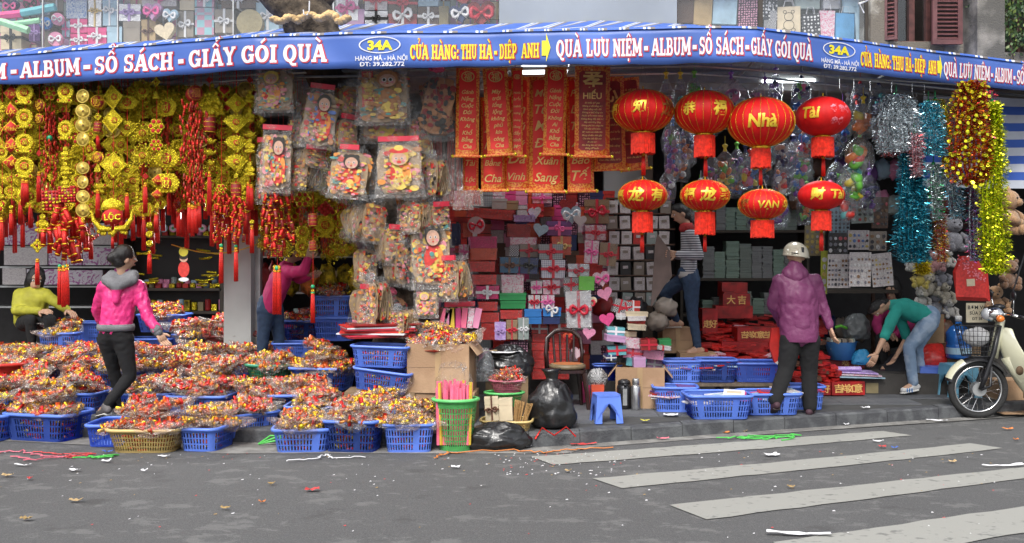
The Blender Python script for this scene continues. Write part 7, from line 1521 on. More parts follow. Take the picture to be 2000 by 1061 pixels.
for i in range(60):
 px = 1555+(i % 15)*21+R.uniform(-4, 4); py = (250, 330, 400, 640)[i//15]; l = 'dim packet of stock at the back right, %s row' % ('top', 'second', 'third', 'floor')[i//15]; m = blob(.1, .07, .12, amp=.3, seed=i*2.1, neck=False); single('stock_packet', l, 'packet', m, G[R.choice(['brn', 'navy', 'dpur', 'gry', 'dred', 'lblu', 'pink', 'olive', 'taup'])], at(px, py+R.uniform(-10, 10), 12.2), group='packets of stock at the back right, %s row' % ('top', 'second', 'third', 'floor')[i//15], smooth=True)
# lit lamps of the shop
bulb = mat('lit lamp glass', (1, 1, 1), .3, emit=9., emitcol=(.9, .97, 1))
t = T('hanging_lamp', 'lit white energy-saving lamp among the charms near the white column', 'lamp', at(356, 418, 10.9)); m = MB(); m.lathe([(.02, .02), (.055, 0), (.06, -.06), (.055, -.13), (.03, -.15)], 14); part('bulb', m, bulb, t, True); m = MB(); m.tube([(0, 0, .02), (0, 0, .9)], .006, 5); part('cord', m, blackP, t)
t = T('tube_lamp', 'lit fluorescent tube under the awning above the toy bags', 'lamp', at(1540, 158, 11.0)); m = MB(); m.tube([(-.28, 0, 0), (.28, 0, 0)], .022, 10); part('tube', m, bulb, t, True); m = MB(); m.box((0, .04, .045), (.62, .06, .04)); part('fitting', m, white, t)
t = T('panel_lamp', 'bright white lamp panel glimpsed between the red scrolls', 'lamp', at(1043, 133, 10.5)); m = MB(); m.box((0, 0, -.03), (.24, .03, .12)); part('diffuser', m, mat('lit diffuser', (1, 1, 1), .3, emit=3., emitcol=(.9, .97, 1)), t); m = MB(); m.box((0, .03, -.03), (.27, .03, .14)); part('housing', m, white, t)
for i, (px, py, e) in enumerate(((356, 430, 22), (1540, 175, 16), (1043, 160, 12), (1100, 150, 0))):
 if not e: continue
 l = bpy.data.lights.new('lamp_glow', 'AREA'); l.energy = e; l.size = .5; l.color = (.95, .98, 1); o = bpy.data.objects.new('lamp_glow', l); C.objects.link(o); o.location = at(px, py, 10.8); o.rotation_euler = (rad(-25), 0, 0)
# ---------------------------------------------------------------- people
skin = mat('skin', (.50, .30, .20), .55, nscale=10, namt=.08); hairm = mat('black hair', (.012, .010, .010), .4, nscale=60, namt=.4, bump=.4, bscale=160)
def remesh(mb, vox, it=6):
 me = mb.mesh('tmp', []); o = bpy.data.objects.new('tmp', me); C.objects.link(o)
 a = o.modifiers.new('r', 'REMESH'); a.mode = 'VOXEL'; a.voxel_size = vox; a.use_smooth_shade = True
 b = o.modifiers.new('s', 'SMOOTH'); b.factor = .5; b.iterations = it
 dg = bpy.context.evaluated_depsgraph_get(); r = bpy.data.meshes.new_from_object(o.evaluated_get(dg)); bpy.data.objects.remove(o); bpy.data.meshes.remove(me); return r
def cap(m, a, b, r0, r1, n=12):
 a, b = Vector(a), Vector(b); k = max(2, int((b-a).length/max(.02, min(r0, r1)*.7)))
 m.tube([a.lerp(b, i/k) for i in range(k+1)], [lerp(r0, r1, i/k) for i in range(k+1)], n); m.ball(a, r0*.99, n, 8); m.ball(b, r1*.99, n, 8)
def folds(me, amp, fr, seed=0., stretch=(1, 1, .6), only=None):
 me.update(); ns = [v.normal.copy() for v in me.vertices]
 for v, nn in zip(me.vertices, ns):
  p = Vector((v.co.x*stretch[0]*fr, v.co.y*stretch[1]*fr, v.co.z*stretch[2]*fr+seed)); v.co += nn*amp*(abs(noise.noise(p))*1.6+.5*noise.noise(p*2.3)-.3)
def hand(m, wrist, d, side, curl=.5, sc=1.):
 """palm, four fingers and a thumb from the wrist along d; side = thumb direction"""
 d = Vector(d).normalized(); s_ = Vector(side); s_ = (s_-d*s_.dot(d)).normalized(); nn = d.cross(s_).normalized(); w = Vector(wrist)
 for k in range(4):
  u = (k-1.5)*.019*sc; a = w+s_*u*.6; b = w+d*.085*sc+s_*u*1.05; m.tube([a, b], [.014*sc, .0125*sc], 7)
  L_ = (.06, .075, .08, .07)[k]*sc if False else (.058, .072, .078, .068)[k]*sc; q = b; dd = d.copy(); pts = [q]
  for j in range(3): dd = (dd*math.cos(curl*.5)+nn*math.sin(curl*.5)).normalized(); q = q+dd*L_/3; pts.append(q)
  m.tube(pts, [.0105*sc, .0095*sc, .0085*sc, .006*sc], 7)
 t0 = w+d*.025*sc+s_*.026*sc; t1 = t0+(d*.6+s_*.8+nn*.3).normalized()*.035*sc; t2 = t1+(d*.9+s_*.3+nn*.4).normalized()*.032*sc; m.tube([w, t0, t1, t2], [.012*sc, .0145*sc, .0115*sc, .008*sc], 7)
def person(label, root, J, hd, top_m, leg_m, topR=(.125, .15), bottom=.04, sleeves=1., hair='short', face=None, shoe=None, jacket_len=0., hunch=0., thick=1., topfold=(.007, 13), legR=(.088, .062, .045), barefoot=False, hem=None):
 """J: joints in metres relative to root"""
 t = T('person', label, 'person', root); J = {k: Vector(v) for k, v in J.items()}
 head, neck, pel = J['head'], J['neck'], J['pel']; hd = Vector(hd).normalized()
 # body: one continuous surface
 m = MB(); up = (head-neck).normalized(); side = hd.cross(up).normalized()
 Mh = Matrix.Translation(head) @ Matrix((side, hd, up)).transposed().to_4x4()
 m.ball((0, -.01, .025), (.073, .09, .088), 18, 12, Mh); m.ball((0, .025, -.035), (.056, .062, .072), 14, 10, Mh); m.ball((0, .03, -.085), (.03, .035, .028), 10, 7, Mh)
 m.tube([Mh @ Vector((0, .082, .02)), Mh @ Vector((0, .1, -.012)), Mh @ Vector((0, .112, -.03))], [.012, .014, .015], 8); 
 for s_ in (-1, 1): m.ball((s_*.076, -.005, -.005), (.012, .022, .032), 8, 6, Mh)
 m.ball((0, .088, -.062), (.022, .012, .008), 8, 6, Mh)
 cap(m, Mh @ Vector((0, -.02, -.06)), neck, .05, .055); cap(m, neck, J['chest'], .055, .075); cap(m, J['chest'], pel, .075, .085)
 for s in 'LR':
  sh, el, ha, hp, kn, an, toe = (J[k+s] for k in ('sh', 'el', 'ha', 'hip', 'kn', 'an', 'toe'))
  cap(m, neck.lerp(J['chest'], .3), sh, .06, .048); cap(m, sh, el, .044, .036); cap(m, el, ha, .037, .024); cap(m, pel, hp, .1, .085); cap(m, hp, kn, .082, .052); cap(m, kn, an, .052, .034); cap(m, an, toe, .034, .028)
 me = remesh(m, .011, 5); x = MB(); x.v = [tuple(v.co) for v in me.vertices]; x.f = [tuple(p.vertices) for p in me.polygons]; x.m = [0]*len(x.f)
 for s in 'LR': ha = J['ha'+s]; el = J['el'+s]; d = J.get('hd'+s, (ha-el)); hand(x, ha+d.normalized()*.005, d, J.get('th'+s, hd), J.get('curl', Vector((.5, 0, 0))).x, 1.05)
 part('body', x, skin, t, True)
 # face details
 fm = MB()
 for s_ in (-1, 1): fm.mat(0); fm.ball((s_*.031, .079, .0), (.014, .006, .008), 8, 6, Mh); fm.mat(1); fm.ball((s_*.031, .084, .0), (.0065, .004, .0065), 8, 6, Mh); fm.box((s_*.032, .086, .022), (.03, .005, .006), Mh)
 part('eyes', fm, [white, hairm], t); fm = MB(); fm.ball((0, .095, -.06), (.02, .006, .006), 8, 5, Mh); part('lips', fm, mat('lips', (.4, .12, .1), .5), t)
 # top
 m = MB(); a, b = topR; c = J['chest']
 shl, shr = J['shL'], J['shR']
 ax = (shr-shl).normalized()
 for u in (-1, -.5, 0, .5, 1):
  p0 = c.lerp(neck, .42)+ax*u*(shr-shl).length*.30; p1 = c+ax*u*a*.52; p2 = pel+ax*u*b*.45+Vector((0, 0, -bottom)); q = 1.12-.2*abs(u); cap(m, p0, p1, a*.68*thick*q, a*.88*thick*q); cap(m, p1, p2, a*.88*thick*q, b*.82*thick*q)
 cap(m, neck+up*.0, neck+(c-neck)*.3, .062, .08)
 for s in 'LR':
  sh, el, ha = J['sh'+s], J['el'+s], J['ha'+s]; cap(m, neck.lerp(c, .35), sh, .075, .066*thick); cap(m, sh, el, .066*thick, .056*thick)
  if sleeves > .5: cap(m, el, el.lerp(ha, sleeves-.05), .056*thick, .044*thick)
  elif sleeves > 0: pass
 me = remesh(m, .013, 7); folds(me, topfold[0], topfold[1], root[0]*3); me.materials.append(top_m); [p.__setattr__('use_smooth', True) for p in me.polygons]; O('jacket' if sleeves > .5 else 'shirt', me, t)
 # trousers
 m = MB()
 for s in 'LR':
  hp, kn, an = J['hip'+s], J['kn'+s], J['an'+s]; cap(m, pel+Vector((0, 0, .02)), hp, .115, .1); cap(m, hp, kn, legR[0]*1.08, legR[1]); cap(m, kn, kn.lerp(an, .95), legR[1], legR[2])
 me = remesh(m, .013, 6); folds(me, .006, 12, 5+root[0], (1, 1, 1.3)); me.materials.append(leg_m); [p.__setattr__('use_smooth', True) for p in me.polygons]; O('trousers', me, t)
 if not barefoot:
  for s in 'LR':
   an, toe = J['an'+s], J['toe'+s]; d = (toe-an); d = Vector((d.x, d.y, d.z*.6)); m = MB(); back = an-Vector((d.x, d.y, 0)).normalized()*.045; base = Vector((0, 0, -.035))
   cap(m, back+base*.8, toe+Vector((0, 0, -.005)), .036, .034); cap(m, an, back.lerp(toe, .4)+base*.4, .042, .038); me = remesh(m, .012, 4); me.materials.append(shoe[0]); [p.__setattr__('use_smooth', True) for p in me.polygons]; so_ = O('shoe', me, t)
   m = MB(); q0 = back+base*1.75; q1 = toe+Vector((0, 0, -.032)); m.tube([q0, q0.lerp(q1, .5), q1, q1+(q1-q0).normalized()*.03], [.04, .038, .04, .022], 10, flat=.35); part('sole', m, shoe[1], so_)
 # hair
 if hair:
  m = MB(); m.ball((0, -.022, .045), (.086, .095, .088), 18, 12, Mh)
  if hair == 'bun': m.ball((0, -.12, .01), (.045, .045, .05), 12, 8, Mh); m.ball((0, -.05, -.02), (.07, .07, .07), 12, 8, Mh)
  if hair == 'tail': m.tube([Mh @ Vector((0, -.09, .03)), Mh @ Vector((0, -.13, -.04)), Mh @ Vector((0, -.12, -.16))], [.04, .035, .015], 9); m.ball((0, -.05, -.02), (.072, .07, .07), 12, 8, Mh)
  if hair == 'long': m.ball((0, -.06, -.06), (.1, .085, .15), 14, 10, Mh); m.ball((0, -.02, .0), (.1, .09, .12), 14, 10, Mh)
  if hair == 'short': m.ball((0, -.045, -.005), (.078, .07, .075), 12, 8, Mh)
  me = remesh(m, .012, 3); folds(me, .005, 40, 3); me.materials.append(hairm); [p.__setattr__('use_smooth', True) for p in me.polygons]; O('hair', me, t)
 return t, Mh, J
def rj(root, Y, d):
 return {k: (at(v[0], v[1], Y+(v[2] if len(v) > 2 else 0))-Vector(root)) for k, v in d.items()}
cl = lambda n, c, **k: mat(n, c, k.pop('r', .7), nscale=k.pop('ns', 14), namt=k.pop('na', .14), **k)
pinkj = cl('pink quilted nylon', (.70, .035, .20), r=.42, ns=6, bump=.5, bscale=22); greyk = cl('grey knit', (.17, .17, .18), r=.9, bump=.5, bscale=140); blk = cl('black trousers cloth', (.007, .007, .008), r=.9); jeans = cl('dark blue denim', (.025, .05, .10), r=.8, ns=30); ljeans = cl('light blue denim', (.20, .29, .42), r=.8, ns=9, col2=(.33, .42, .54)); purj = cl('purple nylon', (.17, .034, .11), r=.5, ns=5, na=.08, bump=.6, bscale=16); tealt = cl('teal t-shirt', (.02, .30, .25), r=.85, ns=6); yelj = cl('olive yellow jacket', (.38, .36, .03), r=.7); fucj = cl('fuchsia jacket', (.50, .02, .13), r=.8)
strm = pat('grey and white stripes', 'stripe', (.09, .09, .11), (.50, .50, .52), 12.5); MATS['grey and white stripes'].node_tree.nodes['Principled BSDF'].inputs['Roughness'].default_value = .9
shw = (cl('white shoe', (.6, .6, .6)), cl('white sole', (.65, .65, .62))); shb = (cl('dark shoe', (.05, .02, .03)), cl('dark sole', (.03, .02, .02)))
# 1. woman in pink, seen from behind, walking right between the baskets
Y = 9.35; r0 = (X(225, Y), Y, .125)
J = rj(r0, Y, dict(head=(244, 505), neck=(238, 540, .02), chest=(233, 580, 0), pel=(226, 646), shL=(205, 560), shR=(271, 560, .03), elL=(190, 606, .1), haL=(208, 648, .22), elR=(287, 616, .0), haR=(309, 650, -.03), hipL=(211, 662, .02), hipR=(241, 662, 0), knL=(222, 722, .12), knR=(254, 734, .02), anL=(240, 797, .25), anR=(205, 796, -.05), toeL=(262, 806, .28), toeR=(198, 806, .02)))
J['anR'] = at(207, 794, Y-.1)-Vector(r0); J['toeR'] = at(194, 806, Y+.02)-Vector(r0)
t, Mh, Jp = person('woman seen from behind in a pink quilted jacket and black trousers among the baskets', r0, J, (.75, .65, 0), pinkj, blk, (.112, .12), .0, 1.02, 'bun', shoe=(cl('grey shoe', (.12, .11, .11)), shw[1]), topfold=(.010, 22))
m = MB(); c = J['neck']; cap(m, c+Vector((-.12, -.06, -.03)), c+Vector((.0, -.12, -.08)), .05, .055); cap(m, c+Vector((.0, -.12, -.08)), c+Vector((.12, -.06, -.03)), .055, .05); cap(m, c+Vector((-.09, .0, .0)), c+Vector((.1, .0, .0)), .06, .06); cap(m, c+Vector((0, -.115, -.08)), c+Vector((.0, -.13, -.22)), .055, .03)
me = remesh(m, .012, 5); folds(me, .008, 14); me.materials.append(greyk); me.materials.append(pinkj)
for p in me.polygons: p.use_smooth = True; p.material_index = 1 if p.center.z < c.z-.115 else 0
O('hood', me, t)
for nm, pts, rr_ in (('waistband', [J['pel']+Vector((-.13, 0, .035)), J['pel']+Vector((.13, 0, .035))], .112),):
 m = MB(); q = J['pel']; m.lathe([(.165, .0), (.172, .03), (.165, .06)], 24, c=(q.x, q.y, q.z), sy=.72); part(nm, m, greyk, t, True)
m = MB(); d = (J['haR']-J['elR']); cap(m, J['elR']+d*.78, J['elR']+d*.98, .05, .045); part('cuff', m, greyk, t, True)
m = MB(); m.lathe([(.064, -.02), (.07, .01), (.064, .03)], 16, c=tuple(J['neck']+Vector((0, .01, .045)))); part('collar', m, mat('plum collar', (.2, .02, .12), .8), t, True)
m = MB(); m.ball((-.0, -.14, .03), .013, 8, 6, Mh); part('hair_clip', m, white, t)
# 2. helmeted person in purple jacket walking away
Y = 9.62; r0 = (X(1555, Y), Y, .125)
J = rj(r0, Y, dict(head=(1554, 502, .04), neck=(1553, 536), chest=(1556, 572), pel=(1562, 646), shL=(1522, 548), shR=(1592, 548), elL=(1509, 594, .06), haL=(1528, 636, .22), elR=(1605, 592, .02), haR=(1621, 640, -.02), hipL=(1545, 662), hipR=(1580, 662), knL=(1535, 722, -.02), knR=(1580, 726, .05), anL=(1515, 786, -.2), anR=(1582, 798, .0), toeL=(1507, 803, -.05), toeR=(1588, 808, .12)))
J['anL'] = at(1513, 784, Y-.15)-Vector(r0); J['toeL'] = at(1503, 806, Y-.05)-Vector(r0)
t, Mh, Jp = person('person in a purple jacket, black trousers and cream helmet walking away on the pavement', r0, J, (-.1, 1, 0), purj, blk, (.145, .15), .02, .98, None, shoe=shb, topfold=(.012, 13), thick=1.0, legR=(.1, .078, .068))
m = MB(); pr = [(.118*math.cos(rad(a)), .118*math.sin(rad(a))) for a in range(-12, 86, 8)]+[(.002, .118)]; m.lathe(pr, 30, capb=False, M=Mh @ Matrix.Translation((0, -.005, .03)), sy=1.15); m.lathe([(.118, -.03), (.124, -.022), (.12, -.01)], 30, capb=False, capt=False, M=Mh @ Matrix.Translation((0, -.005, .03)), sy=1.15)
part('helmet', m, mat('cream helmet', (.62, .58, .46), .2, coat=.6), t, True); m = MB(); m.box((.015, -.132, .07), (.022, .014, .05), Mh); m.box((-.04, -.13, .03), (.1, .012, .008), Mh); part('helmet_vent', m, blackP, t)
m = MB(); n_ = J['neck']; cap(m, n_+Vector((-.045, 0, .0)), n_+Vector((.045, 0, .0)), .085, .085); cap(m, n_+Vector((0, -.02, -.02)), n_+Vector((0, -.0, .07)), .088, .072); me = remesh(m, .012, 4); folds(me, .01, 12); me.materials.append(purj); [p.__setattr__('use_smooth', True) for p in me.polygons]; O('hood', me, t)
q = J['pel']; m = MB(); m.lathe([(.172, -.10), (.18, -.07), (.176, .0), (.16, .08)], 32, c=tuple(q), sy=.8, capb=False, capt=False); m.v = [tuple(Vector(v)*1) for v in m.v]; part('jacket_hem', m, purj, t, True)
m = MB(); m.prism([(-.02, .2), (-.13, .19), (-.15, .0), (-.10, -.14), (.02, -.2), (.1, -.1), (.12, .1)], -.02, .03); m.mat(1); m.prism([(-.10, -.14), (.02, -.21), (.1, -.1), (.0, -.04), (-.05, -.1)], -.026, -.02); single('carrier_bag', 'red and white carrier bag held in front of the person in purple', 'carrier bag', m, [redF, G['wht']], at(1533, 680, Y+.14))
# 3. man in teal t-shirt bending over
Y = 10.95; r0 = (X(1790, Y), Y, .125)
J = rj(r0, Y, dict(head=(1718, 594, 0), neck=(1741, 590), chest=(1768, 597), pel=(1815, 614), shL=(1750, 602, -.14), shR=(1752, 598, .14), elL=(1728, 650, -.18), haL=(1712, 684, -.2), elR=(1772, 654, .1), haR=(1752, 686, .06), hipL=(1812, 626, -.09), hipR=(1816, 622, .09), knL=(1775, 672, -.1), knR=(1790, 672, .12), anL=(1784, 744, -.08), anR=(1800, 738, .14), toeL=(1764, 755, -.1), toeR=(1780, 750, .14)))
J['thL'] = Vector((-1, -.3, 0)); J['thR'] = Vector((0, -1, 0))
t, Mh, Jp = person('man in a teal t-shirt and light jeans bending forward over the pavement', r0, J, (-.45, -.2, -.9), tealt, ljeans, (.12, .115), .0, .5, 'short', shoe=shw, topfold=(.009, 10), legR=(.095, .066, .055)); t.location.z -= .035
m = MB()
for k in range(3): a = Jp['toeL']; m.box((a.x+.03+.025*k, a.y-.036, a.z+.0), (.008, .006, .04), None)
part('shoe_stripes', m, G['blue'], t)
# 4. woman in striped jumper, side view stepping up
Y = 11.1; r0 = (X(1360, Y), Y, .5)
J = rj(r0, Y, dict(head=(1329, 419), neck=(1342, 448), chest=(1346, 482), pel=(1344, 538), shL=(1352, 460, -.14), shR=(1340, 460, .14), elL=(1366, 500, -.16), haL=(1322, 497, -.2), elR=(1340, 500, .18), haR=(1312, 498, .1), hipL=(1350, 548, -.07), hipR=(1338, 546, .08), knL=(1352, 612, -.08), knR=(1298, 572, .14), anL=(1363, 680, -.07), anR=(1322, 628, .18), toeL=(1345, 688, -.09), toeR=(1300, 634, .18)))
J['curl'] = Vector((1.2, 0, 0))
t, Mh, Jp = person('woman in a grey and white striped jumper and jeans stepping up, sorting sheets', r0, J, (-1, -.15, -.12), strm, jeans, (.095, .105), .02, 1., 'tail', shoe=(skin, cl('pale slipper', (.4, .35, .3))), topfold=(.006, 11), legR=(.092, .062, .045), thick=.95)
m = MB(); n_ = J['neck']; m.lathe([(.07, -.03), (.085, 0), (.075, .05), (.06, .07)], 16, c=tuple(n_+Vector((-.005, 0, .0)))); part('scarf', m, mat('red scarf', (.4, .03, .03), .8, bump=.4), t, True)
m = MB(); m.lathe([(.108, -.03), (.116, .0), (.11, .04)], 20, c=tuple(J['pel']+Vector((0, 0, -.0))), sx=.95, sy=1.2); part('waistband', m, mat('light hem', (.45, .43, .42), .9), t, True)
m = MB(); s = Y/2000; m.prism([(x*s, z*s) for x, z in ((-30, -78), (-5, -38), (10, -20), (6, 30), (-18, 62), (-22, 40))][::1], -.01, .01); single('held_cardboard', 'brown folded sheet held by the woman in stripes', 'sheet', m, mat('dull brown sheet', (.2, .15, .13), .7, nscale=5, namt=.2), at(1302, 520, Y-.25))
carton('cardboard box the striped woman steps on, left foot', 1293, 1352, 641, 690, 11.35, .3, 3); carton('cardboard box the striped woman stands on', 1330, 1400, 690, 724, 10.95, .34, -3, name='cardboard_box')
# 5. woman in fuchsia leaning among the hangings
Y = 10.3; r0 = (X(530, Y), Y, .35)
J = rj(r0, Y, dict(head=(577, 492), neck=(562, 516), chest=(548, 545), pel=(526, 596), shL=(566, 532, -.14), shR=(562, 528, .14), elL=(592, 530, -.25), haL=(602, 506, -.3), elR=(585, 545, .1), haR=(603, 540, -.0), hipL=(520, 606, -.04), hipR=(536, 606, .06), knL=(514, 655, -.04), knR=(545, 655, .1), anL=(510, 716, 0), anR=(545, 716, .1), toeL=(525, 724, -.06), toeR=(560, 722, .06)))
person('woman in a fuchsia jacket and jeans reaching right behind the hanging strings', r0, J, (.85, .3, -.3), fucj, jeans, (.12, .115), .02, 1., 'tail', shoe=shb)
# 6. seated person in olive yellow
Y = 11.0; r0 = (X(68, Y), Y, .35)
J = rj(r0, Y, dict(head=(70, 545, 0), neck=(66, 566), chest=(62, 586), pel=(58, 622), shL=(38, 575, 0), shR=(88, 575, 0), elL=(32, 606, -.14), haL=(78, 608, -.3), elR=(108, 590, -.1), haR=(132, 606, -.25), hipL=(48, 630, -.02), hipR=(70, 630, -.02), knL=(60, 626, -.36), knR=(98, 624, -.36), anL=(62, 672, -.34), anR=(96, 672, -.34), toeL=(66, 680, -.45), toeR=(100, 680, -.45)))
person('person in an olive yellow jacket with black hair squatting at the left behind the baskets', r0, J, (.45, -.8, -.25), yelj, blk, (.14, .14), .02, 1., 'long', shoe=shb)
stool('plastic stool under the squatting person in yellow', 55, 0, 11.05, redP, 1.2); C.objects['plastic_stool.003' if 'plastic_stool.003' in C.objects else 'plastic_stool'].location.z = .34
# 7. person crouching behind the bending man
Y = 11.6; r0 = (X(1745, Y), Y, .13)
J = rj(r0, Y, dict(head=(1742, 566, 0), neck=(1744, 590), chest=(1746, 612), pel=(1752, 655), shL=(1722, 602, -.05), shR=(1768, 604, .02), elL=(1712, 636, -.15), haL=(1724, 662, -.3), elR=(1778, 640, -.1), haR=(1750, 655, -.3), hipL=(1740, 664, 0), hipR=(1764, 664, 0), knL=(1722, 660, -.3), knR=(1776, 660, -.3), anL=(1728, 715, -.28), anR=(1772, 715, -.28), toeL=(1724, 725, -.36), toeR=(1770, 725, -.36)))
person('dark haired person in a magenta top crouching behind the bending man', r0, J, (-.5, -.6, -.4), cl('magenta jumper', (.30, .015, .10), r=.85), blk, (.12, .12), .02, 1., 'long', shoe=shb)
# ---------------------------------------------------------------- upstairs display windows
UW = 'in the upstairs window '
YU = 11.45
for a in [(0, 42, 50, 96, 'crm', 'k', 'far left with a black bow'), (56, 78, 48, 80, 'dpur', 'l', 'beside the black bowed one'), (80, 98, 60, 92, 'taup', None, 'small, under the round blue one'), (120, 136, 42, 72, 'lblu', 'p', 'left of the magenta ones'), (137, 170, 37, 64, 'hot', 'w', 'upper magenta one'), (138, 170, 66, 90, 'hot', 'w', 'lower magenta one'), (171, 208, 54, 88, 'hot', 'w', 'right magenta one'), (128, 170, -12, 36, 'flb', None, 'blue floral above the magenta ones'), (172, 198, -10, 52, 'silv', 'g', 'tall pale one with twigs'), (200, 228, -10, 50, 'lblu', 'w', 'tall pale blue one'), (209, 238, 52, 88, 'lblu', None, 'pale blue below the tall one'), (230, 274, 8, 41, 'silv', 'l', 'white with lilac ribbon'), (240, 274, 42, 84, 'taup', None, 'grey brown beside the tan one'), (275, 304, 38, 84, 'tan', 'b', 'tan with a brown bow'), (276, 345, -20, 12, 'wht', 'p', 'long white one at the top'), (345, 378, 22, 72, 'taup', 'w', 'taupe with a large white bow'), (350, 380, -14, 20, 'crm', None, 'cream one above the taupe'), (380, 418, 15, 68, 'ptl', None, 'pink and teal squares'), (380, 418, -20, 13, 'ptl', 'w', 'upper pink and teal one'), (419, 457, 18, 64, 'taup', 'w', 'right taupe with white bow'), (430, 500, -22, 16, 'brn', 'w', 'dark, at the top'), (500, 545, 5, 60, 'lblu', 'w', 'left of the tree trunk'), (655, 700, -10, 40, 'silv', 'p', 'right of the tree trunk'), (672, 712, 18, 52, 'lil', None, 'pale lilac beside the trunk'), (712, 757, 22, 50, 'silv', 'k', 'white with a navy band'), (712, 757, -20, 20, 'wht', 'r', 'white one above the navy band'), (758, 815, -14, 26, 'brn', 'r', 'dark red brown upper'), (758, 815, 27, 50, 'dred', 'w', 'dark red brown lower with white band'), (816, 857, 14, 50, 'brn', 'w', 'brown with a white star bow'), (816, 857, -20, 12, 'lblu', None, 'blue and white one near the right end'), (857, 876, 12, 48, 'olive', None, 'slim green one beside the navy heart')]:
 gift(*a[:4], YU, a[4], a[5], 0, .2, False, UW+a[6])
for px, py, sz, c, rd, r, l in [(88, 45, 24, 'blue', True, 'w', 'blue one left of the pink'), (112, 37, 24, 'pink', True, 'w', 'pink one above left'), (108, 76, 28, 'pink', True, 'w', 'lower pink one'), (297, 22, 38, 'lil', False, 'p', 'pink and violet one in film'), (332, 30, 30, 'lblu', False, 'w', 'pale blue one'), (322, 62, 40, 'crm', False, None, 'cream crystal one'), (487, 44, 52, 'olive', True, None, 'large olive one left of the tree'), (899, 26, 42, 'navy', False, 'w', 'navy one with white pattern'), (940, 26, 56, 'dred', False, 'r', 'big dark red one'), (905, -6, 40, 'red', False, None, 'red one above the navy'), (20, 12, 30, 'navy', False, 'p', 'navy one in the top left corner'), (60, 8, 30, 'hot', True, 'k', 'pink and navy one in the corner')]: heart(px, py, sz, YU-.1, c, UW+l, rd, r)
for (a, b, c, d, k, l) in [(-5, 32, 42, 27, 'hot', 'pink'), (42, 26, 108, 14, 'teal', 'teal'), (-5, 40, 56, 60, 'lime', 'green'), (25, 47, 78, 40, 'lime', 'thin green')]:
 m = MB(); p, q = at(a, b, YU-.25), at(c, d, YU-.25); m.tube([(0, 0, 0), q-p], .045 if l != 'thin green' else .03, 6); single('gift_tube', l+' gift tube lying aslant in the upstairs window at the far left', 'gift tube', m, G[k] if k != 'lime' else mat('pale green paper', (.3, .6, .35), .4), p)
m = MB()
for i in range(38):
 x = -4+i*26; y = -24
 while y < 90:
  h = R.uniform(22, 36); s = 11.7/2000; c = at(x+13, y+h, 11.68); m.mat(R.randrange(9)); m.box((c.x, c.y+.02, c.z+h*s/2), (25*s, .1, h*s*.96)); m.mat(9+R.randrange(5)); m.box((c.x, c.y-.034, c.z+h*s/2), (3*s, .01, h*s*.95)); y += h
o = O('stacked_boxes', m.mesh('stacked_boxes', [G[k] for k in ['lblu', 'crm', 'taup', 'pink', 'flb', 'wht', 'gry', 'lil', 'brn']]+[RB[k] for k in 'wpbgl']), kind='stuff'); o['label'] = 'rear layer of gift boxes behind the upstairs window'
bagl = [(1322, 1354, -20, 46, 'brn', 'brown mottled'), (1356, 1392, -20, 50, 'tan', 'tan printed'), (1394, 1440, -12, 48, 'lblu', 'pale landscape'), (1442, 1484, -8, 52, 'dot', 'dark speckled'), (1486, 1518, -20, 40, 'dot2', 'black and white polka dot'), (1492, 1516, 22, 60, 'chk', 'black striped lower'), (1518, 1562, 14, 66, 'crm', 'cream with a drawn bear'), (1565, 1600, 28, 74, 'dot2', 'polka dot with a black top'), (1552, 1600, -20, 18, 'gry', 'grey lattice'), (1600, 1630, 22, 78, 'whp', 'pink flowered'), (1604, 1640, -20, 18, 'silv', 'silver'), (1630, 1668, 27, 84, 'blue2', 'sky blue'), (1645, 1682, -20, 26, 'lblu', 'pale upper right'), (1668, 1692, 10, 84, 'lblu', 'pale blue at the right end')]
G['dot2'] = pat('polka dot paper', 'dots', (.6, .6, .6), (.03, .03, .035), 26); G['blue2'] = mat('sky blue paper', (.12, .34, .6), .5)
for a, b, y0, y1, c, l in bagl:
 s = 11.35/2000; W = (b-a)*s; H = (y1-y0)*s; t = T('paper_gift_bag', l+' paper gift bag hanging in the right upstairs window', 'gift bag', at((a+b)/2, y0, 11.35), (0, R.uniform(-.06, .06), R.uniform(-.2, .2))); m = MB(); m.box((0, 0, -H/2), (W, .05, H)); part('bag_body', m, G[c], t)
 for y in (-.03, .03): m = MB(); m.tube([(-W*.22, y, 0), (-W*.15, y, .07), (W*.15, y, .07), (W*.22, y, 0)], .004, 5); part('handle', m, RB['w'], t)
 if 'bear' in l:
  m = MB(); f = MATS['shelf wood']
  for (x, z, r) in ((0, .62, .2), (-.17, .8, .08), (.17, .8, .08), (0, .3, .24), (-.2, .12, .09), (.2, .12, .09)):
   n = 18; vs = []
   for i in range(n): q = 6.283*i/n; vs += [((x+r*math.cos(q))*W, -.028, -H+(z+r*.8*math.sin(q))*H), ((x+(r-.02)*math.cos(q))*W, -.028, -H+(z+(r-.02)*.8*math.sin(q))*H)]
   m.add(vs, [(2*i, 2*i+1, (2*i+3) % (2*n), (2*i+2) % (2*n)) for i in range(n)])
  part('bear_drawing', m, f, t)
glass = bpy.data.materials.new('window glass'); glass.use_nodes = True; nt = glass.node_tree; b = nt.nodes['Principled BSDF']; b.inputs['Base Color'].default_value = (.8, .85, .88, 1); b.inputs['Roughness'].default_value = .03; b.inputs['Metallic'].default_value = 1.; tr = nt.nodes.new('ShaderNodeBsdfTransparent'); mx = nt.nodes.new('ShaderNodeMixShader'); mx.inputs[0].default_value = .045; nt.links.new(tr.outputs[0], mx.inputs[1]); nt.links.new(b.outputs[0], mx.inputs[2]); nt.links.new(mx.outputs[0], nt.nodes['Material Output'].inputs['Surface'])
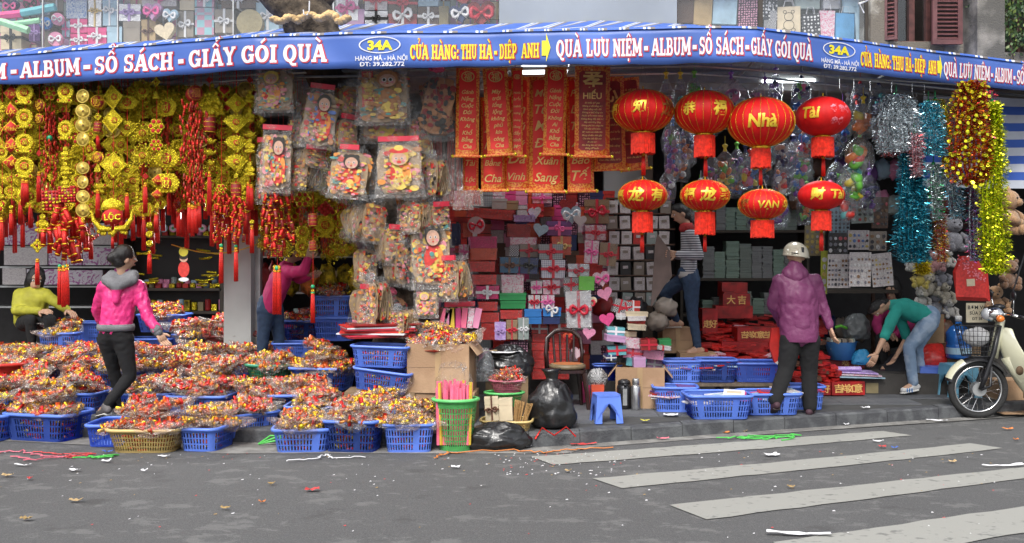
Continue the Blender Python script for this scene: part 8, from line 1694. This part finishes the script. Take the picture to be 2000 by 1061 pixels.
for lab, e in (('upstairs display window with gift boxes on the left', [-500, 86, 232, 457, 652, 975]), ('upstairs display window with paper bags on the right', [1322, 1484, 1692])):
 t = T('display_window', lab, 'window', (0, FY-.02, 0))
 for a, b_ in zip(e, e[1:]):
  m = MB(); x0, x1 = X(a+1, FY), X(b_-1, FY); z0, z1 = Z(116, FY), Z(-60, FY); m.box(((x0+x1)/2, 0, (z0+z1)/2), (x1-x0, .008, z1-z0)); part('pane', m, glass, t)
 for a in e[1:-1]+([e[-1]] if e[0] > 0 else []): m = MB(); m.box((X(a, FY), 0, Z(25, FY)), (.012 if e[0] < 0 else .05, .03, 1.)); part('mullion', m, steel if e[0] < 0 else MATS['shelf wood'], t)
m = MB(); m.tube([(-.1, 0, .06), (0, 0, .09), (-.09, -.01, .05), (-.04, 0, -.04)], .008, 5); single('bent_lamp_tube', 'bent white tube hanging beside the right display window', 'tube', m, white, at(1695, 18, 10.9))
def shutter(label, a, b_, y0, y1, Y, yaw=0):
 s = Y/2000; W = (b_-a)*s; H = (y1-y0)*s; t = T('window_shutter', label, 'shutter', at((a+b_)/2, y1, Y), (0, 0, yaw)); fw = min(.05, W*.2)
 for c, d in (((-W/2+fw/2, 0, H/2), (fw, .04, H)), ((W/2-fw/2, 0, H/2), (fw, .04, H)), ((0, 0, fw/2), (W-2*fw-.002, .038, fw)), ((0, 0, H-fw/2), (W-2*fw-.002, .038, fw))): m = MB(); m.box(c, d); part('rail', m, shm, t)
 n = int((H-2*fw)/.042)
 for i in range(n): m = MB(); m.box((0, 0, 0), (W-2*fw-.004, .05, .008)); part('slat', m, shm, t, loc=(0, 0, fw+.02+i*(H-2*fw)/n), rot=(rad(40), 0, 0))
shm = mat('maroon shutter paint', (.13, .05, .05), .55, nscale=12, namt=.25)
shutter('narrow left shutter of the upstairs window, standing half open', 1729, 1752, -60, 78, FY-.12, -.5); shutter('wide right shutter of the upstairs window, folded back', 1820, 1879, -60, 87, FY-.15)
t = T('upstairs_window', 'dark wooden window between the two maroon shutters', 'window', (X(1786, FY), FY, 0))
for px, w_ in ((1754, .05), (1786, .06), (1818, .05)): m = MB(); m.box((X(px, FY)-X(1786, FY), .1, Z(10, FY)), (w_, .06, .84)); part('frame_post', m, woodm, t)
m = MB(); m.box((0, .08, Z(84, FY)), (.44, .12, .05)); part('sill', m, woodm, t)
for a, b_ in ((1757, 1783), (1789, 1815)): m = MB(); x0, x1 = X(a, FY), X(b_, FY); m.box(((x0+x1)/2-X(1786, FY), .12, Z(10, FY)), (x1-x0, .008, .8)); part('pane', m, glass, t)
# creeper at the upper right
leafm = [mat('leaf green', (.045, .10, .02), .5, nscale=20, namt=.4), mat('dark leaf green', (.02, .05, .012), .5, nscale=20, namt=.4), mat('yellow leaf green', (.12, .17, .03), .5)]
t = T('hanging_creeper', 'leafy green creeper hanging over the dark window at the upper right', 'creeper', at(1965, 60, 10.9)); rr = random.Random(3); m = MB(); b0 = at(1965, 60, 10.9)
for k in range(11):
 px = 1925+k*17; pts = [at(px+8*math.sin(j+k), -60+j*rr.uniform(13, 19), 10.85+.06*math.sin(k*2+j))-b0 for j in range(11)]; m2 = MB(); m2.tube(pts, .006, 5); part('stem', m2, bark, t)
 for j in range(230):
  u = rr.random()*9.9; i = int(u); p = pts[i].lerp(pts[i+1], u-i)+Vector((rr.gauss(0, .05), rr.gauss(0, .06), rr.gauss(0, .04))); a = rr.uniform(0, 6.28); L_ = rr.uniform(.03, .06); d = Vector((math.cos(a)*.6, math.sin(a)*.4, -.7)).normalized()*L_; wv = d.cross(Vector((rr.random(), 1, rr.random()))).normalized()*L_*.28
  m.mat(rr.choice((0, 0, 1, 1, 2))); m.add([p, p+d*.5+wv, p+d, p+d*.5-wv], [(0, 1, 2, 3)])
part('leaves', m, leafm, t, kind='stuff')
t = T('slatted_window', 'dark slatted wooden window behind the creeper at the upper right', 'window', (X(1985, FY), FY+.3, 0))
for i in range(9): m = MB(); m.box((-.28+i*.09, 0, Z(10, FY)), (.03, .03, .9)); part('slat', m, woodm, t)
# ---------------------------------------------------------------- motorbike
crm = mat('cream bike paint', (.56, .55, .40), .25, nscale=3, namt=.05, coat=.6); chrome = mat('chrome', (.7, .7, .7), .15, 1.); rubber = mat('tyre rubber', (.02, .02, .02), .8, bump=.4, bscale=80)
YB = 10.08; gz = .0; bk = T('motorbike', 'cream step-through motorbike with wire front basket parked at the kerb at the right edge', 'motorbike', (X(1910, YB), YB, gz), (0, 0, rad(-4)))
def wheel(x):
 m = MB(); n = 44
 for i in range(n):
  for j in range(8):
   a, b_ = 6.283*i/n, 6.283*j/8; q = .258+.032*math.cos(b_); m.v.append((x+q*math.cos(a), .032*math.sin(b_), .29+q*math.sin(a))); m.f.append((i*8+j, ((i+1) % n)*8+j, ((i+1) % n)*8+(j+1) % 8, i*8+(j+1) % 8)); m.m.append(0)
 w_ = part('wheel', m, rubber, bk, True); m = MB()
 for i in range(n):
  for j in range(6):
   a, b_ = 6.283*i/n, 6.283*j/6; q = .222+.012*math.cos(b_); m.v.append((x+q*math.cos(a), .02*math.sin(b_), .29+q*math.sin(a))); m.f.append((i*6+j, ((i+1) % n)*6+j, ((i+1) % n)*6+(j+1) % 6, i*6+(j+1) % 6)); m.m.append(0)
 part('rim', m, chrome, w_, True)
 for i in range(24):
  a = 6.283*i/24; m = MB(); s_ = 1 if i % 2 else -1; m.tube([(x+.06*math.cos(a+s_*.5), s_*.02, .29+.06*math.sin(a+s_*.5)), (x+.215*math.cos(a), 0, .29+.215*math.sin(a))], .0018, 4); part('spoke', m, chrome, w_)
 m = MB(); m.disc(x, .29, .068, .068, -.045, .045, 20); part('hub', m, steel, w_)
wheel(0); wheel(1.2)
def bp_(name, fn, mt, sm=True): m = MB(); fn(m); return part(name, m, mt, bk, sm)
for s_ in (-.062, .062): bp_('fork', lambda m: (m.tube([(-.0, s_, .29), (.05, s_, .42), (.13, s_*.9, .66), (.19, s_*.6, .92)], [.022, .026, .026, .024], 9)), blackP); bp_('shock_spring', lambda m: m.tube([(0, s_*1.2, .29), (.09, s_*1.25, .33), (.1, s_*1.2, .52)], .014, 8), blackP)
def fender(m, r0=.31, a0=30, a1=165, x=0., w_=.06):
 n = 16
 for i in range(n+1):
  a = rad(lerp(a0, a1, i/n))
  for y, q in ((-w_, -.03), (-w_*.7, .004), (0, .016), (w_*.7, .004), (w_, -.03)): m.v.append((x+(r0+q)*math.cos(a), y, .29+(r0+q)*math.sin(a)))
 for i in range(n):
  for j in range(4): m.f.append((i*5+j, (i+1)*5+j, (i+1)*5+j+1, i*5+j+1)); m.m.append(0)
bp_('front_fender', fender, blackP); bp_('fender_tip', lambda m: fender(m, .318, 118, 160, 0, .056), crm); bp_('rear_fender', lambda m: fender(m, .33, 40, 185, 1.2, .07), crm)
def shield(m):
 P_ = [(.2, .9, .05), (.17, .82, .12), (.2, .66, .2), (.27, .48, .24), (.36, .32, .23), (.46, .2, .16)]; n = len(P_)
 for x, z, w_ in P_:
  for k in range(7): u = k/3-1; m.v.append((x+(.1+.22*(1-z))*abs(u)**1.3, u*w_*(1-.2*abs(u)), z))
 for i in range(n-1):
  for k in range(6): m.f.append((i*7+k, i*7+k+1, (i+1)*7+k+1, (i+1)*7+k)); m.m.append(0)
o = bp_('leg_shield', shield, crm); md = o.modifiers.new('thickness', 'SOLIDIFY'); md.thickness = .012; md = o.modifiers.new('smooth', 'SUBSURF'); md.levels = md.render_levels = 2
bp_('steering_column', lambda m: m.tube([(.14, 0, .6), (.22, 0, .98)], [.05, .04], 12), crm); bp_('step_frame', lambda m: m.tube([(.28, 0, .62), (.42, 0, .4), (.62, 0, .34), (.85, 0, .42), (1.05, 0, .6)], [.07, .08, .08, .08, .09], 12, flat=1.), crm)
bp_('body_panel', lambda m: (m.ball((1.02, 0, .62), (.32, .13, .14), 18, 10)), crm); bp_('seat', lambda m: m.ball((1.0, 0, .78), (.36, .13, .07), 18, 8), blackP); bp_('engine', lambda m: (m.box((.62, 0, .27), (.3, .18, .16)), m.disc(.7, .26, .09, .09, -.13, .13, 16)), steel); bp_('exhaust', lambda m: m.tube([(.55, -.1, .2), (.8, -.13, .17), (1.4, -.15, .24)], [.02, .03, .045], 10), chrome)
bp_('shield_hole_cover', lambda m: m.disc(.3, .5, .035, .045, -.245, -.235, 16), mat('rust plate', (.1, .06, .03), .8)) 
bp_('handlebar', lambda m: (m.tube([(.26, -.3, 1.02), (.22, -.2, 1.04), (.2, 0, 1.02), (.22, .2, 1.04), (.26, .3, 1.02)], .014, 8)), chrome); 
for s_ in (-1, 1): bp_('grip', lambda m: m.tube([(.265, s_*.28, 1.02), (.3, s_*.38, 1.01)], .019, 9), blackP); bp_('turn_signal', lambda m: m.ball((.16, s_*.14, .99), (.04, .035, .035), 10, 7), mat('amber lens', (.8, .2, .02), .2, coat=.6)); bp_('mirror_stem', lambda m: m.tube([(.25, s_*.22, 1.03), (.23, s_*.27, 1.2)], .006, 6), chrome); bp_('mirror', lambda m: m.ball((.225, s_*.28, 1.22), (.02, .06, .045), 12, 8), blackP)
bp_('headlamp_housing', lambda m: m.ball((.15, 0, 1.03), (.1, .12, .08), 16, 10), chrome); bp_('headlamp', lambda m: m.ball((.085, 0, 1.03), (.05, .08, .06), 14, 9), mat('lamp lens', (.7, .72, .74), .1, coat=1.)); bp_('speedometer', lambda m: m.ball((.2, 0, 1.1), (.06, .06, .03), 12, 7), blackP)
wk = T('bike_basket', 'black wire basket on the front of the cream motorbike', 'basket', (X(1910, YB)-.01, YB, .62), scale=1.3)
m = MB(); rings = [(.1, .09, 0), (.13, .11, .1), (.15, .125, .2)]
for a_, b_, z in [(lerp(.11, .16, k/6), lerp(.09, .13, k/6), .23*k/6) for k in range(7)]:
 pts = [(a_*math.cos(6.283*i/20), b_*math.sin(6.283*i/20), z) for i in range(21)]; m.tube(pts, .0045 if z > .22 or z == 0 else .0022, 5)
for i in range(30): a = 6.283*i/30; m.tube([(.11*math.cos(a), .09*math.sin(a), 0), (.16*math.cos(a), .13*math.sin(a), .23)], .0022, 4)
for i in range(5): m.tube([(-.1+.05*i, -.07, 0), (-.1+.05*i, .07, 0)], .002, 4)
part('wire_mesh', m, blackP, wk)
m = MB(); m.ball((0, 0, .1), (.13, .1, .09), 24, 14); m.v = [tuple(Vector(v)*(1+.18*noise.noise(Vector(v)*16))) for v in m.v]; single('white_bag', 'crumpled white bag inside the wire basket of the motorbike', 'plastic bag', m, mat('white plastic bag', (.7, .7, .7), .35, bump=.6, bscale=25), (X(1910, YB)-.01, YB, .70), smooth=True)
m = MB(); m.box((0, 0, .1), (.42, .3, .2)); single('cardboard_box', 'flattened cardboard box lying under the motorbike', 'box', m, cardb, (X(1975, 10.6), 10.65, .12), (0, 0, .2)); paper('folded cardboard scrap under the motorbike engine', 1985, 806, .5, .3, .2, cardb, 10.3, .02, 'cardboard_scrap', 'cardboard')
m = MB(); m.tube([at(1972, 590, 9.9)-at(1900, 560, 9.9), at(2010, 470, 9.9)-at(1900, 560, 9.9)], .008, 6); single('thin_pole', 'thin dark pole slanting up beside the lime tinsel at the right edge', 'pole', m, blackP, at(1900, 560, 9.9))
# ---------------------------------------------------------------- litter
LC = {'white': sheetw, 'brown': G['tan'], 'orange': mat('litter orange', (.6, .2, .05), .7), 'red': mat('litter red', (.5, .05, .05), .6), 'blue': mat('litter blue', (.04, .12, .45), .5), 'dry': mat('dry leaf', (.35, .24, .1), .8), 'grn': mat('litter green', (.08, .5, .08), .5), 'pk': mat('litter pink', (.6, .15, .2), .6), 'yel': mat('litter yellow', (.6, .55, .08), .6)}
for i, (px, py, w_, d, c, l) in enumerate([(1507, 889, .17, .08, 'white', 'folded white box flap lying on the road left of the second stripe'), (148, 978, .16, .05, 'brown', 'long beige scrap with a red end on the left road'), (52, 1014, .12, .05, 'dry', 'dry yellow leaf near the lower left corner'), (610, 957, .14, .07, 'red', 'crumpled red scrap in the middle of the road'), (890, 913, .1, .05, 'white', 'grey white scrap on the road below the green bin'), (320, 892, .14, .04, 'white', 'white tube of paper in front of the tan basket'), (210, 883, .12, .04, 'blue', 'blue and white packet at the kerb left of the tan basket'), (1110, 920, .09, .05, 'brown', 'beige chip below the left end of the first stripe'), (1723, 873, .09, .05, 'red', 'brown red lump between the first two stripes'), (1747, 875, .08, .03, 'blue', 'small blue scrap between the first two stripes'), (1968, 838, .14, .05, 'orange', 'orange red scrap below the front wheel'), (1984, 859, .07, .03, 'orange', 'small orange scrap at the right edge'), (1860, 902, .11, .05, 'brown', 'dry scrap on the second road gap at the right'), (1545, 951, .1, .03, 'dry', 'dry leaf between second and third stripes'), (1715, 862, .14, .03, 'white', 'thin grey white strip near the first stripe end'), (440, 993, .12, .03, 'dry', 'dry leaf in the left half of the road'), (530, 945, .1, .04, 'dry', 'bent dry leaf left of the red scrap'), (15, 929, .14, .06, 'brown', 'grey brown leaf at the left edge of the road'), (45, 909, .2, .03, 'white', 'long pale strip at the left edge of the road'), (145, 919, .12, .05, 'white', 'torn grey paper on the left road'), (282, 920, .06, .04, 'white', 'small white ball of paper on the left road'), (58, 935, .05, .05, 'red', 'small red dot of paper at the far left'), (512, 981, .06, .03, 'orange', 'tiny orange scrap in the middle road'), (208, 901, .1, .05, 'white', 'pale scrap near the red twine'), (1310, 811, .2, .08, 'white', 'white sheet at the foot of the right baskets') , (1180, 830+18, .1, .03, 'yel', 'yellow slip on the pavement by the blue stool'), (1260, 822, .12, .05, 'yel', 'bent yellow slip right of the blue stool'), (1385, 828, .12, .05, 'white', 'torn white scrap on the kerb right of the stool'), (1605, 823, .15, .1, 'white', 'crushed clear tray behind the helmeted person'), (1652, 829, .09, .06, 'white', 'white crumpled scrap right of the tray'), (1690, 797, .13, .05, 'white', 'pale torn paper on the right pavement'), (1742, 806, .15, .1, 'white', 'crumpled white cup near the kerb on the right'), (1790, 815, .3, .07, 'white', 'row of torn white papers at the right kerb'), (1755, 815, .22, .08, 'brown', 'brown card scrap at the right kerb'), (1845, 806, .14, .08, 'yel', 'pale yellow and white rag near the front wheel'), (1700, 820, .3, .04, 'white', 'flat pale wrapper in the right gutter'), (1830, 822, .3, .05, 'white', 'silver grey strip left of the front wheel'), (1250, 850, .1, .15, 'white', 'curled white paper strip in the gutter'), (1295, 857, .16, .04, 'pk', 'pink and white scrap in the gutter'), (1410, 845, .2, .05, 'orange', 'orange brown scrap in the gutter'), (1450, 842, .16, .08, 'brown', 'brown leaf in the gutter'), (1560, 1043, .5, .05, 'white', 'long silvery film strip on the lowest stripe'), (1960, 910, .5, .03, 'white', 'white ribbon on the road at the right edge'), (1080, 855, .28, .16, 'white', 'crumpled white sheet with red ribbon at the kerb'), (1030, 872, .12, .07, 'white', 'small white tissue left of the crumpled sheet'), (1140, 868, .35, .05, 'red', 'flat red packet in the gutter under the white sheet')]):
 ins = py > kY(px) and ground(px, py).y < kY(px)
 Y = None
 if not ins or ground(px, py).y > kY(px): Y = 2960/(py-500)-.02 if (1.6-.125)*2000/(py-500) > kY(px) else None
 paper(l, px, py, w_*(.5 if c in ('dry', 'brown') else .66), d*.8, R.uniform(-.3, .3), LC[c], (1.6-.135)*2000/(py-500) if Y else None, .018, 'litter_scrap', 'litter', .012)
m = MB(); rr = random.Random(8)
for i in range(300):
 px = rr.uniform(0, 2000); py = rr.choice([rr.uniform(880, 960), rr.uniform(885, 1050), rr.uniform(880, 910)]); p = ground(px, py, .004)
 if rr.random() < .35: px = rr.uniform(980, 1250); p = ground(px, rr.uniform(885, 930), .004)
 q = rr.uniform(.003, .009); a = rr.random(); m.mat(rr.choice((0, 0, 0, 1, 2))); m.add([p+Vector((-q, -q*a, 0)), p+Vector((q, -q, .002)), p+Vector((q*a, q, .004)), p+Vector((-q, q*.6, .001))], [(0, 1, 2, 3)])
O('confetti_debris', m.mesh('confetti_debris', [sheetw, LC['red'], LC['dry']]), kind='stuff')['label'] = 'tiny paper bits scattered over the road'
def twine(label, pts, c, r_=.006, wig=.03):
 m = MB(); P_ = []; rr = random.Random(len(label))
 base = ground(*pts[0])
 for (a, b_) in zip(pts, pts[1:]):
  for k in range(8): u = k/8; p = ground(lerp(a[0], b_[0], u), lerp(a[1], b_[1], u), .01); P_.append(p-base+Vector((rr.uniform(-wig, wig), rr.uniform(-wig, wig), abs(rr.gauss(0, .006)))))
 m.tube(P_, r_, 5, flat=.6); single('twine', label, 'twine', m, c, base)
twine('long red plastic twine along the left gutter', [(-10, 884), (40, 881), (90, 893), (150, 890), (60, 900), (20, 890)], LC['pk'], .008, .03); twine('red twine tangle ending near the tan basket', [(70, 884), (120, 888), (185, 886), (130, 894), (180, 889)], LC['red'], .008, .03)
twine('green plastic twine in front of the tan basket', [(140, 896), (190, 892), (232, 888), (180, 895), (228, 892)], LC['grn'], .009, .03); twine('bright green twine tangle on the first crosswalk stripe', [(1410, 858), (1470, 852), (1560, 850), (1500, 858), (1440, 856), (1550, 853), (1530, 862)], LC['grn'], .009, .05); twine('orange twine lying along the gutter below the bin bags', [(845, 895), (880, 885), (1000, 880), (1060, 885), (1120, 878), (1210, 874)], LC['orange'], .008, .02); twine('white plastic string on the road below the central baskets', [(560, 902), (620, 896), (640, 888), (650, 896), (720, 893)], sheetw, .006, .02)
m = MB()
for k in range(3): m.tube([(0, 0, 0), (.1+.03*k, 0, .07-.02*k), (.26, .02, .06+.02*k)], .008, 5)
single('green_straws', 'bunch of green straws by the kerb left of the central baskets', 'straws', m, LC['grn'], (X(505, 8.6), 8.6, .02))
m = MB(); m.tube([(-.16, 0, 0), (-.1, .02, .09), (0, 0, .03), (.1, .01, .1), (.18, 0, .02)], .014, 6, flat=.5); single('red_ribbon', 'red ribbon looping over the crumpled white sheet at the kerb', 'ribbon', m, redS, (X(1082, 8.55), 8.5, .08))
